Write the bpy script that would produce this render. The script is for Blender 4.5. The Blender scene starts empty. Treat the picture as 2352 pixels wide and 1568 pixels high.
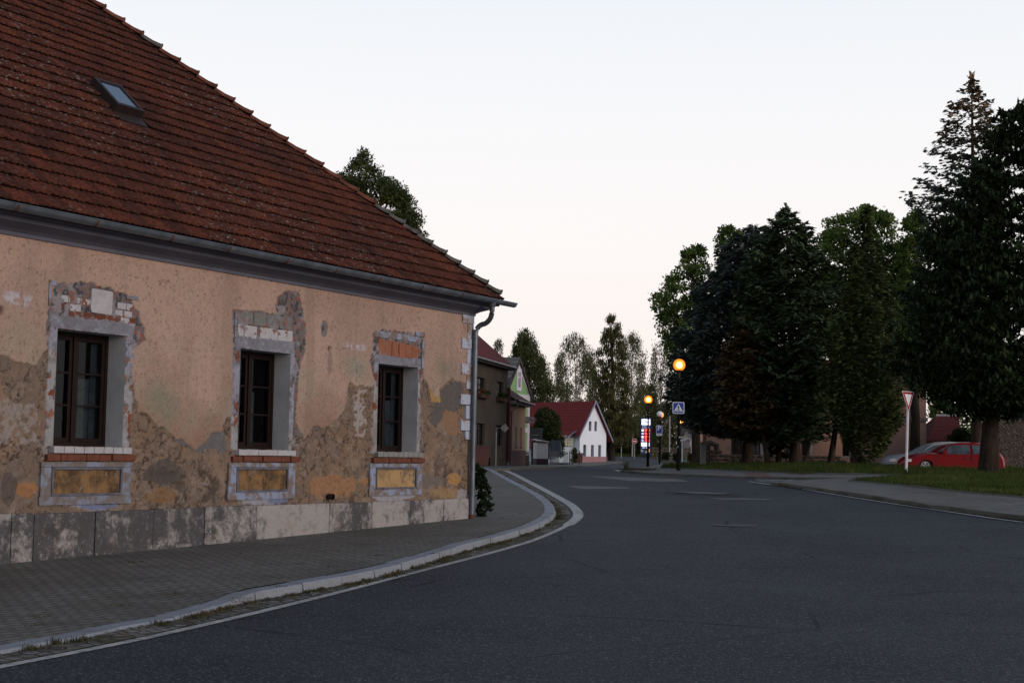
import bpy, bmesh, math, random
import numpy as np
from mathutils import Vector, Matrix
random.seed(7); RNG = np.random.default_rng(11)
PI = math.pi
S = bpy.context.scene
COL = S.collection
# ------------------------------------------------------------------ camera
CZ = 1.85
FPX = 3400.0                      # focal length in units of a 2352 px wide picture
TH = math.atan((1043-784)/FPX); RO = 0.017
R0 = np.array([1, 0, 0.]); U0 = np.array([0, -math.sin(TH), math.cos(TH)]); FW = np.array([0, math.cos(TH), math.sin(TH)])
RV = R0*math.cos(RO)+U0*math.sin(RO); UV_ = -R0*math.sin(RO)+U0*math.cos(RO)
cam = bpy.data.cameras.new('camera'); camo = bpy.data.objects.new('camera', cam); COL.objects.link(camo)
camo.matrix_world = Matrix(((RV[0], UV_[0], -FW[0], 0), (RV[1], UV_[1], -FW[1], 0), (RV[2], UV_[2], -FW[2], CZ), (0, 0, 0, 1)))
cam.sensor_width = 36; cam.lens = FPX/2352*36; cam.clip_end = 5000; cam.clip_start = 0.1
S.camera = camo
# ------------------------------------------------------------------ sky, sun, exposure
S.view_settings.view_transform = 'Standard'; S.view_settings.look = 'None'; S.view_settings.gamma = 1; S.view_settings.exposure = 0.0
S.render.film_transparent = False
SUN_EL = math.radians(14); SUN_AZ = math.radians(125)      # azimuth from +Y towards +X
W = bpy.data.worlds.new('World'); S.world = W; W.use_nodes = True
wt = W.node_tree; wt.nodes.clear()
wo = wt.nodes.new('ShaderNodeOutputWorld'); bg = wt.nodes.new('ShaderNodeBackground'); wt.links.new(bg.outputs[0], wo.inputs[0])
sky = wt.nodes.new('ShaderNodeTexSky'); sky.sky_type = 'NISHITA'; sky.sun_disc = False; sky.sun_elevation = SUN_EL; sky.sun_rotation = SUN_AZ
sky.air_density = 1.0; sky.dust_density = 2.0
hs = wt.nodes.new('ShaderNodeHueSaturation'); hs.inputs['Saturation'].default_value = 0.35; hs.inputs['Value'].default_value = .6
wt.links.new(sky.outputs[0], hs.inputs['Color'])
tc = wt.nodes.new('ShaderNodeTexCoord'); sx = wt.nodes.new('ShaderNodeSeparateXYZ'); wt.links.new(tc.outputs['Generated'], sx.inputs[0])
rp = wt.nodes.new('ShaderNodeValToRGB'); wt.links.new(sx.outputs['Z'], rp.inputs[0])
els = rp.color_ramp.elements
els[0].position = 0.0; els[0].color = (0.97, 0.84, 0.77, 1)
els[1].position = 1.0; els[1].color = (0.14, 0.21, 0.34, 1)
for p, c in ((0.06, (1.0, 0.905, 0.86)), (0.14, (1.0, 0.955, 0.94)), (0.22, (0.96, 0.955, 0.97)), (0.32, (0.87, 0.91, 0.965))):
    e = els.new(p); e.color = (*c, 1)
for p, c in ((0.45, (0.42, 0.52, 0.68)), (0.65, (0.21, 0.29, 0.43))):
    e = els.new(p); e.color = (*c, 1)
mlt = wt.nodes.new('ShaderNodeMix'); mlt.data_type = 'RGBA'; mlt.blend_type = 'ADD'; mlt.inputs[0].default_value = 0.0
sc_ = wt.nodes.new('ShaderNodeVectorMath'); sc_.operation = 'SCALE'; sc_.inputs['Scale'].default_value = 9.2
wt.links.new(rp.outputs[0], sc_.inputs[0])
# the evening sky is darker away from the afterglow (behind the photographer)
mr = wt.nodes.new('ShaderNodeMapRange'); wt.links.new(sx.outputs['Y'], mr.inputs['Value'])
mr.inputs['From Min'].default_value = -0.6; mr.inputs['From Max'].default_value = 0.75; mr.inputs['To Min'].default_value = 8.4; mr.inputs['To Max'].default_value = 9.6
wt.links.new(mr.outputs[0], sc_.inputs['Scale'])
mlt.inputs[0].default_value = 0.14
wt.links.new(sc_.outputs[0], mlt.inputs[6]); wt.links.new(hs.outputs[0], mlt.inputs[7])
wt.links.new(mlt.outputs[2], bg.inputs['Color']); bg.inputs['Strength'].default_value = 0.1
sl = bpy.data.lights.new('sun', 'SUN'); sl.energy = 1.5; sl.angle = math.radians(25); sl.color = (1.0, 0.84, 0.74)
so = bpy.data.objects.new('sun', sl); COL.objects.link(so)
sdir = Vector((math.sin(SUN_AZ)*math.cos(SUN_EL), math.cos(SUN_AZ)*math.cos(SUN_EL), math.sin(SUN_EL)))
so.rotation_euler = sdir.to_track_quat('Z', 'Y').to_euler(); so.location = sdir*300

# ------------------------------------------------------------------ measuring helpers
def ray(x, y): return FW+RV*(x-1176)/FPX-UV_*(y-784)/FPX
O3 = np.array([0, 0, CZ])
def at(x, y, Y):
    r = ray(x, y); return O3+r/r[1]*Y
YL = np.unique(np.concatenate([np.arange(-12, 62, 1.5), np.arange(62, 240, 4), np.array([240, 260, 280, 300, 350, 400, 600, 900, 1500, 2600])]))
_ty = [-20, 0, 12, 20, 31, 45, 62, 70, 90, 110, 130, 170, 220, 300, 400, 700, 2600]
_tz = [-1.86, -1.85, -1.83, -1.73, -1.46, -1.08, -0.75, -0.70, -0.78, -0.88, -0.88, -0.87, -0.45, 0.2, 1.2, 4, 20]
def _gs(Y):
    acc = 0
    for k in (-4, -2, 0, 2, 4): acc = acc+np.interp(Y+k, _ty, _tz)
    return acc/5
GL = _gs(YL)
def ss(x, a, b):
    t = np.clip((x-a)/(b-a), 0, 1); return t*t*(3-2*t)
def tz(X, Y): return np.interp(Y, YL, GL)+0.3*ss(X, 7, 16)*ss(Y, 40, 58)+CZ
def gp(x, y, off=0.0):
    r = ray(x, y); r = r/r[1]; lo = 5.0; Yv = lo
    while Yv < 600:
        P = O3+r*Yv
        if P[2] < tz(P[0], P[1])+off: break
        Yv += 0.5 if Yv < 80 else 2
    a, b = Yv-2, Yv
    for _ in range(30):
        m = (a+b)/2; P = O3+r*m
        if P[2] < tz(P[0], P[1])+off: b = m
        else: a = m
    return O3+r*b
def gpX(x, Y):   # ground point under pixel column x at distance Y
    r = ray(x, 1045); r = r/r[1]; X = r[0]*Y
    return np.array([X, Y, float(tz(X, Y))])
# facade frame of the old house
_n = math.hypot(.56, 1); FD = np.array([.56/_n, 1/_n, 0]); FN = np.array([FD[1], -FD[0], 0])
FC = ray(1080, 1100); FC = FC/FC[1]*31; FC[2] = 0
def wuv(x, y, off=0.0):
    r = ray(x, y); t = ((FC+FN*off)@FN)/(r@FN); p = r*t
    return ((p-FC)@FD, p[2]+CZ)
def wp(u, v, off=0.0): return FC+FD*u+FN*off+np.array([0, 0, v])

# ------------------------------------------------------------------ objects
def empty(name, loc, rz=0.0):
    o = bpy.data.objects.new(name, None); COL.objects.link(o); o.location = [float(q) for q in loc]; o.rotation_euler = (0, 0, rz); o.empty_display_size = .3; return o
def tag(o, label=None, cat=None, group=None, kind=None):
    if label: o['label'] = label
    if cat: o['category'] = cat
    if group: o['group'] = group
    if kind: o['kind'] = kind
    return o
def thing(name, label, cat, loc=(0, 0, 0), group=None, rz=0.0): return tag(empty(name, loc, rz), label, cat, group)
def par(o, p):
    """parts are modelled in world coordinates; undo the thing's own placement"""
    if p is not None:
        o.parent = p
        if p.parent is None: o.matrix_parent_inverse = Matrix.LocRotScale(p.location, p.rotation_euler, p.scale).inverted()
    return o
class MB:
    def __init__(s): s.v = []; s.f = []; s.mi = []
    def quad(s, a, b, c, d, m=0):
        i = len(s.v); s.v += [tuple(map(float, p)) for p in (a, b, c, d)]; s.f.append((i, i+1, i+2, i+3)); s.mi.append(m)
    def poly(s, pts, m=0):
        i = len(s.v); s.v += [tuple(map(float, p)) for p in pts]; s.f.append(tuple(range(i, i+len(pts)))); s.mi.append(m)
    def box(s, c, ax, ay, az, m=0):   # centre and three half-axis vectors
        c = np.array(c, float); ax, ay, az = (np.array(q, float) for q in (ax, ay, az))
        i = len(s.v)
        for sz in (-1, 1):
            for sx_, sy_ in ((-1, -1), (1, -1), (1, 1), (-1, 1)): s.v.append(tuple(c+ax*sx_+ay*sy_+az*sz))
        for f in ((3, 2, 1, 0), (4, 5, 6, 7), (0, 1, 5, 4), (1, 2, 6, 5), (2, 3, 7, 6), (3, 0, 4, 7)):
            s.f.append(tuple(i+k for k in f)); s.mi.append(m)
    def fbox(s, u0, u1, v0, v1, o0, o1, m=0):   # box in facade coordinates
        c = wp((u0+u1)/2, (v0+v1)/2, (o0+o1)/2); s.box(c, FD*(u1-u0)/2, FN*(o1-o0)/2, np.array([0, 0, (v1-v0)/2]), m)
    def tube(s, pts, rad, n=8, m=0, cap=True):
        pts = [np.array(p, float) for p in pts]
        if np.isscalar(rad): rad = [rad]*len(pts)
        i0 = len(s.v)
        for k, p in enumerate(pts):
            t = pts[min(k+1, len(pts)-1)]-pts[max(k-1, 0)]; t = t/(np.linalg.norm(t)+1e-9)
            a = np.cross(t, [0.0, 0, 1]) if abs(t[2]) < .9 else np.cross(t, [1.0, 0, 0])
            a /= np.linalg.norm(a); b = np.cross(t, a)
            for j in range(n):
                th = 2*PI*j/n; s.v.append(tuple(p+rad[k]*(a*math.cos(th)+b*math.sin(th))))
        for k in range(len(pts)-1):
            for j in range(n):
                s.f.append((i0+k*n+j, i0+k*n+(j+1) % n, i0+(k+1)*n+(j+1) % n, i0+(k+1)*n+j)); s.mi.append(m)
        if cap:
            s.f.append(tuple(i0+j for j in range(n))[::-1]); s.mi.append(m)
            s.f.append(tuple(i0+(len(pts)-1)*n+j for j in range(n))); s.mi.append(m)
    def lathe(s, c, prof, n=20, m=0):
        i0 = len(s.v); c = np.array(c, float)
        for r, z in prof:
            for j in range(n):
                th = 2*PI*j/n; s.v.append((c[0]+r*math.cos(th), c[1]+r*math.sin(th), c[2]+z))
        for k in range(len(prof)-1):
            for j in range(n):
                s.f.append((i0+k*n+j, i0+k*n+(j+1) % n, i0+(k+1)*n+(j+1) % n, i0+(k+1)*n+j)); s.mi.append(m)
    def prism(s, pts, vec, m=0):
        pts = [np.array(p, float) for p in pts]; vec = np.array(vec, float); n = len(pts); i = len(s.v)
        s.v += [tuple(p) for p in pts]+[tuple(p+vec) for p in pts]
        s.f.append(tuple(range(i, i+n))[::-1]); s.mi.append(m); s.f.append(tuple(range(i+n, i+2*n))); s.mi.append(m)
        for k in range(n): s.f.append((i+k, i+(k+1) % n, i+n+(k+1) % n, i+n+k)); s.mi.append(m)
    def build(s, name, mats, parent=None, smooth=False, fixn=True):
        me = bpy.data.meshes.new(name); me.from_pydata(s.v, [], s.f); me.update()
        if not isinstance(mats, (list, tuple)): mats = [mats]
        for q in mats: me.materials.append(q)
        if len(mats) > 1: me.polygons.foreach_set('material_index', s.mi)
        if fixn:
            bm = bmesh.new(); bm.from_mesh(me); bmesh.ops.recalc_face_normals(bm, faces=bm.faces); bm.to_mesh(me); bm.free()
        if smooth:
            me.polygons.foreach_set('use_smooth', [True]*len(me.polygons))
            try: me.set_sharp_from_angle(angle=math.radians(40))
            except Exception: pass
        o = bpy.data.objects.new(name, me); COL.objects.link(o); return par(o, parent)
def np_mesh(name, V, F, mats, parent=None, smooth=False, col=None, mi=None, uv=None):
    """V (n,3), F (m,4) arrays"""
    me = bpy.data.meshes.new(name); V = np.asarray(V, np.float32); F = np.asarray(F, np.int32); k = F.shape[1]
    me.vertices.add(len(V)); me.vertices.foreach_set('co', V.ravel())
    me.loops.add(F.size); me.loops.foreach_set('vertex_index', F.ravel())
    me.polygons.add(len(F)); me.polygons.foreach_set('loop_start', np.arange(0, F.size, k, dtype=np.int32)); me.polygons.foreach_set('loop_total', np.full(len(F), k, np.int32))
    me.update(calc_edges=True)
    if not isinstance(mats, (list, tuple)): mats = [mats]
    for q in mats: me.materials.append(q)
    if mi is not None: me.polygons.foreach_set('material_index', np.asarray(mi, np.int32))
    if smooth: me.polygons.foreach_set('use_smooth', np.ones(len(F), bool))
    if col is not None:
        ca = me.color_attributes.new('alb', 'FLOAT_COLOR', 'POINT'); c4 = np.ones((len(V), 4), np.float32); c4[:, :3] = col; ca.data.foreach_set('color', c4.ravel())
    if uv is not None:
        ul = me.uv_layers.new(name='tile'); ul.data.foreach_set('uv', np.asarray(uv, np.float32).ravel())
    o = bpy.data.objects.new(name, me); COL.objects.link(o); return par(o, parent)

# ------------------------------------------------------------------ numpy noise
def _h(ix, iy, s):
    n = (ix.astype(np.int64)*374761393+iy.astype(np.int64)*668265263+s*974634777) & 0xffffffff
    n = ((n ^ (n >> 13))*1274126177) & 0xffffffff
    return ((n ^ (n >> 16)) & 0xffff)/65535.0
def vn(x, y, s=0):
    ix = np.floor(x); iy = np.floor(y); fx = x-ix; fy = y-iy; fx = fx*fx*(3-2*fx); fy = fy*fy*(3-2*fy)
    a = _h(ix, iy, s); b = _h(ix+1, iy, s); c = _h(ix, iy+1, s); d = _h(ix+1, iy+1, s)
    return (a*(1-fx)+b*fx)*(1-fy)+(c*(1-fx)+d*fx)*fy
def fbm(x, y, sc, oc=4, s=0, g=.5):
    r = 0; a = 1; t = 0
    for k in range(oc): r = r+a*vn(x*sc+k*17.3, y*sc-k*9.1, s+k); t += a; a *= g; sc *= 2.03
    return r/t
def inpoly(poly, X, Y):
    ins = np.zeros(X.shape, bool); n = len(poly); j = n-1
    for i in range(n):
        xi, yi = poly[i]; xj, yj = poly[j]
        c = ((yi > Y) != (yj > Y)) & (X < (xj-xi)*(Y-yi)/(yj-yi+1e-12)+xi)
        ins ^= c; j = i
    return ins

# ------------------------------------------------------------------ materials
class M:
    def __init__(s, name, rough=.8, spec=.3):
        s.m = bpy.data.materials.new(name); s.m.use_nodes = True; s.t = s.m.node_tree; s.t.nodes.clear()
        s.out = s.n('ShaderNodeOutputMaterial'); s.b = s.n('ShaderNodeBsdfPrincipled'); s.l(s.b.outputs[0], s.out.inputs[0])
        s.b.inputs['Roughness'].default_value = rough; s.b.inputs['Specular IOR Level'].default_value = spec
        s._c = None
    def n(s, t): return s.t.nodes.new(t)
    def l(s, a, b): s.t.links.new(a, b)
    def put(s, sock, v):
        if hasattr(v, 'is_output'): s.l(v, sock)
        elif isinstance(v, (tuple, list)) and len(v) == 3 and sock.type == 'RGBA': sock.default_value = (*v, 1)
        else: sock.default_value = v
    def co(s, kind='Object'):
        if s._c is None: s._c = s.n('ShaderNodeTexCoord')
        return s._c.outputs[kind]
    def map(s, vec, scale=(1, 1, 1), rot=(0, 0, 0)):
        q = s.n('ShaderNodeMapping'); s.l(vec, q.inputs[0]); q.inputs['Scale'].default_value = scale; q.inputs['Rotation'].default_value = rot; return q.outputs[0]
    def noise(s, scale, detail=4, rough=.55, vec=None, dist=0.0, color=False):
        q = s.n('ShaderNodeTexNoise'); s.l(vec or s.co(), q.inputs['Vector']); q.inputs['Scale'].default_value = scale; q.inputs['Detail'].default_value = detail
        q.inputs['Roughness'].default_value = rough; q.inputs['Distortion'].default_value = dist; return q.outputs[1 if color else 0]
    def vor(s, scale, feature='F1', vec=None, out=0, rnd=1.0):
        q = s.n('ShaderNodeTexVoronoi'); q.feature = feature; s.l(vec or s.co(), q.inputs['Vector']); q.inputs['Scale'].default_value = scale; q.inputs['Randomness'].default_value = rnd; return q.outputs[out]
    def ramp(s, f, *st, interp='LINEAR'):
        q = s.n('ShaderNodeValToRGB'); q.color_ramp.interpolation = interp; e = q.color_ramp.elements
        fix = lambda c: (c, c, c, 1) if not isinstance(c, (tuple, list)) else (*c, 1)
        e[0].position, e[0].color = st[0][0], fix(st[0][1]); e[1].position, e[1].color = st[-1][0], fix(st[-1][1])
        for p, c in st[1:-1]: k = e.new(p); k.color = fix(c)
        s.put(q.inputs[0], f); return q.outputs[0]
    def mix(s, a, b, f, mode='MIX'):
        q = s.n('ShaderNodeMix'); q.data_type = 'RGBA'; q.blend_type = mode; s.put(q.inputs[0], f); s.put(q.inputs[6], a); s.put(q.inputs[7], b); return q.outputs[2]
    def math(s, op, a, b=0.0, c=None):
        q = s.n('ShaderNodeMath'); q.operation = op; s.put(q.inputs[0], a); s.put(q.inputs[1], b)
        if c is not None: s.put(q.inputs[2], c)
        return q.outputs[0]
    def bump(s, h, strength=.5, dist=.01):
        q = s.n('ShaderNodeBump'); q.inputs['Strength'].default_value = strength; q.inputs['Distance'].default_value = dist; s.l(h, q.inputs['Height']); s.l(q.outputs[0], s.b.inputs['Normal']); return s
    def col(s, c): s.put(s.b.inputs['Base Color'], c); return s
def flat(name, c, rough=.7, spec=.3, var=.25, scale=6, metal=0.0, bump=0.0):
    m = M(name, rough, spec); n = m.noise(scale, 5)
    m.col(m.mix(tuple(q*(1-var) for q in c), tuple(min(1, q*(1+var)) for q in c), m.ramp(n, (.3, 0.), (.7, 1.))))
    m.b.inputs['Metallic'].default_value = metal
    if bump: m.bump(m.noise(scale*6, 4), bump, .01)
    return m.m
def emis(name, c, st):
    m = M(name); m.col(c); m.put(m.b.inputs['Emission Color'], c); m.b.inputs['Emission Strength'].default_value = st; return m.m

def mat_asphalt():
    m = M('asphalt', .85, .2); v = m.co()
    big = m.noise(.28, 5, .65); mid = m.noise(2.2, 4, .6); fine = m.noise(30, 3, .7); sp = m.vor(42, out=1); sp2 = m.vor(90, out=1)
    spv = m.n('ShaderNodeSeparateColor'); m.l(sp, spv.inputs[0]); spw = m.n('ShaderNodeSeparateColor'); m.l(sp2, spw.inputs[0])
    base = m.mix((.0135, .0175, .0235), (.037, .043, .053), m.ramp(big, (.34, 0.), (.66, 1.)))
    base = m.mix(base, (.027, .031, .037), m.ramp(mid, (.45, 0.), (.7, .55)))
    base = m.mix(base, (.010, .011, .014), m.ramp(fine, (.38, .8), (.55, 0.)))
    base = m.mix(base, (.13, .13, .135), m.ramp(spv.outputs[0], (.88, 0.), (.98, .75)))
    base = m.mix(base, (.10, .085, .07), m.ramp(spv.outputs[1], (.95, 0.), (.99, .6)))
    base = m.mix(base, (.12, .12, .125), m.ramp(spw.outputs[0], (.85, 0.), (.97, .6)))
    wv = m.mix(v, m.noise(1.1, 6, .75, color=True), .22)
    crm = m.ramp(m.vor(.30, 'DISTANCE_TO_EDGE', vec=wv), (0., 1.), (.009, .0)); gate = m.ramp(m.noise(.17, 3), (.46, 0.), (.54, 1.))
    crn = m.ramp(m.vor(1.1, 'DISTANCE_TO_EDGE', vec=wv), (0., 1.), (.010, .0)); gat2 = m.ramp(m.noise(.14, 3, vec=m.map(v, (1, 1, 1), (0, 0, 1.3))), (.57, 0.), (.62, .8))
    base = m.mix(base, (.005, .005, .006), m.math('MAXIMUM', m.math('MULTIPLY', crm, gate), m.math('MULTIPLY', crn, gat2)))
    tar = m.ramp(m.noise(.5, 6, .7, dist=.8), (.63, 0.), (.70, .55)); base = m.mix(base, (.011, .012, .015), tar)
    m.col(base); m.put(m.b.inputs['Roughness'], m.ramp(fine, (.3, .7), (.7, .92)))
    m.bump(m.math('ADD', m.vor(42), m.math('MULTIPLY', fine, 1.2)), .9, .012); return m.m
def mat_paving(name, c1, c2, rz, joint=(.018, .017, .014), sx_=1.0):
    m = M(name, .85, .25); v = m.map(m.co(), rot=(0, 0, rz))
    s = m.n('ShaderNodeSeparateXYZ'); m.l(v, s.inputs[0])
    w = m.math('MULTIPLY', m.math('SINE', m.math('MULTIPLY', s.outputs[0], 2*PI/.2)), .012)
    cb = m.n('ShaderNodeCombineXYZ'); m.l(s.outputs[0], cb.inputs[0]); m.l(m.math('ADD', s.outputs[1], w), cb.inputs[1])
    br = m.n('ShaderNodeTexBrick'); m.l(cb.outputs[0], br.inputs['Vector']); br.inputs['Scale'].default_value = 1
    br.inputs['Brick Width'].default_value = .2*sx_; br.inputs['Row Height'].default_value = .14*sx_; br.inputs['Mortar Size'].default_value = .011; br.inputs['Mortar Smooth'].default_value = .4
    br.inputs['Color1'].default_value = (*c1, 1); br.inputs['Color2'].default_value = (*c2, 1); br.inputs['Mortar'].default_value = (*joint, 1)
    n = m.noise(1.3, 5, .6); c = m.mix(br.outputs[0], (.045, .045, .035), m.ramp(n, (.45, 0.), (.72, .55))); c = m.mix(c, (.06, .055, .045), m.ramp(m.noise(.35, 4, .6), (.45, 0.), (.65, .45)))
    c = m.mix(c, m.mix(c, (0.5, .48, .44), .5), m.ramp(m.noise(60, 2), (.6, 0.), (.8, .5)))
    c = m.mix(c, (.03, .04, .012), m.math('MULTIPLY', br.outputs['Fac'], m.ramp(m.noise(.8, 4), (.5, 0.), (.62, .8))))
    m.col(c); m.bump(m.math('SUBTRACT', m.math('MULTIPLY', m.noise(45, 3), .25), br.outputs['Fac']), .8, .012); return m.m
def mat_granite():
    m = M('granite_kerb', .8, .3); n = m.noise(70, 3, .7); b = m.noise(1.1, 4)
    c = m.mix((.13, .143, .165), (.27, .29, .32), m.ramp(n, (.35, 0.), (.65, 1.))); c = m.mix(c, (.11, .105, .09), m.ramp(b, (.52, 0.), (.7, .55)))
    m.col(c); m.bump(n, .4, .004); return m.m
def mat_old_kerb():
    m = M('old_kerb', .9, .2); n = m.noise(30, 4, .7); b = m.noise(.9, 5)
    c = m.mix((.07, .065, .05), (.16, .15, .125), m.ramp(n, (.35, 0.), (.65, 1.))); c = m.mix(c, (.045, .045, .025), m.ramp(b, (.5, 0.), (.66, .7)))
    m.col(c); m.bump(n, .8, .012); return m.m
def mat_paint(name, c=(.45, .44, .41), wear=(.40, .62), wc=(.045, .045, .047)):
    m = M(name, .75, .3); n = m.noise(9, 6, .75); f = m.noise(55, 3, .7); k = m.noise(.5, 2)
    w = m.math('ADD', m.math('MULTIPLY', n, .55), m.math('ADD', m.math('MULTIPLY', f, .3), m.math('MULTIPLY', k, .15)))
    m.col(m.mix(wc, m.mix(c, tuple(q*.75 for q in c), n), m.ramp(w, (wear[0], 0.), (wear[1], 1.)))); m.bump(f, .3, .004); return m.m
def mat_cobble():
    m = M('gutter_cobbles', .85, .25); v = m.map(m.co(), rot=(0, 0, .6))
    d = m.vor(6.5, 'DISTANCE_TO_EDGE', vec=v, rnd=.55); cid = m.vor(6.5, vec=v, out=1, rnd=.55)
    sp = m.n('ShaderNodeSeparateColor'); m.l(cid, sp.inputs[0])
    c = m.mix((.06, .058, .052), (.19, .18, .165), sp.outputs[0]); c = m.mix((.02, .02, .012), c, m.ramp(d, (.02, 0.), (.1, 1.)))
    c = m.mix(c, (.045, .04, .018), m.ramp(m.noise(1.6, 5), (.45, 0.), (.58, .9)))
    m.col(c); m.bump(m.math('ADD', m.ramp(d, (0., 0.), (.15, 1.)), m.math('MULTIPLY', m.noise(40), .3)), 1., .02); return m.m
def mat_soil(name='grass_soil', a=(.018, .028, .006), b=(.045, .06, .012)):
    m = M(name, .95, .1); n = m.noise(2.5, 6, .7); f = m.noise(25, 4, .7)
    m.col(m.mix(m.mix(a, b, m.ramp(n, (.3, 0.), (.7, 1.))), tuple(q*.5 for q in a), m.ramp(f, (.4, .7), (.6, 0.)))); m.bump(f, .9, .05); return m.m
def mat_leaf(name, cols, rough=.7, sc=.9, trans=.25, fine=4.0):
    m = M(name, rough, .15); a = m.n('ShaderNodeAttribute'); a.attribute_name = 'alb'
    n = m.noise(sc, 3, .6); f = m.noise(fine, 2, .6)
    k = m.math('ADD', m.math('MULTIPLY', n, .7), m.math('MULTIPLY', f, .3))
    st = [(.32+.36*i/(len(cols)-1), c) for i, c in enumerate(cols)]
    c = m.ramp(k, *st); c = m.mix(c, a.outputs[0], 1.0, 'MULTIPLY')
    m.col(c)
    tr = m.n('ShaderNodeBsdfTranslucent'); m.l(c, tr.inputs[0]); mx = m.n('ShaderNodeMixShader'); mx.inputs[0].default_value = trans
    m.l(m.b.outputs[0], mx.inputs[1]); m.l(tr.outputs[0], mx.inputs[2]); m.l(mx.outputs[0], m.out.inputs[0]); return m.m
def mat_bark(name, a=(.02, .014, .01), b=(.06, .045, .035)):
    m = M(name, .95, .1); n = m.noise(6, 6, .7, vec=m.map(m.co(), (1, 1, .25))); m.col(m.mix(a, b, m.ramp(n, (.35, 0.), (.65, 1.)))); m.bump(n, 1., .04); return m.m
def mat_vcol(name, rough=.9, bumpsc=90, bs=.5, amp=.25):
    m = M(name, rough, .15); a = m.n('ShaderNodeAttribute'); a.attribute_name = 'alb'
    n = m.noise(bumpsc, 4, .75); k = m.noise(14, 5, .65)
    c = m.mix(a.outputs[0], m.ramp(m.math('ADD', m.math('MULTIPLY', n, .6), m.math('MULTIPLY', k, .4)), (.36, 1-amp*1.6), (.5, .92), (.64, 1.)), 1.0, 'MULTIPLY')
    m.col(c); m.bump(m.math('ADD', n, k), bs, .012); return m.m
def mat_roof_tile(name, cols, lichen=.5):
    m = M(name, .9, .12); uv = m.n('ShaderNodeUVMap'); uv.uv_map = 'tile'
    fl = m.n('ShaderNodeVectorMath'); fl.operation = 'FLOOR'; m.l(uv.outputs[0], fl.inputs[0])
    wn = m.n('ShaderNodeTexWhiteNoise'); wn.noise_dimensions = '2D'; m.l(fl.outputs[0], wn.inputs[0])
    k = m.math('ADD', m.math('MULTIPLY', wn.outputs[0], .33), m.math('MULTIPLY', m.noise(.6, 5, .65), .67))
    c = m.ramp(k, *[(.18+.6*i/(len(cols)-1), q) for i, q in enumerate(cols)])
    c = m.mix(c, tuple(q*.35 for q in cols[0]), m.ramp(m.noise(22, 5, .7), (.42, .7), (.62, 0.)))
    g = m.noise(.45, 2); ln = m.noise(13, 3, .6)
    lm = m.math('MULTIPLY', m.ramp(ln, (.60, 0.), (.66, 1.)), m.ramp(g, (.46, .12), (.60, lichen)))
    c = m.mix(c, (.17, .18, .17), lm)
    m.col(c); m.bump(m.noise(60, 4), .5, .006); return m.m
def mat_rows(name, a, b, pitch=.3, axis='z', rough=.85):
    """far roofs: courses as a bump and a dark joint across the slope"""
    m = M(name, rough, .15); s = m.n('ShaderNodeSeparateXYZ'); m.l(m.co(), s.inputs[0])
    w = m.math('FRACT', m.math('MULTIPLY', s.outputs[2], 1/pitch)); n = m.noise(3, 5, .7); f = m.noise(14, 3)
    c = m.mix(a, b, m.ramp(n, (.3, 0.), (.7, 1.))); c = m.mix(c, tuple(q*.35 for q in a), m.ramp(w, (.0, .8), (.2, 0.)))
    c = m.mix(c, tuple(q*.5 for q in a), m.ramp(f, (.4, .5), (.6, 0.))); m.col(c); m.bump(w, .6, .03); return m.m
def mat_stonewall(name, sc=3.2, cols=((.05, .045, .04), (.13, .115, .1)), mortar=(.025, .023, .02)):
    m = M(name, .95, .1); v = m.map(m.co(), (1, 1, 1.7)); d = m.vor(sc, 'DISTANCE_TO_EDGE', vec=v); ci = m.vor(sc, vec=v, out=1)
    sp = m.n('ShaderNodeSeparateColor'); m.l(ci, sp.inputs[0])
    c = m.mix(cols[0], cols[1], sp.outputs[0]); c = m.mix(c, tuple(q*.6 for q in cols[0]), m.ramp(m.noise(9, 4), (.4, .6), (.6, 0.))); c = m.mix(mortar, c, m.ramp(d, (.02, 0.), (.09, 1.)))
    m.col(c); m.bump(m.ramp(d, (0., 0.), (.2, 1.)), 1., .05); return m.m
def mat_render(name, c, rough=.9, dirt=.35, sc=1.2):
    m = M(name, rough, .15); n = m.noise(sc, 6, .65); f = m.noise(40, 3, .7)
    q = m.mix(c, tuple(k*.62 for k in c), m.ramp(n, (.42, 0.), (.75, dirt*1.6))); q = m.mix(q, tuple(k*.8 for k in c), m.ramp(f, (.4, .6), (.6, 0.)))
    m.col(q); m.bump(f, .5, .015); return m.m
def mat_glass(name='window_glass', c=(.012, .014, .016), rough=.12, spec=.35):
    m = M(name, rough, spec); m.col(m.mix(c, tuple(q*2.2 for q in c), m.noise(1.5, 2))); return m.m

ASPH = mat_asphalt(); RZ = -math.atan2(FD[1], FD[0])
PAVE = mat_paving('paving_blocks', (.115, .108, .098), (.15, .142, .13), RZ)
PAVE2 = mat_paving('island_blocks', (.13, .125, .12), (.17, .165, .155), .12)
PAVER = mat_paving('red_blocks', (.15, .06, .05), (.19, .08, .065), .12)
GRAN = mat_granite(); OKERB = mat_old_kerb(); COB = mat_cobble()
LINE = mat_paint('edge_line_paint', (.50, .49, .46), (.38, .56)); WORN = mat_paint('worn_paint', (.22, .215, .205), (.42, .6))
ZPAINT = mat_paint('faded_paint', (.17, .165, .155), (.44, .6))
SOIL = mat_soil(); DIRT = mat_soil('verge_soil', (.03, .028, .018), (.07, .065, .04))
DARKMETAL = flat('dark_metal', (.012, .012, .013), .5, .4); ZINC = flat('zinc', (.105, .122, .145), .42, .4, .35, 3, .45); GALV = flat('galvanised', (.25, .26, .27), .55, .4, .15, 5, .4)
RUST = flat('rusty_iron', (.09, .035, .02), .8, .2)
WHITEP = flat('white_paint', (.75, .75, .78), .5, .4, .08)
WOODBR = flat('brown_window_wood', (.010, .0045, .0035), .55, .15, .3, 12)
GLASS = mat_glass(); DARKIN = flat('dark_room', (.006, .006, .006), .9, .05)
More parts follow.
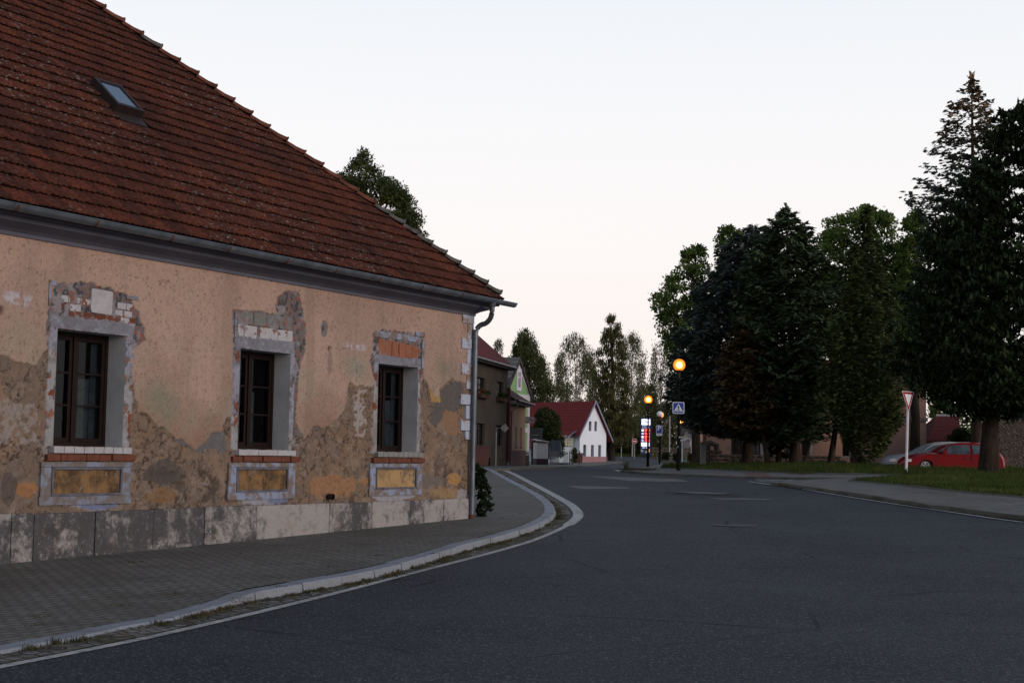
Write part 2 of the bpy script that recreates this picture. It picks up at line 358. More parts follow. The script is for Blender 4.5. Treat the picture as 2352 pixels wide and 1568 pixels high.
CURT = flat('net_curtain', (.24, .26, .28), .9, .05, .3, 9)
BLACKP = flat('black_plastic', (.01, .01, .01), .5, .4); RUBBER = flat('tyre_rubber', (.012, .012, .012), .85, .2)
BRICKRED = mat_render('bare_red_brick', (.15, .055, .036), .95, .9, 7); TILEW = mat_render('white_silicate_brick', (.40, .39, .41), .85, .6, 6)
CONCR = mat_render('rough_concrete', (.25, .25, .255), .95, .5, 3.5); BLOCKG = mat_render('grey_block', (.17, .17, .165), .95, .5, 5)
SMOOTH = mat_render('smooth_grey_plaster', (.42, .425, .44), .9, .5, 3); 
MORTAR = mat_render('crumbly_mortar', (.20, .18, .16), .95, .6, 6)
def mat_flake(name, c, under, lo=.45, hi=.55, sc=3.5):
    m = M(name, .9, .15); n = m.noise(sc, 7, .7); m.col(m.mix(m.mix(c, tuple(q*.7 for q in c), m.noise(2, 4)), m.mix(under, tuple(q*.6 for q in under), m.noise(12, 3)), m.ramp(n, (lo, 0.), (hi, 1.)))); m.bump(n, .8, .015); return m.m
BLUEW = mat_flake('flaking_blue_white_paint', (.25, .29, .40), (.20, .155, .13), .44, .54, 5)
BLUEF = mat_flake('blue_limewash', (.17, .22, .38), (.27, .24, .24), .44, .52)

OCHRE = mat_flake('ochre_board', (.235, .135, .062), (.085, .055, .034), .40, .60, 4.5)
# ------------------------------------------------------------------ ground sheets
def cut_lines(lo, hi, arr): return [float(a) for a in arr if lo < a < hi]
XL = np.arange(6, 18, 2.0)
def sheet(name, poly, off, mat, skirt=0.0, parent=None, zfun=None):
    poly = [(float(p[0]), float(p[1])) for p in poly]
    bm = bmesh.new(); vs = [bm.verts.new((x, y, 0)) for x, y in poly]; f = bm.faces.new(vs)
    bmesh.ops.triangulate(bm, faces=[f])
    ys = [p[1] for p in poly]; xs = [p[0] for p in poly]
    for yy in cut_lines(min(ys), max(ys), YL):
        bmesh.ops.bisect_plane(bm, geom=bm.verts[:]+bm.edges[:]+bm.faces[:], plane_co=(0, yy, 0), plane_no=(0, 1, 0), dist=1e-5)
    for xx in cut_lines(min(xs), max(xs), XL):
        bmesh.ops.bisect_plane(bm, geom=bm.verts[:]+bm.edges[:]+bm.faces[:], plane_co=(xx, 0, 0), plane_no=(1, 0, 0), dist=1e-5)
    for v in bm.verts: v.co.z = float(tz(v.co.x, v.co.y))+(zfun(v.co.x, v.co.y) if zfun else off)
    bmesh.ops.recalc_face_normals(bm, faces=bm.faces)
    for f in bm.faces:
        if f.normal.z < 0: f.normal_flip()
    if skirt:
        be = [e for e in bm.edges if e.is_boundary]
        r = bmesh.ops.extrude_edge_only(bm, edges=be)
        for g in r['geom']:
            if isinstance(g, bmesh.types.BMVert): g.co.z -= skirt
    me = bpy.data.meshes.new(name); bm.to_mesh(me); bm.free(); me.materials.append(mat)
    o = bpy.data.objects.new(name, me); COL.objects.link(o); tag(o, kind='structure'); return par(o, parent)
def resample(pts, step):
    P = np.array(pts, float); n = len(P); out = []
    for i in range(n-1):   # Catmull-Rom
        p0, p1, p2, p3 = P[max(i-1, 0)], P[i], P[i+1], P[min(i+2, n-1)]
        for t in np.linspace(0, 1, 12, endpoint=False):
            out.append(.5*((2*p1)+(-p0+p2)*t+(2*p0-5*p1+4*p2-p3)*t*t+(-p0+3*p1-3*p2+p3)*t**3))
    out.append(P[-1]); out = np.array(out); d = np.r_[0, np.cumsum(np.linalg.norm(np.diff(out[:, :2], axis=0), axis=1))]
    s = np.arange(0, d[-1], step); return np.stack([np.interp(s, d, out[:, k]) for k in range(out.shape[1])], 1)
def side(P):   # left-hand normals in plan
    T = np.gradient(P[:, :2], axis=0); T /= np.linalg.norm(T, axis=1)[:, None]+1e-9; return np.stack([-T[:, 1], T[:, 0]], 1)
def strip(name, L, R, zL, zR, mat, kind='structure', nsub=1):
    n = len(L); V = []; F = []
    for i in range(n):
        for k in range(nsub+1):
            t = k/nsub; x, y = L[i][:2]*(1-t)+R[i][:2]*t; V.append((x, y, float(tz(x, y))+zL[i]*(1-t)+zR[i]*t))
    for i in range(n-1):
        for k in range(nsub): a = i*(nsub+1)+k; F.append((a, a+1, a+nsub+2, a+nsub+1))
    o = np_mesh(name, V, F, mat)
    bm = bmesh.new(); bm.from_mesh(o.data); bmesh.ops.recalc_face_normals(bm, faces=bm.faces)
    if sum(f.normal.z for f in bm.faces) < 0: bmesh.ops.reverse_faces(bm, faces=bm.faces)
    bm.to_mesh(o.data); bm.free()
    tag(o, kind=kind); return o

sheet('ground', [(-900, -11), (900, -11), (900, 2500), (-900, 2500)], -.09, SOIL)
sheet('road', [(-60, -10), (90, -10), (90, 236), (-60, 236)], 0, ASPH)

# left kerb: front top edge, far to near
kpx = [(1106, 1070.5), (1134, 1079), (1182, 1104), (1230, 1128), (1262, 1149), (1274, 1164), (1272, 1180), (1235, 1202), (1176, 1222), (1102, 1241), (1030, 1261), (935, 1290), (800, 1320), (640, 1348), (590, 1358), (500, 1391), (400, 1418), (295, 1436), (205, 1456), (0, 1496), (-260, 1546), (-600, 1612)]
def kh(x): return .12 if x > 620 else (.035 if x < 470 else .035+.085*(x-470)/150)
kp = [np.r_[gp(x, y, kh(x))[:2], kh(x)] for x, y in kpx]
KP = resample(kp, .2); KN = side(KP)
# pavement side is on the right of far->near travel (towards -X)
sgn = 1 if ((KP[60, :2]+KN[60])[0] < KP[60, 0]) else -1
KN = KN*sgn; KW = .245
kb = MB(); per = 5
for i0 in range(0, len(KP)-1, per):
    i1 = min(i0+per, len(KP)-1); jz = random.uniform(-.008, .008); jx = random.uniform(-.009, .009); prev = None
    for i in range(i0, i1+1):
        sh = .03 if i == i0 else (-.03 if i == i1 else 0)   # small gap at the joints
        j = min(max(i, 0), len(KP)-1); sh *= 2.2; T = KP[min(j+1, len(KP)-1), :2]-KP[max(j-1, 0), :2]; T = T/np.linalg.norm(T)
        p = KP[j, :2]+T*sh*.15; h = KP[j, 2]; N2 = KN[j]; zt = float(tz(p[0], p[1]))
        a0 = np.r_[p+N2*(-.012+jx), zt-.1]; a1 = np.r_[p+N2*jx, zt+h-.018+jz]; a2 = np.r_[p+N2*(.018+jx), zt+h+jz]; a3 = np.r_[p+N2*KW, zt+h+jz]; a4 = np.r_[p+N2*KW, zt-.1]
        cur = (a0, a1, a2, a3, a4)
        if prev is not None:
            for k in range(4): kb.quad(prev[k], prev[k+1], cur[k+1], cur[k])
        if i in (i0, i1): kb.poly(cur)
        prev = cur
tag(kb.build('kerb', GRAN), kind='structure')
# pavement between the kerb and the house
inner = KP[:, :2]+KN*(KW+.004)
def pave_outer():
    out = []
    for p in inner:
        u = (p-FC[:2])@FD[:2]
        if u < -.3: out.append(FC[:2]+FD[:2]*u-FN[:2]*.02)
        else: out.append(np.array([FC[0]-.4-.12*max(0, p[1]-31), max(p[1], 31.0)]))
    return np.array(out)
outer = pave_outer()
zk = KP[:, 2]+.001
strip('pavement', inner, outer, list(zk), [.12]*len(inner), PAVE, nsub=8)
# edge line and gutter
lpx = [(1147, 1077), (1187, 1092), (1235, 1117), (1278, 1140), (1312, 1160), (1328, 1180), (1318, 1196), (1288, 1214), (1230, 1239), (1176, 1256), (1100, 1277), (940, 1318), (700, 1380), (350, 1462), (0, 1532), (-260, 1582), (-600, 1650)]
LP = resample([np.r_[gp(x, y)[:2], x] for x, y in lpx], .25); LN = side(LP); LN *= 1 if (LP[40, :2]+LN[40])[0] < LP[40, 0] else -1
wid = np.interp(np.arange(len(LP)), [0, len(LP)*.25, len(LP)*.42, len(LP)], [.13, .13, .06, .06])
i_t = int(np.argmin(np.abs(LP[:, 1]-32.5)))
near = LP[:, 1] < 31.0
wid = np.where(near, .06, .12)
LPn = LP[:, :2]
strip('edge_marking', LPn-LN*wid[:, None], LPn+LN*wid[:, None], [.008]*len(LP), [.008]*len(LP), LINE)
gi = []
for i in range(len(LP)):
    j = int(np.argmin(np.linalg.norm(KP[:, :2]-LPn[i], axis=1))); gi.append(KP[j, :2]-KN[j]*.008)
gi = np.array(gi)
strip('gutter', LPn+LN*(wid[:, None]+.05), gi, [.004]*len(LP), [.012]*len(LP), COB, nsub=2)

# far pavement along the left row of houses
def PX(pts, off=0.0): return [gp(x, y, off)[:2] for x, y in pts]
far_front = PX([(1080, 1077), (1110, 1076.5), (1176, 1074.5), (1273, 1071.7), (1340, 1067.6), (1400, 1063), (1433, 1060.5), (1425, 1058.5), (1395, 1057.5)], .1)
def kerb_line(name, pts, h, mat, w=.14, step=.5, blk=1.0):
    P = resample([np.r_[p[:2], 0] for p in pts], step); N = side(P); mb = MB(); prev = None; jz = 0; k = 0
    for i in range(len(P)):
        p = P[i, :2]; z = float(tz(p[0], p[1]))
        if i % max(1, int(blk/step)) == 0: jz = random.uniform(-.014, .014); jw = random.uniform(-.012, .012)
        c = []
        for dn, dz in ((-w/2, -.12), (-w/2, h-.015), (-w/2+.015, h), (w/2-.015, h), (w/2, h-.015), (w/2, -.12)):
            q = p+N[i]*(dn+jw); c.append(np.r_[q, z+dz+(jz if dz > 0 else 0)])
        if prev is not None:
            for a in range(5): mb.quad(prev[a], prev[a+1], c[a+1], c[a])
        else: mb.poly(c)
        prev = c
    mb.poly(prev); o = mb.build(name, mat); tag(o, kind='structure'); return o
sheet('pavement_far_left', far_front+PX([(1380, 1056.5)])+[(2, 175), (-14, 175), (-20, 60)], .09, PAVE2, .2)
kerb_line('kerb_far_left', [np.r_[p, 0] for p in far_front], .10, OKERB)

# right island pavement with old kerb
rpx = [(1775, 1107.5), (1800, 1109), (1850, 1115), (1952, 1129), (2085, 1149), (2165, 1161), (2352, 1183.5), (2620, 1217), (3000, 1268)]
rk = [gp(x, y, .12) for x, y in rpx]
kerb_line('kerb_right', rk, .125, OKERB, .16)
isl = [p[:2] for p in rk]+PX([(3000, 1095), (2352, 1093), (2153, 1094), (1990, 1097), (1900, 1099.5), (1800, 1104.5)], .1)
sheet('pavement_right', isl, .11, PAVE2, .2)
gfront = PX([(1950, 1103), (2059, 1112.5), (2218, 1129), (2352, 1141), (2600, 1163), (3000, 1198)], .13)
gisl = gfront+PX([(3000, 1084), (2400, 1086), (2290, 1087.5), (2153, 1089.5), (2085, 1092.5), (2008, 1097)], .13)
sheet('grass_island', gisl, .135, SOIL, .2)
kerb_line('grass_edging_right', [np.r_[p, 0] for p in gfront], .16, OKERB, .07)
rline = [(1752, 1106), (1800, 1112.5), (1850, 1119), (1952, 1136), (2085, 1157), (2218, 1176), (2330, 1192), (2400, 1201)]
RL = resample([np.r_[gp(x, y)[:2], 0] for x, y in rline], .5); RNn = side(RL); RNn = RNn*(1 if RNn[10, 0] < 0 else -1); RL[:, :2] += RNn*.52
strip('edge_marking_right', RL[:, :2]-RNn*.06, RL[:, :2]+RNn*.06, [.022]*len(RL), [.022]*len(RL), mat_paint('edge_line_worn', (.44, .43, .40), (.36, .52)))
# far paving strip and lamp island
low = PX([(1428, 1080), (1468, 1083.5), (1530, 1087), (1598, 1089.6), (1719, 1093.8), (1908, 1097), (1960, 1098), (2153, 1096.5)], .08)
up = PX([(2400, 1088.5), (2153, 1093.2), (1929, 1087.3), (1837, 1086), (1725, 1082), (1598, 1076.5), (1518, 1074.5), (1532, 1062), (1502, 1068), (1465, 1073.5)], .08)
sheet('pavement_crossing', low+up, .08, PAVE2, .2)
kerb_line('kerb_crossing', [np.r_[p, 0] for p in low[:7]], .09, OKERB, .14)
red = PX([(1704, 1083.5), (1756, 1085), (1773, 1094), (1719.5, 1092.5)], .09); sheet('tactile_paving', red, .086, PAVER)
red2 = PX([(1640, 1085.5), (1652, 1085.5), (1690, 1092), (1672, 1091.5)], .09); sheet('tactile_paving_edge', red2, .086, PAVER)
gff = PX([(1518, 1074.5), (1598, 1076.5), (1725, 1082), (1837, 1086), (1929, 1087.3), (2153, 1093.2), (2400, 1088)], .1)
gfar = gff+[(60, 62), (60, 112), (14.5, 112)]+PX([(1534, 1060)], .1)
sheet('grass_park', gfar, .11, SOIL, .2)
kerb_line('grass_edging_park', [np.r_[p, 0] for p in gff[:6]], .13, OKERB, .07)
# worn markings and manhole on the road
def patch(name, pts, mat, off=.007): return sheet(name, PX(pts), off, mat)
patch('worn_marking', [(1347, 1093), (1421, 1095), (1554, 1100), (1583, 1105.5), (1520, 1105.5), (1442, 1104)], ZPAINT)
patch('worn_marking_short', [(1299, 1115.8), (1380, 1117), (1442, 1119.5), (1448, 1121.5), (1410, 1122), (1341, 1123)], ZPAINT)
patch('worn_marking_mid', [(1543, 1128.5), (1610, 1129.5), (1676, 1133), (1660, 1135), (1600, 1133)], ZPAINT)
patch('worn_marking_near', [(1618, 1143.5), (1700, 1144), (1782, 1146.5), (1760, 1148), (1660, 1147)], ZPAINT)
for k, (a, b, c, d) in enumerate([((1735, 1101), (1905, 1104), (1907, 1105.4), (1737, 1102)), ((1742, 1104.6), (1860, 1107), (1862, 1108.4), (1744, 1105.8))]):
    patch('crossing_stripe', [a, b, c, d], LINE)
patch('give_way_marking', [(1408, 1080), (1440, 1077), (1446, 1078), (1425, 1083)], LINE)
TAR = flat('fresh_tar', (.009, .0095, .011), .8, .2, .4)
def blob(c, rx, ry, mat, name):
    p = gp(*c); pts = []
    for k in range(26):
        t = 2*PI*k/26; q = 1+.35*math.sin(3*t+c[0])+.2*random.uniform(-1, 1); pts.append((p[0]+rx*q*math.cos(t), p[1]+ry*q*math.sin(t)))
    return sheet(name, pts, .005, mat)
blob((1640, 1138), .8, 1.6, TAR, 'tar_patch'); blob((1600, 1131.5), .9, 1.3, TAR, 'tar_patch_far')
p = gp(1684, 1206); mh = MB()
mh.lathe((p[0], p[1], float(tz(p[0], p[1]))), [(.52, -.01), (.50, .009), (.43, .010), (.42, .006), (.0, .008)], 32)
mho = mh.build('manhole_cover', flat('cast_iron_cover', (.034, .031, .031), .7, .3, .3, 20)); tag(mho, 'round dark iron manhole cover set in the road in front of the bend', 'manhole cover')

# ================================================================== OLD HOUSE
Z = np.array([0, 0, 1.0])
house = thing('old_house', 'old single-storey house with peeling pink plaster and red tiled roof beside the pavement', 'house', wp(-6, .3, 0))
V_TOP = 2.895+CZ; V_HEAD = 1.672+CZ; V_SILL = .012+CZ; V_PL = -.93+CZ
wins = []      # u0, u1 of the openings
for a, b in (((132, 753), (289, 771)), ((552, 800), (667, 811)), ((869, 836), (960, 845))): wins.append((wuv(*a)[0], wuv(*b)[0]))
DEPTH = .40
# --- facade sheet with relief
st = .017
def axis(lo, hi, cuts):
    c = [lo]+sorted(cuts)+[hi]; out = []
    for a, b in zip(c[:-1], c[1:]): out.append(np.linspace(a, b, max(1, int(round((b-a)/st))), endpoint=False))
    return np.r_[np.concatenate(out), hi]
U_L = -16.0
us = axis(U_L, 0.0, [q for w in wins for q in w]); vs_ = axis(V_PL-.05, V_TOP+.05, [V_SILL, V_HEAD])
UU, VV = np.meshgrid(us, vs_)
wx = UU+.13*(fbm(UU, VV, 3.2, 5, 3, .6)-.5)*2; wy = VV+.13*(fbm(UU, VV, 3.2, 5, 9, .6)-.5)*2
wx2 = UU+.05*(fbm(UU, VV, 9, 4, 13, .6)-.5)*2; wy2 = VV+.05*(fbm(UU, VV, 9, 4, 19, .6)-.5)*2
def upoly(pts): return [wuv(x, y) for x, y in pts]
top_poly = upoly([(-300, 400), (1120, 600), (1085, 700), (1080, 880), (1058, 878), (1040, 868), (1020, 885), (1010, 900), (1003, 918), (985, 897), (972, 862), (950, 870), (850, 885), (797, 882), (790, 945), (770, 960), (742, 985), (722, 975), (700, 1005), (690, 1000), (540, 955), (518, 965), (512, 992), (440, 1030), (390, 985), (345, 965), (315, 950), (290, 840), (105, 800), (88, 838), (50, 828), (0, 822), (-300, 800)])
hole_polys = [upoly(q) for q in (
    [(103, 745), (116, 690), (125, 655), (150, 648), (205, 650), (250, 662), (300, 680), (318, 720), (330, 752), (337, 782), (305, 800), (300, 845), (306, 900), (293, 960), (303, 1020), (298, 1052), (95, 1052), (100, 960), (106, 880), (112, 800)],
    [(535, 710), (560, 712), (600, 715), (640, 722), (632, 705), (640, 682), (660, 667), (684, 670), (692, 700), (703, 745), (702, 800), (690, 835), (684, 900), (680, 960), (692, 1000), (690, 1052), (528, 1052), (530, 980), (536, 900), (535, 800)],
    [(857, 762), (880, 757), (945, 765), (976, 775), (975, 830), (968, 900), (965, 960), (972, 1010), (974, 1048), (850, 1045), (855, 960), (862, 880), (850, 830), (857, 800)])]
top = inpoly(top_poly, wx, wy)
hole = np.zeros(UU.shape, bool)
for q in hole_polys: hole |= inpoly(q, wx2, wy2)
n1 = fbm(UU, VV, 1.1, 5, 30); n2 = fbm(UU, VV, 4.5, 5, 40); n3 = fbm(UU, VV, 14, 4, 50, .6); n4 = fbm(UU, VV, 2.2, 5, 60); nf = fbm(UU, VV, 34, 3, 70)
def C3(c): return np.array(c)[None, None, :]
def lay(A, c, m): m = np.clip(m, 0, 1)[..., None]; return A*(1-m)+C3(c)*m
def st_(x, a, b): return np.clip((x-a)/(b-a), 0, 1)
def reg(pts, soft=.12, warp=.15):
    q = upoly(pts); r = inpoly(q, wx, wy).astype(float); return r
def soft(pts, s=.5):     # soft-edged blob around the centroid box of a region
    q = np.array(upoly(pts)); c = q.mean(0); r = np.abs(q-c).max(0)
    d = np.sqrt(((UU-c[0])/r[0])**2+((VV-c[1])/r[1])**2)+.9*(n4-.5)+.5*(n2-.5); return np.clip((1-d)/s, 0, 1)
# undercoat: several generations of plaster broken off one over another
alb = np.zeros(UU.shape+(3,))+C3((.235, .165, .12))
alb = lay(alb, (.165, .125, .098), st_(n1, .50, .72)*.6); alb = lay(alb, (.33, .235, .17), st_(n2, .54, .72)*.6)
h = -.026+.012*(n2-.5)+.006*(n3-.5)
low = st_(CZ+.35-VV+.8*(n1-.5), 0, .7)
for k_, (sc0, th, dz, cc, am) in enumerate(((.9, .52, .009, (.215, .165, .135), .6), (1.6, .56, .008, (.265, .185, .13), .55), (2.7, .60, .006, (.19, .155, .135), .55), (4.2, .63, .006, (.30, .24, .195), .5))):
    L_ = fbm(wx2+.1*(n2-.5), wy2, sc0, 6, 200+k_*11, .58); m_ = st_(L_, th, th+.012); alb = lay(alb, cc, m_*am); h = h+dz*m_
    edge = st_(.012-np.abs(L_-th+.004), 0, .008); alb = lay(alb, (.04, .031, .026), edge*.8)  # shadow line along each plaster step, painted into the albedo
rg = np.abs(fbm(wx2, wy2, 1.5, 5, 260, .6)-.5); cr_ = st_(.006-rg, 0, .004)*st_(n4, .45, .55); alb = lay(alb, (.045, .035, .03), cr_*.85); h = h-.012*cr_
rub = st_(fbm(UU, VV, .9, 3, 90), .47, .56)*st_(.0-(VV-(CZ-.05)), -.15, .4)
stones = fbm(wx2, wy2, 5.5, 4, 91, .6); h = h+rub*(-.016+.075*(stones-.5)); alb = lay(alb, (.30, .235, .185), rub*st_(stones, .52, .66)*.6); alb = lay(alb, (.07, .055, .046), rub*st_(.42-stones, 0, .06)*.7)
alb = lay(alb, (.12, .095, .08), st_(n3, .62, .76)*.35); alb = lay(alb, (.33, .28, .24), st_(fbm(wx2, wy2, 11, 4, 270, .6), .66, .74)*.4)
for pts, c in (([(0, 920), (92, 920), (92, 1010), (0, 1030)], (.33, .29, .27)), ([(812, 892), (842, 892), (842, 1000), (812, 1000)], (.42, .38, .38))):
    r = reg(pts)*st_(n3, .46, .50); alb = lay(alb, c, r*.85); h += .012*r
def ragd(pts, k): 
    r = soft(pts, .5); return st_(r+.9*(n3-.5)+.7*(n2-.5), .42, .50)*k
for pts, c, k in (([(35, 1100), (90, 1100), (90, 1150), (35, 1150)], (.36, .185, .085), .9), ([(330, 1120), (420, 1120), (420, 1160), (330, 1160)], (.25, .15, .08), .8), ([(700, 1080), (850, 1080), (850, 1150), (700, 1150)], (.36, .20, .11), .9), ([(1030, 1085), (1066, 1085), (1066, 1116), (1030, 1116)], (.44, .25, .10), .9),
                  ([(975, 1115), (1062, 1115), (1062, 1150), (975, 1150)], (.36, .24, .13), .8), ([(1015, 925), (1060, 925), (1060, 1010), (1015, 1010)], (.30, .18, .11), .8), ([(330, 1050), (430, 1050), (430, 1115), (330, 1115)], (.10, .088, .085), .8), ([(920, 1085), (1035, 1085), (1035, 1125), (920, 1125)], (.17, .15, .145), .7),
                  ([(0, 1080), (40, 1080), (40, 1165), (0, 1165)], (.10, .085, .08), .7), ([(100, 1128), (295, 1128), (295, 1176), (100, 1176)], (.36, .37, .44), .9), ([(150, 1140), (290, 1140), (290, 1172), (150, 1172)], (.17, .21, .36), .85), ([(530, 1128), (685, 1128), (685, 1160), (530, 1160)], (.36, .38, .46), .85), ([(610, 1138), (680, 1138), (680, 1158), (610, 1158)], (.18, .22, .36), .9), ([(850, 1120), (970, 1120), (970, 1152), (850, 1152)], (.38, .39, .46), .85),
                  ([(1050, 1120), (1078, 1120), (1078, 1155), (1050, 1155)], (.36, .37, .42), .7)):
    r = ragd(pts, k); alb = lay(alb, c, r); h = h+.006*r
for pts, c in (([(1010, 905), (1045, 870), (1064, 885), (1062, 935), (1020, 950), (1000, 985), (985, 970)], (.12, .115, .115)), ([(400, 1000), (520, 985), (515, 1035), (440, 1036)], (.15, .155, .165)), ([(985, 895), (1012, 893), (1012, 925), (990, 925)], (.46, .29, .11))):
    r = reg(pts); alb = lay(alb, c, r*.9); h = h*(1-r)+(-.014)*r+.008*(n3-.5)
# top coat: pink, going ochre and green lower down
tcol = np.zeros_like(alb)+C3((.54, .375, .262))
tcol = lay(tcol, (.43, .295, .215), st_(n1, .42, .62)*.6); tcol = lay(tcol, (.34, .215, .135), st_(CZ+1.25-VV+1.5*(n4-.5), .0, 1.0)*.85)
tcol = lay(tcol, (.42, .36, .22), soft([(0, 720), (110, 720), (110, 830), (0, 830)], .9)*.6)
tcol = lay(tcol, (.27, .27, .17), soft([(305, 860), (420, 860), (420, 965), (305, 965)], .9)*.75)
tcol = lay(tcol, (.33, .34, .24), soft([(778, 808), (858, 808), (858, 880), (778, 880)], .8)*.8)
tcol = lay(tcol, (.26, .25, .15), soft([(990, 820), (1058, 820), (1058, 880), (990, 880)], .9)*.8)
tcol = lay(tcol, (.33, .32, .20), soft([(80, 820), (105, 820), (105, 900), (60, 860)], .9)*.7)
for pts in ([(-10, 673), (85, 676), (85, 698), (-10, 700)], [(785, 786), (855, 788), (855, 806), (785, 804)]): tcol = lay(tcol, (.60, .57, .56), soft(pts, .5)*st_(n3, .44, .56)*.9)
ftn = fbm(UU, VV, 1.6, 4, 140); tcol = lay(tcol, (.45, .385, .26), st_(ftn, .50, .64)*st_(CZ+2.0-VV, 0, .8)*.65)
tcol = lay(tcol, (.30, .285, .19), st_(fbm(UU, VV, 1.2, 5, 150, .6), .56, .68)*st_(CZ+1.5-VV, 0, .7)*.6)
tcol = lay(tcol, (.20, .14, .11), st_(nf, .66, .78)*.8)
streak = fbm(UU*3.2, VV*.35, 1.0, 4, 133); tcol = lay(tcol, (.34, .23, .17), st_(streak, .55, .72)*.45)
# hairline cracks
ck = np.abs(fbm(UU, VV, .8, 5, 120)-.5)
tcol = lay(tcol, (.16, .11, .09), st_(.0022-ck, 0, .0015)*.7)
alb = np.where(top[..., None], tcol, alb); h = np.where(top, .004+.003*(nf-.5), h)
# dark lip under the top coat's flaking edge is real relief; inside the holes rough masonry
mas = np.zeros_like(alb)+C3((.20, .18, .165)); mas = lay(mas, (.34, .115, .06), st_(n3, .58, .64)*.85); mas = lay(mas, (.33, .315, .30), st_(n2, .55, .68)*.8); mas = lay(mas, (.075, .065, .055), st_(.42-n3, 0, .06)*.9)
h_m = -.011+.058*(n3-.5)+.035*(n2-.5)+.012*(nf-.5)
alb = np.where(hole[..., None], mas, alb); h = np.where(hole, h_m, h)
# patched smooth plaster round each opening
for k, (a, b) in enumerate(wins):
    jl, jr, lh = ((.15, .17, .19), (.17, .13, .21), (.13, .12, .18))[k]
    sx1 = UU+.045*(fbm(UU, VV, 5, 5, 310+k, .6)-.5)*2; sy1 = VV+.05*(fbm(UU, VV, 5, 5, 320+k, .6)-.5)*2
    ring = (sx1 > a-jl) & (sx1 < b+jr) & (sy1 > V_SILL-.02) & (sy1 < V_HEAD+lh)
    lin = (VV > V_HEAD+.0); gap = (fbm(UU, VV, 7, 5, 330+k, .6) > .60) & ~lin
    sc_c = np.zeros_like(alb)+C3((.34, .345, .37)); sc_c = lay(sc_c, (.235, .235, .24), (lin*1.0)*.8); sc_c = lay(sc_c, (.20, .19, .185), st_(n2, .5, .62)*.6); sc_c = lay(sc_c, (.45, .45, .47), st_(n3, .58, .66)*.5)
    m_ = ring & ~gap; alb = np.where(m_[..., None], sc_c, alb); h = np.where(m_, .002+.006*(n2-.5)+.003*(nf-.5), h)
    brk = ring & gap & (n4 > .47); alb = np.where(brk[..., None], C3((.24, .085, .05))+0*alb, alb)
# holes for pipes
for px, py, rr in ((757, 801, .055), (1, 713, .06)):
    cu, cv = wuv(px, py); d = np.hypot(UU-cu, VV-cv); alb = lay(alb, (.008, .008, .008), st_(rr-d, 0, .012)); h = np.where(d < rr, -.09, h)
cu, cv = wuv(745, 755); d = np.hypot((UU-cu)/.7, VV-cv)+.05*(n3-.5); alb = lay(alb, (.24, .22, .20), (d < .15)*1.0); h = np.where(d < .15, -.02+.03*(n3-.5), h); h = np.where(d < .045, -.09, h); alb = lay(alb, (.02, .018, .015), (d < .045)*1.0)
cu, cv = wuv(757, 834); d = np.hypot((UU-cu)/.35, (VV-cv)); alb = lay(alb, (.30, .22, .16), ((d < .22)*.7))
alb = np.clip(alb*(.93+.14*nf[..., None])*np.where(top[..., None], np.array([.735, .74, .845]), np.array([.82, .80, .78])), 0, .8)
P = FC[None, None, :2]+FD[None, None, :2]*UU[..., None]+FN[None, None, :2]*h[..., None]
nv, nu = UU.shape; VTX = np.concatenate([P, VV[..., None]], -1).reshape(-1, 3)
ii = (np.arange(nv-1)[:, None]*nu+np.arange(nu-1)[None, :])
um = (us[:-1]+us[1:])/2; vm = (vs_[:-1]+vs_[1:])/2
keep = np.ones((nv-1, nu-1), bool)
for a, b in wins: keep &= ~(((um > a) & (um < b))[None, :] & ((vm > V_SILL) & (vm < V_HEAD))[:, None])
F = np.stack([ii, ii+1, ii+nu+1, ii+nu], -1)[keep]
np_mesh('wall', VTX, F, mat_vcol('old_plaster'), house, col=alb.reshape(-1, 3))
# the rest of the shell: gable side, rear, far end
mb = MB(); HB = 14.0
zb = -1.9+CZ
def hp(u, o, z): return FC+FD*u+FN*o+Z*z
mb.quad(hp(0, -.035, zb), hp(0, -HB, zb), hp(0, -HB, V_TOP+.3), hp(0, -.035, V_TOP+.3))
mb.quad(hp(0, -HB, zb), hp(-24, -HB, zb), hp(-24, -HB, V_TOP+.3), hp(0, -HB, V_TOP+.3))
mb.quad(hp(-24, -HB, zb), hp(-24, 0, zb), hp(-24, 0, V_TOP+.3), hp(-24, -HB, V_TOP+.3))
mb.quad(hp(-24, 0, zb), hp(-16, 0, zb), hp(-16, 0, V_TOP), hp(-24, 0, V_TOP))
mb.build('side_wall', mat_render('plain_old_plaster', (.36, .24, .17), .95, .7, .8), house)
# plinth blocks
pj = [wuv(x, 1165)[0] for x in (25, 77, 217, 350, 468, 588, 755, 853, 940, 1017)]
pj = [U_L-4]+[wuv(25, 1165)[0]-1.6]+pj+[0.0]
def mat_plinth():
    m = M('weathered_plinth', .95, .12); a = m.n('ShaderNodeAttribute'); a.attribute_name = 'alb'
    sp = m.n('ShaderNodeSeparateColor'); m.l(a.outputs[0], sp.inputs[0])
    n = m.noise(1.7, 9, .78); f = m.noise(28, 4, .7); c = m.mix((.24, .228, .225), (.34, .315, .30), f)
    c = m.mix(c, (.24, .19, .15), m.ramp(m.noise(1.5, 6, .7), (.55, 0.), (.66, .8)))
    k = m.math('ADD', n, m.math('MULTIPLY', m.math('SUBTRACT', sp.outputs[0], .5), .20))
    c = m.mix(c, (.048, .046, .05), m.ramp(k, (.46, 0.), (.57, .92))); c = m.mix(m.mix(c, (.10, .10, .105), m.ramp(m.noise(5, 7, .78), (.50, 0.), (.64, .7))), (.33, .32, .33), m.ramp(m.noise(11, 6, .75), (.58, 0.), (.66, .5)))
    m.col(c); m.bump(m.math('ADD', f, m.math('MULTIPLY', n, 2)), .7, .015); return m.m
dark = {0: .7, 1: .7, 2: .75, 3: 1.0, 4: .95, 5: .9, 6: .6, 7: .1, 8: .65, 9: .25, 10: .4, 11: .3}
PV, PF, PC = [], [], []
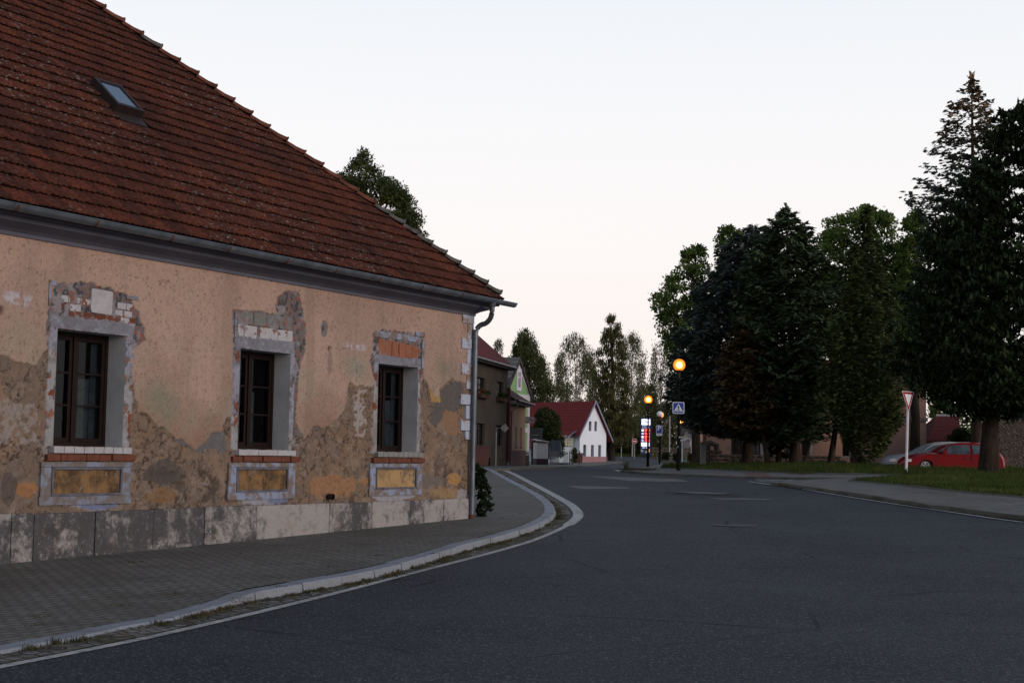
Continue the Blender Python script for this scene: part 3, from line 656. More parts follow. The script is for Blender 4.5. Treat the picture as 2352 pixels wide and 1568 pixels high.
for k, (a, b) in enumerate(zip(pj[:-1], pj[1:])):
    g = .008; a += g; b -= g; n_ = max(6, int((b-a)/.04)); m_ = 16; topv = V_PL+random.uniform(-.008, .012); pr_ = .038+random.uniform(-.006, .006)
    i0 = len(PV)
    for j in range(m_+1):
        for i in range(n_+1):
            u = a+(b-a)*i/n_; v = topv-(topv-zb)*((j/m_)**.8)
            e = min(i, n_-i, j)
            o = pr_+.006*(vn(np.array(u*9.), np.array(v*9.), 5)-.5)-(.012 if e == 0 else 0)
            PV.append(wp(u, v, float(o))); dk = dark.get(k, .5); PC.append((dk, dk, dk))
    for j in range(m_):
        for i in range(n_): q = i0+j*(n_+1)+i; PF.append((q, q+n_+1, q+n_+2, q+1))
    # top and ends
    q0 = len(PV); PV += [wp(a, topv, pr_-.012), wp(b, topv, pr_-.012), wp(b, topv+.004, -.05), wp(a, topv+.004, -.05)]; PC += [(dk,)*3]*4; PF.append((q0, q0+1, q0+2, q0+3))
    q0 = len(PV); PV += [wp(a, topv, pr_-.012), wp(a, topv, -.05), wp(a, zb, -.05), wp(a, zb, pr_-.012)]; PC += [(dk,)*3]*4; PF.append((q0, q0+1, q0+2, q0+3))
    q0 = len(PV); PV += [wp(b, topv, pr_-.012), wp(b, topv, -.05), wp(b, zb, -.05), wp(b, zb, pr_-.012)]; PC += [(dk,)*3]*4; PF.append((q0, q0+1, q0+2, q0+3))
pl = np_mesh('plinth', PV, PF, mat_plinth(), house, col=np.array(PC))
bm = bmesh.new(); bm.from_mesh(pl.data); bmesh.ops.recalc_face_normals(bm, faces=bm.faces); bm.to_mesh(pl.data); bm.free()
# cornice: cove profile swept along the facade and round the corner
prof = [(-.02, V_TOP-.02), (.035, V_TOP-.02), (.04, V_TOP+.03), (.10, V_TOP+.07), (.2, V_TOP+.11), (.28, V_TOP+.14), (.285, V_TOP+.20), (.40, V_TOP+.215), (.41, V_TOP+.30), (.2, V_TOP+.36)]
mb = MB()
for (o0, z0), (o1, z1) in zip(prof[:-1], prof[1:]):
    n_ = 12
    for i in range(n_):
        ua, ub = U_L-8+(24)*i/n_, U_L-8+(24)*(i+1)/n_
        ea0 = ua if i else ua; 
        A0 = hp(ua, o0, z0); A1 = hp(ua, o1, z1); B0 = hp(ub+(o0 if i == n_-1 else 0), o0, z0); B1 = hp(ub+(o1 if i == n_-1 else 0), o1, z1)
        mb.quad(A0, B0, B1, A1)
    mb.quad(hp(o0, o0, z0), hp(o0, -HB, z0), hp(o1, -HB, z1), hp(o1, o1, z1))
mb.build('cornice', mat_render('lavender_limewash', (.115, .118, .152), .9, .6, 1.0), house)
# quoins at the corner
mb = MB(); qy = [(721, 742.5, 1), (743.5, 776.5, 0), (777.5, 801, 1), (802, 835, 0), (836, 860.5, 1), (861.5, 893, 0), (906, 929, 1), (931, 962, 0), (965, 988.5, 1), (990, 1009, 0)]
for y0, y1, lg in qy:
    z1 = wuv(1075, y0)[1]; z0 = wuv(1075, y1)[1]; L_ = .47 if lg else .24
    mb.fbox(-L_+random.uniform(-.015, .015), -.003, z0, z1, -.03, .018+.012*lg)
    mb.box(hp(.008, -.2-(0.1 if lg else 0), (z0+z1)/2), FD*.012, FN*(.2+(.1 if lg else 0)), Z*(z1-z0)/2)
mb.build('corner_quoin', mat_flake('quoin_limewash', (.40, .44, .54), (.27, .19, .14), .50, .58, 3.0), house)
# small pipe stubs
pu, pv = wuv(754, 1139); mb = MB(); mb.tube([wp(pu, pv, -.08), wp(pu+.02, pv-.01, .10)], [.05, .055], 12, cap=False); mb.tube([wp(pu, pv, -.08), wp(pu+.02, pv-.01, .095)], [.04, .045], 12, cap=False)
mb.lathe(wp(pu, pv, 0), [(0, 0), (.001, .001)], 4); mb.build('vent_pipe', DARKMETAL, house, True)

# --- windows
def frame_rect(mb, u0, u1, v0, v1, o0, o1, w):
    mb.fbox(u0, u1, v1-w, v1, o0, o1); mb.fbox(u0, u1, v0, v0+w, o0, o1); mb.fbox(u0, u0+w, v0+w, v1-w, o0, o1); mb.fbox(u1-w, u1, v0+w, v1-w, o0, o1)
for k, (a, b) in enumerate(wins):
    W_ = tag(empty('window', wp((a+b)/2, V_SILL, 0)), None); par(W_, house)
    W_.matrix_parent_inverse = Matrix.Identity(4); W_.location = Vector(wp((a+b)/2, V_SILL, 0))-house.location
    W_['label'] = ['brown casement window with patched white brick lintel', 'brown casement window with grey block lintel', 'brown casement window with terracotta lintel'][k]
    def bd(mb, name, mat, sm=False):
        if not mb.v: return None
        o = mb.build(name, mat, None, sm); o.parent = W_; o.matrix_parent_inverse = Matrix.Translation(Vector(wp((a+b)/2, V_SILL, 0))).inverted(); return o
    # reveal
    mb = MB(); d0, d1 = .008, -DEPTH
    mb.quad(wp(a, V_SILL, d0), wp(a, V_HEAD, d0), wp(a, V_HEAD, d1), wp(a, V_SILL, d1)); mb.quad(wp(b, V_SILL, d0), wp(b, V_HEAD, d0), wp(b, V_HEAD, d1), wp(b, V_SILL, d1))
    mb.quad(wp(a, V_HEAD, d0), wp(b, V_HEAD, d0), wp(b, V_HEAD, d1), wp(a, V_HEAD, d1)); mb.quad(wp(a, V_SILL, d0), wp(b, V_SILL, d0), wp(b, V_SILL, d1), wp(a, V_SILL, d1))
    bd(mb, 'reveal', SMOOTH)
    lh = (.17, .19, .17)[k]
    # lintel masonry
    y0 = V_HEAD+lh+.01
    mbw, mbr, mbg = MB(), MB(), MB()
    def brick(mbx, u0, u1, v0, v1, o=.0):
        t_ = random.uniform(-.03, .03); w_, h_ = (u1-u0)/2-.006, (v1-v0)/2-.005; c = wp((u0+u1)/2, (v0+v1)/2, -.061+o+random.uniform(-.006, .006)); pts = []
        for cx_, cy_ in ((-1, -1), (1, -1), (1, 1), (-1, 1)):   # chipped outline
            k1, k2 = random.uniform(.02, .12), random.uniform(.04, .25)
            q1 = (cx_*w_*(1-k1), cy_*h_); q2 = (cx_*w_, cy_*h_*(1-k2)); pts += [q2, q1] if cx_*cy_ > 0 else [q1, q2]
        mbx.prism([c+FD*(x_*math.cos(t_)-y_*math.sin(t_))+Z*(x_*math.sin(t_)+y_*math.cos(t_)) for x_, y_ in pts], FN*.056)
    wd = b-a
    if k == 0:
        x = a+.22
        while x < b-.05: brick(mbr, x, x+.235, y0, y0+.10); x += .245
        rows = [(y0+.10, a+.0, .22, 3), (y0+.21, a-.04, .22, 3)]
        brick(mbr, a-.02, a+.2, y0+.10, y0+.2); brick(mbw, a+.22, a+.44, y0+.09, y0+.2)
        for j in range(3): brick(mbw, a-.02+.22*j, a+.2+.22*j, y0+.205, y0+.31-.01*j)
        brick(mbw, a+.62, a+1.06, y0+.10, y0+.46, .012)
        for j in range(2): brick(mbw, a+1.1+.2*j, a+1.29+.2*j, y0+.10, y0+.20)
        for j in range(2): brick(mbw, a+1.16+.2*j, a+1.35+.2*j, y0+.205, y0+.31)
        brick(mbw, b-.12, b+.07, y0+.0, y0+.095); brick(mbr, b+.08, b+.2, y0+.0, y0+.095)
    elif k == 1:
        for u0, u1 in ((a-.08, a+.42), (a+.50, a+.98), (a+.985, b+.06)): brick(mbw, u0, u1, y0-.02, y0+.20, .004)
        for j in range(4): brick(mbg, a-.02+.35*j, a+.32+.35*j, y0+.21, y0+.44-.01*(j % 2))
        brick(mbr, a-.13, a-.03, y0+.26, y0+.36)
    else:
        x = a-.02
        for j in range(6): brick(mbr, x, x+.225, y0-.02, y0+.30-.012*j, .01); x += .235
        mbg2 = MB(); mbg2.fbox(a-.1, b+.06, y0+.32, y0+.47, -.03, .012)
    bd(mbw, 'lintel_white_brick', TILEW) if mbw.v else None
    bd(mbr, 'lintel_red_brick', mat_render('terracotta_block', (.28, .115, .07), .95, .6, 5) if k == 2 else BRICKRED)
    if mbg.v: bd(mbg, 'lintel_grey_block', BLOCKG)
    # leftovers of the old moulded frame
    for q in (((a-.20, a-.17, V_HEAD+.30, V_HEAD+.595, -.01, .022), (a-.20, a-.06, V_HEAD+.60, V_HEAD+.67, -.01, .02), (b-.02, b+.22, V_HEAD+.55, V_HEAD+.61, -.02, .018)), ((a-.17, a-.14, V_HEAD+.1, V_HEAD+.60, -.01, .02),),
              ((b-.15, b+.2, V_HEAD+.62, V_HEAD+.70, -.01, .028), (b+.12, b+.19, V_HEAD+.0, V_HEAD+.56, -.01, .016), (a-.16, b+.1, V_HEAD+.50, V_HEAD+.62, -.03, .004)))[k]:
        mb = MB(); mb.fbox(*q); bd(mb, 'old_moulding', BLUEW)
    # sill: tiles over a course of red brick
    mb = MB(); n_ = (8, 3, 9)[k]; x0, x1 = a-.05, b+.14
    for j in range(n_): mb.box(wp(x0+(x1-x0)*(j+.5)/n_, V_SILL-.055, .03), FD*((x1-x0)/n_/2-.006), FN*.05, Z*.045)
    bd(mb, 'sill', TILEW if k < 2 else mat_render('grey_sill_tile', (.22, .22, .215), .9, .4, 4))
    mb = MB(); n_ = 7
    for j in range(n_): mb.box(wp(a-.15+(wd+.42)*(j+.5)/n_, V_SILL-.155-random.uniform(0, .012), .005+random.uniform(-.012, .02)), FD*((wd+.42)/n_/2-.008), FN*.045, Z*.045)
    bd(mb, 'sill_brick', BRICKRED)
    # apron panel below: painted moulding round an ochre board
    ua, ub = a-.22, b+.22; va, vb = V_SILL-.84, V_SILL-.225
    mb = MB(); mb.fbox(ua, ub, vb-.07, vb, -.02, .028); mb.fbox(ua+.01, ua+.2, va+.13, vb-.075, -.02, .018); mb.fbox(ub-.2, ub-.01, va+.13, vb-.075, -.02, .018); mb.fbox(ua, ub, va+.005, va+.128, -.02, .014)
    bd(mb, 'apron_moulding', BLUEW if k != 0 else mat_flake('blue_white_moulding', (.22, .245, .32), (.18, .15, .135), .42, .54, 5))
    mb = MB(); frame_rect(mb, ua+.205, ub-.205, va+.13, vb-.075, -.02, .03, .035); bd(mb, 'apron_bead', flat('dark_bead', (.10, .10, .12), .9, .1, .4) if k == 0 else bpy.data.materials['dark_bead'])
    mb = MB(); mb.fbox(ua+.24, ub-.24, va+.165, vb-.11, -.03, -.005); bd(mb, 'apron_board', OCHRE if k < 2 else mat_flake('ochre_plaster', (.40, .26, .125), (.22, .14, .08), .46, .66, 3.0))
    mb = MB(); mb.fbox(ua-.05, ub+.05, va-.09, va, -.03, .008); pass
    # frame, sashes, glass
    o0, o1 = -DEPTH, -DEPTH+.06
    mb = MB(); frame_rect(mb, a, b, V_SILL, V_HEAD, o0-.02, o1, .055)
    mid = (a+b)/2; mb.fbox(mid-.03, mid+.03, V_SILL+.055, V_HEAD-.055, o0, o1+.012)
    bd(mb, 'frame', WOODBR)
    mb = MB()
    for x0, x1 in ((a+.058, mid-.032), (mid+.032, b-.058)):
        frame_rect(mb, x0, x1, V_SILL+.058, V_HEAD-.058, o0-.01, o1-.012, .06)
        for j in (1, 2): vv = V_SILL+.118+(V_HEAD-V_SILL-.236)*j/3; mb.fbox(x0+.06, x1-.06, vv-.014, vv+.014, o0-.005, o1-.016)
    bd(mb, 'sash', WOODBR)
    mb = MB(); mb.fbox(a+.1, b-.1, V_SILL+.1, V_HEAD-.1, o0-.004, o0+.002)
    gm = M('pane_glass', .06, .5); gm.col((.01, .011, .012)); gm.t.nodes.remove(gm.b); t_ = gm.n('ShaderNodeBsdfTransparent'); t_.inputs[0].default_value = (.55, .58, .6, 1); gg = gm.n('ShaderNodeBsdfGlossy'); gg.inputs['Roughness'].default_value = .03; gg.inputs[0].default_value = (.8, .85, .9, 1)
    mx = gm.n('ShaderNodeMixShader'); mx.inputs[0].default_value = .02; gm.l(t_.outputs[0], mx.inputs[1]); gm.l(gg.outputs[0], mx.inputs[2]); gm.l(mx.outputs[0], gm.out.inputs[0])
    bd(mb, 'pane', gm.m)
    # room: dark box and part-drawn net curtain
    mb = MB(); ri = -DEPTH-1.6
    mb.quad(wp(a-.3, V_SILL-.5, ri), wp(b+.6, V_SILL-.5, ri), wp(b+.6, V_HEAD+.3, ri), wp(a-.3, V_HEAD+.3, ri))
    for q in (a-.3, b+.6): mb.quad(wp(q, V_SILL-.5, ri), wp(q, V_HEAD+.3, ri), wp(q, V_HEAD+.3, -DEPTH-.03), wp(q, V_SILL-.5, -DEPTH-.03))
    for q in (V_SILL-.5, V_HEAD+.3): mb.quad(wp(a-.3, q, ri), wp(b+.6, q, ri), wp(b+.6, q, -DEPTH-.03), wp(a-.3, q, -DEPTH-.03))
    bd(mb, 'dark_room', DARKIN)
    mb = MB(); cw = [(a+.05, a+.33, V_SILL+.05, V_HEAD-.1), (b-.5, b-.22, V_SILL+.05, V_SILL+(1.0 if k != 1 else 1.15)), (b-.22, b-.04, V_SILL+.05, V_HEAD-.1)]
    if k == 1: cw = [(a+.06, a+.5, V_SILL+.05, V_SILL+.8), (mid+.06, mid+.33, V_SILL+.05, V_SILL+.98)]
    for (x0, x1, y0_, y1_) in cw:
        n_ = 16
        for j in range(n_):
            xa, xb = x0+(x1-x0)*j/n_, x0+(x1-x0)*(j+1)/n_; oa = -DEPTH-.08+.015*math.sin(j*1.9); ob = -DEPTH-.08+.015*math.sin((j+1)*1.9)
            mb.quad(wp(xa, y0_, oa), wp(xb, y0_, ob), wp(xb, y1_, ob), wp(xa, y1_, oa))
    bd(mb, 'curtain', CURT)

# --- roof
EO = .45; EZ = 3.24+CZ; TP = .91; COURSE = .335; SL = math.hypot(1, TP)
KT = (HB+2*EO)/2       # run to the ridge
def rp_(u, s, hgt=0.0):   # roof point: s measured up the slope from the eave, hgt normal to it
    k = s/SL; nrm = (FN*TP+Z)/SL
    return FC+FD*u+FN*(EO-k)+Z*(EZ+k*TP)+nrm*hgt
TW = .22; NC = int(KT*SL/COURSE)+1; cx = TW/6
RVs, RF, RUV, RMI = [], [], [], []
sk0, sk1, ss0, ss1 = None, None, None, None
def ruv(px, py):
    r = ray(px, py); nrm = (FN*TP+Z)/SL; p0 = rp_(0, 0); t = (p0-O3)@nrm/(r@nrm); p = O3+r*t; d = p-p0; return d@FD, d@((-FN+Z*TP)/SL)
sq = [ruv(*q) for q in ((213, 205), (256, 215), (312, 269), (263, 258))]
SKU0, SKU1 = (sq[0][0]+sq[3][0])/2, (sq[1][0]+sq[2][0])/2; SKS0, SKS1 = (sq[2][1]+sq[3][1])/2, (sq[0][1]+sq[1][1])/2
print('skylight', SKU0, SKU1, SKS0, SKS1)
tj = RNG.uniform(-1, 1, (200, 60))
for c in range(NC):
    s0 = c*COURSE; s1 = min(s0+COURSE+.03, KT*SL); k0 = s0/SL; ur = EO-k0-.02
    if s0 >= KT*SL: break
    n_ = int((ur-(-24.2))/cx); uu = ur-np.arange(n_+1)*cx
    ti = np.floor((uu+30)/TW).astype(int); ph = ((uu+30)/TW) % 1.0
    rib = np.where((ph > .02) & (ph < .2), 1.0, 0)+np.where((ph > .5) & (ph < .68), .75, 0)
    rib = .017*rib+.004
    jit = np.array([tj[t % 200, c % 60] for t in ti])
    lo_h = .058+rib+.005*jit; up_h = .010+rib*.9+.005*jit
    s_lo = s0-.012-.016*(ph-.5)**2*4*0+.006*jit+.014*np.cos(2*PI*ph*2)
    i0 = len(RVs)
    for q in range(n_+1):
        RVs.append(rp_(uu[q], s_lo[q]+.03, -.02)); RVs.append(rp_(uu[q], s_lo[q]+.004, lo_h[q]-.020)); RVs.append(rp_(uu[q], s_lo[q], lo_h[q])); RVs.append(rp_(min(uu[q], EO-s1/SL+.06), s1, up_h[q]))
    for q in range(n_):
        um_ = (uu[q]+uu[q+1])/2; 
        if SKU0-.1 < um_ < SKU1+.1 and SKS0-.15 < s0+.17 < SKS1+.12: continue
        for r in range(3):
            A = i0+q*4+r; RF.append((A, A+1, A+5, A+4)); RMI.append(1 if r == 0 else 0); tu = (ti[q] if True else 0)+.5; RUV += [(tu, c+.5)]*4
roof = np_mesh('roof', RVs, RF, [mat_roof_tile('red_clay_tile', [(.030, .013, .011), (.066, .022, .015), (.10, .030, .018), (.145, .041, .021)], .75), flat('gap_shade_under_tiles', (.012, .008, .007), .95, .05)], house, uv=RUV, mi=RMI)  # shadow under each tile course is put into the gap faces' dark colour
mb = MB()   # hidden slopes and boarding under the tiles
RID = EZ+KT*TP
a0 = rp_(EO-.01, 0, -.03); a1 = rp_(-24.3, 0, -.03); ub = EO-KT
apex = FC+FD*ub+FN*(EO-KT)+Z*(RID-.03); apexL = FC+FD*(-24.3)+FN*(EO-KT)+Z*(RID-.03)
b0 = FC+FD*(EO-.01)+FN*(EO-2*KT)+Z*(EZ-.03); b1 = FC+FD*(-24.3)+FN*(EO-2*KT)+Z*(EZ-.03)
mb.quad(a0, a1, apexL, apex); mb.poly([a0, apex, b0]); mb.quad(b0, b1, apexL, apex); mb.poly([a1, b1, apexL])
mb.build('roof_slope', mat_rows('plain_red_tile', (.14, .045, .028), (.2, .06, .03), .25), house)
# hip caps
mb = MB(); mo = MB()
hipd = (-FD-FN+Z*TP); hl = np.linalg.norm(hipd); hd = hipd/hl; L_ = KT*hl; s = .1; k = 0; sidev = np.cross(hd, Z); sidev /= np.linalg.norm(sidev); upv = np.cross(sidev, hd)
if upv[2] < 0: upv = -upv
H0 = FC+FD*EO+FN*EO+Z*(EZ+.035)
cur_old = None
HIPC = flat('hip_clay', (.11, .04, .026), .9, .15, .45, 5, bump=.5); HIPM = flat('grey_lichen_cap', (.095, .086, .078), .95, .1, .5, 7, bump=.8)
def flush_cap():
    global mb
    if mb.v: mb.build('hip_mortar_cap' if cur_old else 'hip_tile', HIPM if cur_old else HIPC, house, True)
    mb = MB()
while s < L_-.2:
    old = s < 3.3; ln = .44 if not old else .36; n_ = 9; rings = []; jv = random.uniform(-.014, .014)
    for (q, r, w) in ((0, .115, .03), (.05, .132, .040), (.12, .114, .024), (.5, .095, .0), (1.02, .085, -.01)):
        p = H0+hd*(s+q*ln)+upv*(w*.7+jv*.6+.015*math.sin(s*.9)); ring = []
        for j in range(n_): th = PI*j/(n_-1); ring.append(p+sidev*math.cos(th)*r*1.15+upv*math.sin(th)*r*.95)
        rings.append(ring)
    m_old = old or random.random() < .12
    if cur_old is not None and m_old != cur_old: flush_cap()
    cur_old = m_old; m = mb
    for A, B in zip(rings[:-1], rings[1:]):
        for j in range(n_-1): m.quad(A[j], A[j+1], B[j+1], B[j])
    m.poly(rings[0]); s += ln; k += 1
flush_cap()
# mortar bedding under the caps
V_, F_ = [], []
n_ = 260
for i in range(n_+1):
    s = L_*i/n_; w = .16+.05*(float(vn(np.array(s*4.), np.array(.3)))-.5)*2; hgt = .02
    p = H0+hd*s; toF = (-FD*1.0+np.array([0, 0, 0]))  # towards the front slope
    V_.append(p+upv*.02); V_.append(p-FD*w*.95-Z*.01+FN*.0+Z*(-.045+.02*float(vn(np.array(s*9.), np.array(7.7)))))
for i in range(n_): F_.append((2*i, 2*i+1, 2*i+3, 2*i+2))
np_mesh('bedding_mortar', V_, F_, flat('bedding_mortar', (.17, .14, .12), .95, .1, .7, 9, bump=1.), house)
# gutter with brackets
mb = MB(); gz = 3.195+CZ; go = .56; gr = .085; n_ = 10
ug = np.linspace(-24.3, .74, 60)
for i in range(len(ug)-1):
    for j in range(n_):
        t0, t1 = PI+PI*j/n_, PI+PI*(j+1)/n_
        for rr in (gr, gr-.006):
            mb.quad(hp(ug[i], go+rr*math.cos(t0), gz+rr*math.sin(t0)), hp(ug[i], go+rr*math.cos(t1), gz+rr*math.sin(t1)), hp(ug[i+1], go+rr*math.cos(t1), gz+rr*math.sin(t1)), hp(ug[i+1], go+rr*math.cos(t0), gz+rr*math.sin(t0)))
mb.tube([hp(-24.3, go+gr, gz), hp(.74, go+gr, gz)], .012, 8)
mb.poly([hp(.74, go+gr*math.cos(PI+PI*j/n_), gz+gr*math.sin(PI+PI*j/n_)) for j in range(n_+1)])
gut = mb.build('gutter', ZINC, house, True, fixn=False)
bu = [wuv(x, y, .6)[0] for x, y in ((39, 480), (221, 515), (394, 550), (525, 575), (658, 601), (770, 625), (871, 645), (968, 664), (1060, 683))]
for u in [bu[0]-2, bu[0]-1]+bu:
    mb = MB()
    for j in range(n_):
        t0, t1 = PI+PI*j/n_, PI+PI*(j+1)/n_; r0 = gr+.001; r1 = gr+.008
        pts = [hp(u, go+r*math.cos(t), gz+r*math.sin(t)) for r, t in ((r0, t0), (r1, t0), (r1, t1), (r0, t1))]; mb.prism([p-FD*.016 for p in pts], FD*.032)
    mb.build('gutter_bracket', RUST, gut)
# downpipe
pp = [wp(*wuv(1083, 1186, .09), .09), wp(*wuv(1092, 772, .09), .09), wp(*wuv(1094, 758, .10), .10), wp(*wuv(1103, 747, .18), .18), wp(*wuv(1116, 742, .32), .32), wp(*wuv(1126, 731, .46), .46), wp(*wuv(1130, 716, .54), .54)]; pp.append(np.array([pp[-1][0], pp[-1][1], 3.13+CZ]))
mb = MB(); 
def smooth3(pts):
    P_ = np.array(pts); out = []
    for i in range(len(P_)-1):
        p0, p1, p2, p3 = P_[max(i-1, 0)], P_[i], P_[i+1], P_[min(i+2, len(P_)-1)]
        for t in np.linspace(0, 1, 5, endpoint=False): out.append(.5*((2*p1)+(-p0+p2)*t+(2*p0-5*p1+4*p2-p3)*t*t+(-p0+3*p1-3*p2+p3)*t**3))
    out.append(P_[-1]); return out
sm = smooth3(pp[1:])
mb.tube([pp[0], pp[1]], .054, 14); mb.tube(list(sm), .054, 14); mb.tube([pp[1]-Z*.04, pp[1]+Z*.03], .061, 14); mb.tube([pp[-1]-Z*.12, pp[-1]-Z*.04, pp[-1]+Z*.03], [.055, .075, .085], 14)
for t in (.12, .62): q = pp[0]*(1-t)+pp[1]*t; mb.tube([q-Z*.012, q+Z*.012], .062, 14); mb.tube([q, q-FN*.1], .008, 6)
dpo = mb.build('downpipe', ZINC, house, True)
mb = MB(); mb.tube([pp[0]-Z*.06, pp[0]+Z*.05], [.06, .055], 14); mb.build('drain_socket', RUST, dpo, True)
# skylight
sky_ = MB(); gl = MB(); fr = MB()
sk = house
bs = .19
def rbox(mb, u0, u1, s0, s1, h0, h1): mb.box(rp_((u0+u1)/2, (s0+s1)/2, (h0+h1)/2), FD*(u1-u0)/2, (-FN+Z*TP)/SL*(s1-s0)/2, (FN*TP+Z)/SL*(h1-h0)/2)
g_ = .07
for q in ((SKU0-g_, SKU0, SKS0-g_, SKS1+g_), (SKU1, SKU1+g_, SKS0-g_, SKS1+g_), (SKU0, SKU1, SKS0-g_, SKS0), (SKU0, SKU1, SKS1, SKS1+g_)): rbox(fr, *q, -.02, bs)
rbox(fr, SKU0-.2, SKU0-g_-.002, SKS0-.25, SKS1+.12, -.02, .03); rbox(fr, SKU1+g_+.002, SKU1+.2, SKS0-.25, SKS1+.12, -.02, .03); rbox(fr, SKU0-g_, SKU1+g_, SKS0-.32, SKS0-g_-.002, -.02, .045)
rbox(fr, SKU0-g_, SKU1+g_, SKS1+g_+.002, SKS1+.2, -.02, .03)
fo = fr.build('skylight', flat('skylight_frame', (.02, .012, .011), .6, .3), house)
rbox(gl, SKU0, SKU1, SKS0, SKS1, bs-.05, bs-.02)
sg = M('skylight_glass', .12, .5); sg.col((.035, .05, .075)); sg.b.inputs['Coat Weight'].default_value = .6; sg.b.inputs['Coat IOR'].default_value = 1.7; sg.b.inputs['Coat Roughness'].default_value = .08; sg.b.inputs['Specular IOR Level'].default_value = .9
gl.build('pane', sg.m, fo)

# ================================================================== LEFT ROW OF HOUSES
def wall_holes(A, D, N, L, H, holes, z0, depth=.16):
    """wall sheet with openings; A base point, D along, N outward. returns MB"""
    mb = MB(); us_ = sorted({0, L, *[q for h in holes for q in h[:2]]}); vs2 = sorted({0, H, *[q for h in holes for q in h[2:4]]})
    P_ = lambda u, v, o=0: np.array([A[0], A[1], z0])+D*u+N*o+Z*v
    for ua, ub_ in zip(us_[:-1], us_[1:]):
        for va_, vb_ in zip(vs2[:-1], vs2[1:]):
            cu_, cv_ = (ua+ub_)/2, (va_+vb_)/2
            if any(h[0] < cu_ < h[1] and h[2] < cv_ < h[3] for h in holes): continue
            mb.quad(P_(ua, va_), P_(ub_, va_), P_(ub_, vb_), P_(ua, vb_))
    for a, b, c, d in [h[:4] for h in holes]:
        mb.quad(P_(a, c), P_(a, d), P_(a, d, -depth), P_(a, c, -depth)); mb.quad(P_(b, c), P_(b, d), P_(b, d, -depth), P_(b, c, -depth))
        mb.quad(P_(a, d), P_(b, d), P_(b, d, -depth), P_(a, d, -depth)); mb.quad(P_(a, c), P_(b, c), P_(b, c, -depth), P_(a, c, -depth))
    return mb, P_
def window_part(house_, P_, a, b, c, d, frame_mat, depth=.16, muntin=True, sill=None, glass=None):
    mb = MB(); w = .06
    def bx(u0, u1, v0, v1, o0, o1, m=mb):
        pts = [P_(u0, v0, o0), P_(u1, v0, o0), P_(u1, v1, o0), P_(u0, v1, o0)]; m.prism(pts, P_(u0, v0, o1)-P_(u0, v0, o0))
    for q in ((a, b, d-w, d), (a, b, c, c+w), (a, a+w, c+w, d-w), (b-w, b, c+w, d-w)): bx(*q, -depth-.03, -depth+.03)
    if muntin: m_ = (a+b)/2; bx(m_-.03, m_+.03, c+w, d-w, -depth-.02, -depth+.025); vv = c+(d-c)*.66; bx(a+w, m_-.031, vv-.025, vv+.025, -depth-.02, -depth+.02); bx(m_+.031, b-w, vv-.025, vv+.025, -depth-.02, -depth+.02)
    o = mb.build('window', frame_mat, house_)
    g = MB(); bx(a+w, b-w, c+w, d-w, -depth-.035, -depth-.01, g); g.build('pane', glass or GLASS, o)
    if sill: g = MB(); bx(a-.06, b+.06, c-.07, c-.003, -.05, .07, g); g.build('sill', sill, o)
    return o
def hdir(deg):   # facade running away from the camera, deg to the right of straight ahead
    a = math.radians(deg); D = np.array([math.sin(a), math.cos(a), 0]); return D, np.array([D[1], -D[0], 0])
def pxu(A, D, N, px, py, off=0.0):   # facade coordinates of a pixel on a wall plane
    r = ray(px, py); A3 = np.array([A[0], A[1], 0.]); t = ((A3+N*off)-np.array([0, 0, 0]))@N/(r@N); p = r*t; return (p-A3)@D, p[2]+CZ
def roof_tiles_plane(mb, A, B, C, D_): mb.quad(A, B, C, D_)

# --- dark two-storey house
D1, N1 = hdir(12.6)
A = at(1163, 1067.7, 88)[:2]; L1 = 26.0; A = A-D1[:2]*L1; zb1 = float(tz(*at(1163, 1067.7, 88)[:2]))
z0 = zb1-.6; eave = at(1163, 846, 88)[2]
h1 = thing('dark_house', 'two-storey dark brown rendered house with dark red roof behind the downpipe', 'house', (A[0], A[1], z0))
SC = .238596*.91875/ .91875
def zc(x, y): return ((1190+x/4.238)*.91875, (820+y/4.238)*.91875)     # close-up crop to picture pixels
def zd(x, y): return ((1180+x/8.708)*.91875, (1000+y/8.708)*.91875)
holes = []
for (x0, y0), (x1, y1) in ((zc(215, 565), zc(292, 765)), (zc(5, 525), zc(98, 740)), (zc(212, 1030), zc(283, 1248)), (zc(5, 1005), zc(90, 1240))):
    u0, _ = pxu(A, D1, N1, x0, (y0+y1)/2); u1, _ = pxu(A, D1, N1, x1, (y0+y1)/2)
    um_ = pxu(A, D1, N1, (x0+x1)/2, y0)[1]; un_ = pxu(A, D1, N1, (x0+x1)/2, y1)[1]; holes.append([u0, u1, un_-z0, um_-z0])
# same storey, same heights
for i, j in ((0, 1), (2, 3)):
    for q in (2, 3): m_ = (holes[i][q]+holes[j][q])/2; holes[i][q] = holes[j][q] = m_
w0 = holes[0][1]-holes[0][0]; pitch_ = holes[0][0]-holes[1][0]
mb, P1 = wall_holes(A, D1, N1, L1, eave-z0, holes, z0)
DKR = mat_render('dark_brown_render', (.105, .088, .07), .95, .8, .5)
G1 = lambda u, o, z: np.array([A[0], A[1], 0])+D1*u+N1*o+Z*z
mb.quad(G1(L1, 0, z0), G1(L1, -8, z0), G1(L1, -8, eave), G1(L1, 0, eave)); mb.quad(G1(0, 0, z0), G1(0, -8, z0), G1(0, -8, eave), G1(0, 0, eave)); mb.quad(G1(0, -8, z0), G1(L1, -8, z0), G1(L1, -8, eave), G1(0, -8, eave))
mb.poly([G1(0, 0, eave), G1(0, -8, eave), G1(0, -4, eave+3.6)])
mb.build('wall', DKR, h1)
for q in holes: window_part(h1, P1, *q, WOODBR, sill=mat_render('dark_sill', (.11, .10, .09), .9) if q is holes[0] else bpy.data.materials['dark_sill'])
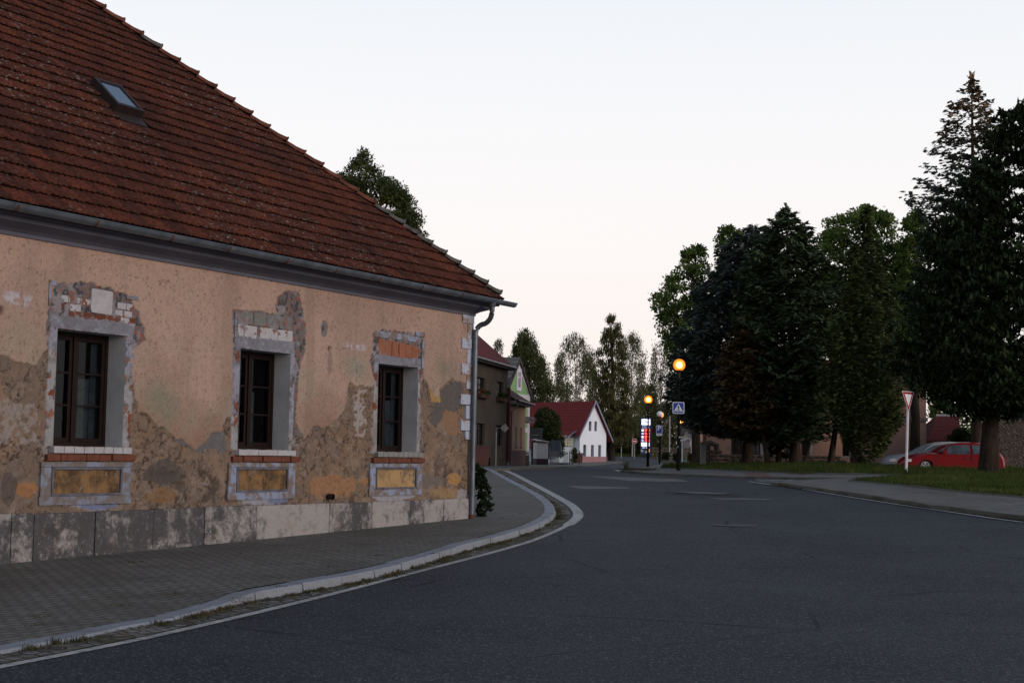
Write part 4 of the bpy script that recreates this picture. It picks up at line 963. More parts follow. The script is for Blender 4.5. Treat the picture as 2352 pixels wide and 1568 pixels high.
# base course, right pilaster, flower boxes
mb = MB(); mb.box(G1(L1/2, .02, z0+.55), D1*L1/2, N1*.03, Z*.58); mb.build('base_course', mat_render('stained_base', (.085, .072, .055), .95, .9, .9), h1)
FLOW = flat('flower_mix', (.12, .03, .04), .8, .1, .6, 30)
LEAFG = mat_leaf('window_box_leaf', [(.015, .03, .01), (.05, .08, .02)])
for q in holes[:2]:
    mb = MB(); mb.box(P1((q[0]+q[1])/2, q[2]+.08, .16), D1*(w0/2+.05), N1*.11, Z*.11); fb = mb.build('flower_box', flat('terracotta_box', (.07, .03, .022), .9), h1)
    Vq, Fq, Cq = [], [], []
    for k in range(70):
        c = P1(random.uniform(q[0], q[1]), q[2]+.2+random.uniform(0, .22), .16+random.uniform(-.1, .12)); a = RNG.normal(size=3)*.05; b = RNG.normal(size=3)*.05; i = len(Vq); Vq += [c-a-b, c+a-b, c+a+b, c-a+b]; Fq.append((i, i+1, i+2, i+3)); col_ = (5, .6, 1.4) if random.random() < .06 else (1, 1, 1); Cq += [col_]*4
    np_mesh('flowers', Vq, Fq, LEAFG, fb, col=np.array(Cq))
# roof: eave side towards the street, hipped at the right end
RED2 = mat_rows('dark_red_tile', (.12, .022, .024), (.17, .03, .03), .30)
mb = MB(); e0 = eave+.05; ov = .35
ra = G1(L1+ov, ov, e0); rb = G1(-3, ov, e0); rc = G1(L1-3.3, -4, e0+4.2); rd = G1(-3, -4, e0+4.2); re_ = G1(L1+ov, -8-ov, e0); rf_ = G1(-3, -8-ov, e0)
mb.quad(ra, rb, rd, rc); mb.poly([ra, rc, re_]); mb.quad(re_, rf_, rd, rc)
ro = mb.build('roof', RED2, h1)
mb = MB(); mb.box(G1(L1/2, .17, e0-.10), D1*(L1/2+.3), N1*.19, Z*.07); mb.build('soffit', mat_render('dark_soffit', (.06, .05, .045)), h1)
mb = MB(); mb.tube([G1(-2, ov+.07, e0-.01), G1(L1+ov, ov+.07, e0-.01)], .07, 8); g_ = mb.build('gutter', ZINC, h1, True)
mb = MB(); mb.tube([G1(L1+.1, ov+.05, e0-.05), G1(L1+.05, .3, e0-.45), G1(L1-.12, .12, e0-.7), G1(L1-.12, .12, e0-1.2)], .05, 8); mb.build('downpipe_elbow', ZINC, h1, True)
mb = MB(); mb.tube([G1(L1-.12, .12, e0-1.2), G1(L1-.12, .12, z0+.9)], .10, 8); mb.build('downpipe', flat('oxide_red_pipe', (.07, .012, .01), .6), h1, True)
mb = MB(); mb.tube([G1(L1-.12, .12, z0+.9), G1(L1-.12, .12, z0+.4)], .09, 8); mb.build('pipe_foot', MORTAR, h1, True)
mb = MB(); u_, v_ = pxu(A, D1, N1, *zd(325, 1145)); mb.box(G1(u_, .03, v_), D1*.18, N1*.04, Z*.42); mb.build('meter_door', flat('rusty_door', (.12, .055, .02), .8), h1)
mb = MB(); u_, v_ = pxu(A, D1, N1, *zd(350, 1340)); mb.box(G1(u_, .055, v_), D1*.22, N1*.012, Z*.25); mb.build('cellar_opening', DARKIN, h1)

# --- small peach house
D2, N2 = hdir(9.5)
B = at(1168, 1067.7, 89.5)[:2]; zb2 = float(tz(B[0], B[1])); z2 = zb2-.5
u_e, eav2 = pxu(B, D2, N2, 1187, 921.0); L2 = pxu(B, D2, N2, 1205.5, 1040)[0]
eav2 = (pxu(B, D2, N2, 1172, 917)[1]+pxu(B, D2, N2, 1203, 934)[1])/2
h2 = thing('peach_house', 'small single-storey peach house with brown base between the dark house and the green gable', 'house', (B[0], B[1], z2))
holes2 = []
for xa, xb in ((818, 858), (945, 982)):
    (x0, y0), (x1, y1) = zd(xa, 570), zd(xb, 1010); u0 = pxu(B, D2, N2, x0, y0)[0]; u1 = pxu(B, D2, N2, x1, y0)[0]; holes2.append([u0, u1, pxu(B, D2, N2, x0, y1)[1]-z2, pxu(B, D2, N2, x0, y0)[1]-z2])
(x0, y0), (x1, y1) = zc(470, 1065), zc(488, 1268); u0 = pxu(B, D2, N2, x0, y0)[0]; u1 = pxu(B, D2, N2, x1, y0)[0]; holes2.append([u0, u1, 0, 0])
v0 = holes2[0][2]; v1 = holes2[0][3]
for q in holes2: q[2], q[3] = v0, v1
mb, P2 = wall_holes(B, D2, N2, L2, eav2-z2, holes2, z2, .12)
G2 = lambda u, o, z: np.array([B[0], B[1], 0])+D2*u+N2*o+Z*z
mb.quad(G2(L2, 0, z2), G2(L2, -7, z2), G2(L2, -7, eav2), G2(L2, 0, eav2)); mb.quad(G2(0, 0, z2), G2(0, -7, z2), G2(0, -7, eav2), G2(0, 0, eav2)); mb.poly([G2(L2, 0, eav2), G2(L2, -7, eav2), G2(L2, -3.5, eav2+2.2)])
mb.build('wall', mat_render('peach_render', (.42, .26, .185), .9, .4, .8), h2)
for q in holes2: window_part(h2, P2, *q, flat('grey_window', (.16, .16, .165), .6) if q is holes2[0] else bpy.data.materials['grey_window'], .12, False, sill=bpy.data.materials['dark_sill'])
mb = MB(); vb_ = pxu(B, D2, N2, *zc(400, 1292))[1]; mb.box(G2(L2/2, .0, (z2+vb_)/2), D2*(L2/2+.02), N2*.04, Z*(vb_-z2)/2); mb.build('base_course', mat_render('plum_base', (.13, .075, .075), .95, .5), h2)
mb = MB(); mb.quad(G2(-.1, .45, eav2+.1), G2(L2+.35, .45, eav2+.1), G2(L2+.35, -3.5, eav2+2.5), G2(-.1, -3.5, eav2+2.5)); mb.quad(G2(-.1, -7.4, eav2+.1), G2(L2+.35, -7.4, eav2+.1), G2(L2+.35, -3.5, eav2+2.5), G2(-.1, -3.5, eav2+2.5)); mb.build('roof', mat_rows('brown_tile', (.075, .028, .026), (.11, .045, .04), .28), h2)
mb = MB(); mb.box(G2(L2/2, .2, eav2-.04), D2*(L2/2+.1), N2*.22, Z*.1); mb.build('cornice', mat_render('grey_cornice', (.22, .20, .19)), h2)
mb = MB(); mb.tube([G2(-.1, .52, eav2+.06), G2(L2+.4, .52, eav2+.02)], .08, 8); mb.build('gutter', DARKMETAL, h2, True)
mb = MB(); mb.tube([G2(.9, .5, eav2), G2(.7, .25, eav2-.35), G2(.25, .1, eav2-.6), G2(.25, .1, z2+.5)], .05, 8); mb.build('downpipe', ZINC, h2, True)
# hanging shop sign
su, sv = pxu(B, D2, N2, 1207, 964); 
sg_ = thing('hanging_sign', 'small framed picture sign on a bracket at the corner of the peach house', 'sign', G2(L2, 0, sv))
wS = .72; hS = .40; SX = np.array([.985, -.17, 0]); SN = np.array([-.17, -.985, 0]); SCp = at(1217.5, 964.3, 98)
mb = MB(); mb.box(SCp, SX*wS/2*.82, SN*.06, Z*hS*.55); fr_ = mb.build('board', flat('sign_frame', (.13, .06, .055), .7), sg_)
mb = MB(); mb.box(SCp+SN*.065, SX*wS*.36, SN*.01, Z*hS*.46); mb.build('face', flat('sign_face', (.36, .32, .34), .6), sg_)
mb = MB(); arc = []
for k in range(9): t = PI*(.1+.8*k/8); arc.append(SCp+SN*.08+SX*math.cos(t)*.22+Z*(-.02+math.sin(t)*.13))
mb.tube(arc, .018, 5); mb.build('arch_lettering', flat('sign_ink', (.05, .04, .09), .7), sg_)
mb = MB(); mb.box(SCp+SN*.08+SX*.0+Z*.02, SX*.07, SN*.008, Z*.03); mb.box(SCp+SN*.08+SX*.13-Z*.06, SX*.07, SN*.008, Z*.05); mb.build('emblem', flat('sign_brown', (.10, .04, .03), .7), sg_)
mb = MB(); mb.box(SCp+SN*.08-SX*.12-Z*.10, SX*.10, SN*.008, Z*.025); mb.build('lettering', flat('sign_green', (.05, .10, .08), .7), sg_)
BRR = flat('brass_rod', (.22, .17, .06), .5)
for dz in (-.14, .14): mb = MB(); mb.tube([SCp-SX*.28+Z*dz, SCp-SX*.62+Z*dz], .015, 6); mb.build('bracket', BRR, sg_)

# --- green gabled house
D3, N3 = hdir(18)
Cg = at(1213.5, 1062, 105.5)[:2]; zg = float(tz(Cg[0], Cg[1]))-.4
uL = pxu(Cg, D3, N3, 1167, 895)[0]; eg = pxu(Cg, D3, N3, 1213.5, 905)[1]; ua_, za_ = pxu(Cg, D3, N3, 1190.5, 824)
W3 = -2*ua_ ; 
G3 = lambda u, o, z: np.array([Cg[0], Cg[1], 0])+D3*u+N3*o+Z*z
h3 = thing('green_house', 'light green gabled house with white corner strips and grey slate roof', 'house', (Cg[0], Cg[1], zg))
mb = MB(); wu0, wv1 = pxu(Cg, D3, N3, *zc(437, 470)); wu1, wv0 = pxu(Cg, D3, N3, *zc(458, 625))
mb.poly([G3(-W3, 0, zg), G3(0, 0, zg), G3(0, 0, eg), G3(-W3/2, 0, za_), G3(-W3, 0, eg)])
mb.quad(G3(0, 0, zg), G3(0, -12, zg), G3(0, -12, eg), G3(0, 0, eg)); mb.quad(G3(-W3, 0, zg), G3(-W3, -12, zg), G3(-W3, -12, eg), G3(-W3, 0, eg)); mb.poly([G3(-W3, -12, zg), G3(0, -12, zg), G3(0, -12, eg), G3(-W3/2, -12, za_), G3(-W3, -12, eg)])
mb.build('wall', mat_render('green_render', (.25, .43, .19), .9, .2, 1.2), h3)
WT = flat('white_trim', (.58, .57, .62), .8, .2, .12)
mb = MB(); mb.box(G3(-.22, .02, (zg+1.2+eg)/2), D3*.24, N3*.025, Z*(eg-zg-1.2)/2); v_ = pxu(Cg, D3, N3, *zc(500, 735))[1]; mb.box(G3(-W3/2, .03, v_), D3*W3/2, N3*.03, Z*.2)
v2_ = pxu(Cg, D3, N3, *zc(530, 1082))[1]; mb.box(G3(-1.2, .03, v2_), D3*1.2, N3*.03, Z*.17)
mb.build('corner_strip', WT, h3)
mb = MB()
for sgn_ in (0, 1):
    p0 = G3(0 if sgn_ else -W3, .012, eg); p1 = G3(-W3/2, .012, za_); dd = D3*(-.30 if sgn_ else .30); mb.prism([p0, p1, p1+dd*.0-Z*.62, p0+dd], N3*.03)
mb.build('gable_band', WT, h3)
mb = MB(); ov = .15
slp = (za_-eg)/(W3/2)
mb.quad(G3(.4, ov, eg-.4*slp+.12), G3(-W3/2, ov, za_+.12), G3(-W3/2, -12.3, za_+.12), G3(.4, -12.3, eg-.4*slp+.12)); mb.quad(G3(-W3-.4, ov, eg-.4*slp+.12), G3(-W3/2, ov, za_+.12), G3(-W3/2, -12.3, za_+.12), G3(-W3-.4, -12.3, eg-.4*slp+.12))
mb.build('roof', mat_rows('grey_slate', (.10, .10, .092), (.19, .19, .175), .35), h3)
mb = MB()
for sgn_ in (0, 1):
    p0 = G3(.4 if sgn_ else -W3-.4, ov-.04, eg-.4*slp+.10); p1 = G3(-W3/2, ov-.04, za_+.10); mb.prism([p0, p1, p1-Z*.32, p0-Z*.3], N3*.06)
mb.build('bargeboard', flat('dark_bargeboard', (.03, .022, .02), .7), h3)
fr3 = MB(); cu_, cv_ = (wu0+wu1)/2, (wv0+wv1)/2; hw_, hh_ = (wu1-wu0)/2+.28, (wv1-wv0)/2+.28
for q in ((-hw_, hw_, hh_-.26, hh_), (-hw_, hw_, -hh_, -hh_+.26), (-hw_, -hw_+.26, -hh_+.26, hh_-.26), (hw_-.26, hw_, -hh_+.26, hh_-.26)): fr3.box(G3(cu_+(q[0]+q[1])/2, .04, cv_+(q[2]+q[3])/2), D3*(q[1]-q[0])/2, N3*.05, Z*(q[3]-q[2])/2)
wo_ = fr3.build('window', WT, h3)
mb = MB(); mb.box(G3(cu_, .03, cv_), D3*(hw_-.26), N3*.02, Z*(hh_-.26)); mb.build('pane', GLASS, wo_)
mb = MB(); mb.box(G3(cu_, .055, cv_), D3*.06, N3*.01, Z*(hh_-.26)); mb.box(G3(cu_, .056, cv_+.2), D3*(hw_-.26), N3*.01, Z*.05); mb.build('muntin', WT, wo_)
mb = MB(); mb.box(G3(-W3/2, .02, zg+.6), D3*W3/2, N3*.03, Z*.62); mb.build('base_course', mat_render('dark_base', (.06, .055, .06)), h3)

# --- white house with red roof
YW = 165.0
D4 = np.array([math.cos(math.radians(43)), math.sin(math.radians(43)), 0]); N4 = np.array([D4[1], -D4[0], 0])   # gable runs to the right and away
Aw = at(1331, 1062, YW)[:2]; zw0 = float(tz(Aw[0], Aw[1]))-.3
def pw(px, py, off=0.0): return pxu(Aw, D4, N4, px, py, off)
ze = lambda x, y: ((1280+x/7.84)*.91875, (980+y/7.84)*.91875)
zf = lambda x, y: ((1400+x/14.7)*.91875, (1080+y/14.7)*.91875)
W4 = pw(1392, 1045)[0]; ap_u, ap_z = pw(1366.5, 925.5); e4 = pw(1331, 992)[1]; ap_u = W4/2
G4 = lambda u, o, z: np.array([Aw[0], Aw[1], 0])+D4*u+N4*o+Z*z
h4 = thing('white_house', 'white gabled cottage with dark red roof and pink base at the bend of the road', 'house', (Aw[0], Aw[1], zw0))
hs4 = []
for x0, x1 in ((858, 968), (1145, 1248), (1410, 1513)):
    hs4.append([pw(*zf(x0, 470))[0], pw(*zf(x1, 470))[0], pw(*zf(x0, 885))[1]-zw0, pw(*zf(1150, 465))[1]-zw0])
up4 = []
for x0, x1 in ((1508, 1558), (1617, 1665)): up4.append([pw(*ze(x0, 600))[0], pw(*ze(x1, 600))[0], pw(*ze(x0, 760))[1]-zw0, pw(*ze(x0, 568))[1]-zw0])
for g_ in (hs4, up4):
    m0 = g_[0][2]; m1 = g_[0][3]
    for q in g_: q[2], q[3] = m0, m1
WHR = mat_render('white_render', (.76, .80, .88), .9, .12, 1.5)
mb, P4 = wall_holes(Aw, D4, N4, W4, e4-zw0, hs4, zw0, .3)
# gable above the eaves with two openings: build as strips clipped by the rakes
us4 = sorted({0, W4, ap_u, *[q for h in up4 for q in h[:2]]}); rake = lambda u: e4+(ap_z-e4)*(1-abs(u-ap_u)/ap_u)
for ua4, ub4 in zip(us4[:-1], us4[1:]):
    hh = [h for h in up4 if h[0] < (ua4+ub4)/2 < h[1]]
    if hh: mb.quad(P4(ua4, e4-zw0), P4(ub4, e4-zw0), P4(ub4, hh[0][2]), P4(ua4, hh[0][2])); mb.quad(P4(ua4, hh[0][3]), P4(ub4, hh[0][3]), P4(ub4, rake(ub4)-zw0), P4(ua4, rake(ua4)-zw0))
    else: mb.quad(P4(ua4, e4-zw0), P4(ub4, e4-zw0), P4(ub4, rake(ub4)-zw0), P4(ua4, rake(ua4)-zw0))
for a, b, c, d in up4:
    for (p, q) in (((a, c), (a, d)), ((b, c), (b, d)), ((a, d), (b, d)), ((a, c), (b, c))): mb.quad(P4(*p), P4(*q), P4(*q, -.3), P4(*p, -.3))
LB = 20.0
mb.quad(G4(0, 0, zw0), G4(0, -LB, zw0), G4(0, -LB, e4), G4(0, 0, e4)); mb.quad(G4(W4, 0, zw0), G4(W4, -LB, zw0), G4(W4, -LB, e4), G4(W4, 0, e4)); mb.poly([G4(0, -LB, zw0), G4(W4, -LB, zw0), G4(W4, -LB, e4), G4(ap_u, -LB, ap_z), G4(0, -LB, e4)])
mb.build('wall', WHR, h4)
DW = flat('dark_window_frame', (.03, .022, .025), .6)
for q in hs4+up4: window_part(h4, P4, *q, DW, .3, True)
mb = MB(); bz = pw(*zf(1300, 890))[1]; mb.box(G4(W4/2, -.0, (zw0+bz)/2), D4*(W4/2+.03), N4*.05, Z*(bz-zw0)/2); mb.build('base_course', mat_render('pink_base', (.34, .19, .20), .95, .3), h4)
sl4 = (ap_z-e4)/ap_u; RED4 = mat_rows('bright_red_tile', (.17, .028, .028), (.24, .042, .038), .33)
mb = MB(); ov = .7
for sg4 in (0, 1):
    ue = W4+ov if sg4 else -ov*.6; oe = ov if sg4 else ov*.6
    a_ = G4(ue, .35, e4-oe*sl4+.12); b_ = G4(ap_u, .35, ap_z+.12); c_ = G4(ap_u, -LB-2, ap_z+.12); d_ = G4(ue, -LB-2, e4-oe*sl4+.12)
    mb.prism([a_, b_, c_, d_], Z*.10)
mb.build('roof', RED4, h4)
mb = MB()
for sg4 in (0, 1):
    ue = W4+ov if sg4 else -ov*.6; oe = ov if sg4 else ov*.6; p0 = G4(ue, .36, e4-oe*sl4+.0); p1 = G4(ap_u, .36, ap_z+.0); mb.prism([p0, p1, p1+Z*.30, p0+Z*.26], N4*.08)
mb.build('bargeboard', flat('blue_grey_flashing', (.19, .22, .30), .6, .3), h4)
mb = MB(); mb.tube([G4(-ov*.6-.08, .3, e4-ov*.6*sl4+.1), G4(-ov*.6-.08, -4.4, e4-ov*.6*sl4+.1)], .1, 8); mb.build('gutter', ZINC, h4, True)
# lower wing to the left of the gable
wgu = MB(); q0 = at(1297, 1000, YW-3); q1 = at(1330, 992, YW)
E0 = G4(-.1, -1.2, 0); sidev4 = -D4
wz = pw(1317, 993)[1]
wgA = G4(0, -.9, 0); wgL = 3.3
wgP = lambda a, b, z: wgA-D4*a-N4*b+Z*z     # a to the left, b backwards
wgu.quad(wgP(0, 0, zw0), wgP(wgL, 0, zw0), wgP(wgL, 0, wz-1.5), wgP(0, 0, wz+.15)); wgu.quad(wgP(wgL, 0, zw0), wgP(wgL, 10, zw0), wgP(wgL, 10, wz-1.5), wgP(wgL, 0, wz-1.5))
wgu.build('wing_wall', mat_render('bluish_render', (.40, .46, .50), .9, .4, .8), h4)
mb = MB(); mb.prism([wgP(-.1, -.35, wz+.2), wgP(wgL+.5, -.35, wz-1.75), wgP(wgL+.5, 10, wz-1.75), wgP(-.1, 10, wz+.2)], Z*.10); mb.build('wing_roof', RED4, h4)
mb = MB(); mb.tube([wgP(0, -.36, wz+.2), wgP(wgL+.5, -.36, wz-1.75)], .09, 8); mb.build('wing_gutter', ZINC, h4, True)
lu = MB(); c0 = wgP(1.05, -.02, wz-.95)
for k in range(7): lu.box(c0+Z*(.55-.17*k)-N4*(-.03), D4*.72, N4*.02, Z*.055)
for s_ in (-1, 1): lu.box(c0+D4*.75*s_, D4*.05, N4*.03, Z*.66)
lo_ = lu.build('louvre', flat('cream_louvre', (.42, .44, .36), .7), h4)
mb = MB(); mb.box(c0+N4*.05, D4*.04, N4*.02, Z*.62); mb.build('louvre_post', flat('brown_post', (.2, .09, .03), .7), lo_)
mb = MB(); mb.box(c0-N4*.03, D4*.72, N4*.01, Z*.62); mb.build('louvre_back', flat('teal_shade', (.07, .10, .11), .8), lo_)

# --- kiosk, fences, bins and signs along the left row
def zg_(x, y): return ((1300+x/10.45)*.91875, (1030+y/10.45)*.91875)
YK = 118.0
def flatbox(mb, x0, x1, y0, y1, Y, th, off=0):   # upright slab facing the camera between picture columns/rows at distance Y
    a = at(x0, (y0+y1)/2, Y); b = at(x1, (y0+y1)/2, Y); z1 = at((x0+x1)/2, y0, Y)[2]; z0_ = at((x0+x1)/2, y1, Y)[2]
    mb.box(((a[0]+b[0])/2, Y+th/2+off, (z0_+z1)/2), (abs(b[0]-a[0])/2, 0, 0), (0, th/2, 0), (0, 0, (z1-z0_)/2))
kio = thing('kiosk', 'small white rendered shed with dark base and thin sloping roof before the green house', 'shed', gpX(1245, YK))
x0, _ = zg_(437, 0); x1, _ = zg_(733, 0); xl, _ = zg_(343, 0); yt = zg_(0, 790)[1]; yb = zg_(0, 1210)[1]; yg = zg_(0, 1362)[1]
a = at(x0, yb, YK); b = at(x1, yb, YK); l = at(xl, yb, YK+2.2); zt_ = at(x0, yt, YK)[2]; zb_ = a[2]; zgd = at(x0, yg, YK)[2]-.3
mb = MB(); r2 = l+(b-a); 
foot = [a, b, r2, l]
mb.prism([np.r_[q[:2], zb_] for q in foot], Z*(zt_-zb_)); mb.build('wall', mat_render('pebble_white', (.50, .47, .48), .9, .15, 2), kio)
mb = MB(); mb.prism([np.r_[(q+(q-sum(foot)/4)*.02)[:2], zgd] for q in foot], Z*(zb_-zgd-.002)); mb.build('base', mat_render('kiosk_base', (.06, .035, .04)), kio)
mb = MB(); cc = sum(foot)/4; mb.prism([np.r_[(cc+(q-cc)*1.22)[:2], zt_+dz] for q, dz in zip(foot, (.12, .02, .10, .28))], Z*.07); mb.build('roof', flat('lead_roof', (.30, .29, .28), .6), kio)
mb = MB(); fx0 = zg_(295, 0)[0]; flatbox(mb, fx0, zg_(340, 0)[0], zg_(0, 770)[1], yg+1, YK+.6, .1); mb.build('side_post', DARKMETAL, kio)
# planks sign
sgp = thing('direction_sign', 'stack of four dark grey direction boards on a post beside the white shed', 'sign', gpX(1216, 110))
YS = 110.0
pm = flat('dark_sign_board', (.055, .055, .06), .6, .3, .15); pt = flat('board_print', (.26, .20, .20), .7)
for k, (ya, yb_) in enumerate(((410, 486), (494, 556), (568, 622), (630, 698))):
    mb = MB(); flatbox(mb, *[zg_(q, 0)[0] for q in (248, (603, 598, 593, 587)[k])], zg_(0, ya)[1], zg_(0, yb_)[1], YS, .05); o = mb.build('board', pm, sgp)
    mb = MB(); flatbox(mb, zg_(538, 0)[0], zg_(565, 0)[0], zg_(0, (ya+yb_)/2-8)[1], zg_(0, (ya+yb_)/2+10)[1], YS-.012, .01)
    if k == 2: mb.build('print', pt, o); mb = MB(); flatbox(mb, zg_(325, 0)[0], zg_(492, 0)[0], zg_(0, ya+10)[1], zg_(0, yb_-14)[1], YS-.012, .01)
    mb.build('print', pt, o)
def post(name, px, ytop, Y, r, mat, parent, ybot=None, sink=.3, n=8):
    g = gpX(px, Y); zt_ = at(px, ytop, Y)[2]; mb = MB(); mb.tube([(g[0], Y, g[2]-sink), (g[0], Y, zt_)], r, n); return mb.build(name, mat, parent, True)
post('post', zg_(228, 0)[0], zg_(0, 420)[1], YS+.03, .05, DARKMETAL, sgp)
# fence panels
def slab_fence(name, label, x0, x1, y0, y1, Y, mat, cat='fence', slats=0):
    t = thing(name, label, cat, gpX((x0+x1)/2, Y)); a = gpX(x0, Y); b = gpX(x1, Y); z1 = at((x0+x1)/2, y0, Y)[2]; z0_ = min(a[2], b[2])-.2
    n_ = slats or 12; mb = MB()
    for k in range(n_):
        c0, c1 = a[0]+(b[0]-a[0])*k/n_, a[0]+(b[0]-a[0])*(k+1)/n_; g_ = .012 if not slats else (c1-c0)*.28
        mb.box(((c0+c1)/2, Y+random.uniform(-.004, .004), (z0_+z1)/2+random.uniform(-.01, .01)), ((c1-c0)/2-g_, 0, 0), (0, .03, 0), (0, 0, (z1-z0_)/2))
    mb.build('panel', mat, t)
    for zz in (z0_+.35, z1-.2): mb = MB(); mb.box(((a[0]+b[0])/2, Y+.06, zz), ((b[0]-a[0])/2, 0, 0), (0, .025, 0), (0, 0, .04)); mb.build('rail', mat, t)
    return t
FG = flat('grey_plank', (.10, .095, .105), .8, .2, .2); FD_ = flat('dark_gate_plank', (.032, .024, .024), .8)
x = lambda q: ze(q, 0)[0]
slab_fence('plank_fence', 'grey plank fence right of the white shed', x(742), x(928), ze(0, 1155)[1], 1062, 124, FG)
slab_fence('garden_gate', 'dark brown garden gate between two grey fence panels', x(932), x(998), ze(0, 1152)[1], 1062, 124.5, FD_, 'gate')
slab_fence('plank_fence', 'grey plank fence left of the open wire fence', x(1001), x(1104), ze(0, 1155)[1], 1062, 124.2, FG)
wf = thing('wire_fence', 'open fence of thin dark posts beside the white house', 'fence', gpX(x(1230), 130))
for q in (1133, 1183, 1325): post('post', x(q), ze(0, 1155)[1], 130, .05, DARKMETAL, wf)
mb = MB(); a = gpX(x(1120), 130); b = gpX(x(1330), 130)
for zz in (.25, .8, 1.3): mb.tube([a+Z*zz, b+Z*zz], .012, 4)
mb.build('wire', DARKMETAL, wf)
pf = slab_fence('picket_fence', 'dark picket gate between the peach house and the green house', zg_(112, 0)[0], zg_(232, 0)[0], zg_(0, 1000)[1], 1064, 104.5, FD_, 'gate', slats=6)
tp = thing('tarpaulin_heap', 'dark blue tarpaulin over a heap behind the grey plank fence', 'tarpaulin', gpX(x(850), 127)); mb = MB()
a = at(x(725), ze(0, 1150)[1], 127); b = at(x(985), ze(0, 1150)[1], 127); L_ = b[0]-a[0]
for k in range(14):
    t0, t1 = k/14, (k+1)/14; f_ = lambda t: .95*min(1, 5*t, 5*(1-t))**.5+.05*math.sin(9*t)
    mb.quad((a[0]+L_*t0, 126.5, a[2]-.5), (a[0]+L_*t1, 126.5, a[2]-.5), (a[0]+L_*t1, 127.3, a[2]+f_(t1)), (a[0]+L_*t0, 127.3, a[2]+f_(t0))); mb.quad((a[0]+L_*t0, 127.3, a[2]+f_(t0)), (a[0]+L_*t1, 127.3, a[2]+f_(t1)), (a[0]+L_*t1, 129, a[2]-.5), (a[0]+L_*t0, 129, a[2]-.5))
mb.build('cover', flat('blue_tarp', (.016, .022, .035), .6), tp, True)
# bins
def bin_(px, Y, w, hgt, label, mat, rz=0.0, group='brown wheelie bins'):
    g = gpX(px, Y); t = thing('wheelie_bin', label, 'bin', g+Z*.09, group)
    c, s_ = math.cos(rz), math.sin(rz); X_ = np.array([c, s_, 0]); Y_ = np.array([-s_, c, 0]); b0 = g+Z*.09
    mb = MB(); bot = [b0+X_*a*w*.40+Y_*b*w*.42+Z*.05 for a, b in ((-1, -1), (1, -1), (1, 1), (-1, 1))]; top_ = [b0+X_*a*w*.5+Y_*b*w*.52+Z*hgt*.92 for a, b in ((-1, -1), (1, -1), (1, 1), (-1, 1))]
    mb.poly(bot[::-1]); mb.poly(top_)
    for k in range(4): mb.quad(bot[k], bot[(k+1) % 4], top_[(k+1) % 4], top_[k])
    mb.build('body', mat, t)
    mb = MB(); lid0 = [b0+X_*a*w*.54+Y_*b*w*.56+Z*hgt*.925 for a, b in ((-1, -1), (1, -1), (1, 1), (-1, 1))]; lid1 = [b0+X_*a*w*.48+Y_*(b*w*.5)+Z*hgt*(1.0) for a, b in ((-1, -1), (1, -1), (1, 1), (-1, 1))]
    mb.poly(lid0[::-1]); mb.poly(lid1)
    for k in range(4): mb.quad(lid0[k], lid0[(k+1) % 4], lid1[(k+1) % 4], lid1[k])
    mb.tube([b0+Y_*w*.62-X_*w*.3+Z*hgt*.9, b0+Y_*w*.62+X_*w*.3+Z*hgt*.9], .018, 6); mb.build('lid', mat, t)
    for s2 in (-1, 1): mb = MB(); q = b0+Y_*w*.42+X_*s2*w*.36+Z*.1; mb.tube([q-X_*.03, q+X_*.03], .1, 12); mb.build('wheel', RUBBER, t)
    return t
BINM = flat('brown_bin_plastic', (.085, .026, .02), .5, .4, .15)
bin_(x(1312), 150, .80, 1.05, 'brown wheelie bin standing at the corner of the white house', BINM)
bin_(zd(175, 0)[0], 72, .78, 1.02, 'brown wheelie bin in front of the dark house next to the downpipe', BINM, .3)
# back of a priority sign on a post before the dark house
ps = thing('priority_sign', 'grey back of a diamond road sign on a thin post before the dark house', 'road sign', gpX(zd(520, 0)[0], 78))
YP = 78; post('post', zd(518, 0)[0], zd(0, 600)[1], YP, .032, GALV, ps)
c_ = at(*zd(712, 605), YP-.15); s_ = abs(at(*zd(712, 505), YP)[2]-c_[2])
mb = MB(); mb.prism([c_+Z*s_, c_+np.array([s_*.92, .12, 0]), c_-Z*s_, c_-np.array([s_*.92, .12, 0])], np.array([0, .03, 0])); mb.build('plate', flat('grey_plate', (.06, .075, .08), .5, .4, .15, 5, .3), ps)
mb = MB(); a_ = at(*zd(518, 605), YP); mb.tube([a_, c_+np.array([0, .05, 0])], .022, 6); mb.tube([c_+Z*s_*.85-np.array([0, .03, 0]), c_-Z*s_*.85-np.array([0, .03, 0])], .022, 6); mb.build('arm', GALV, ps)

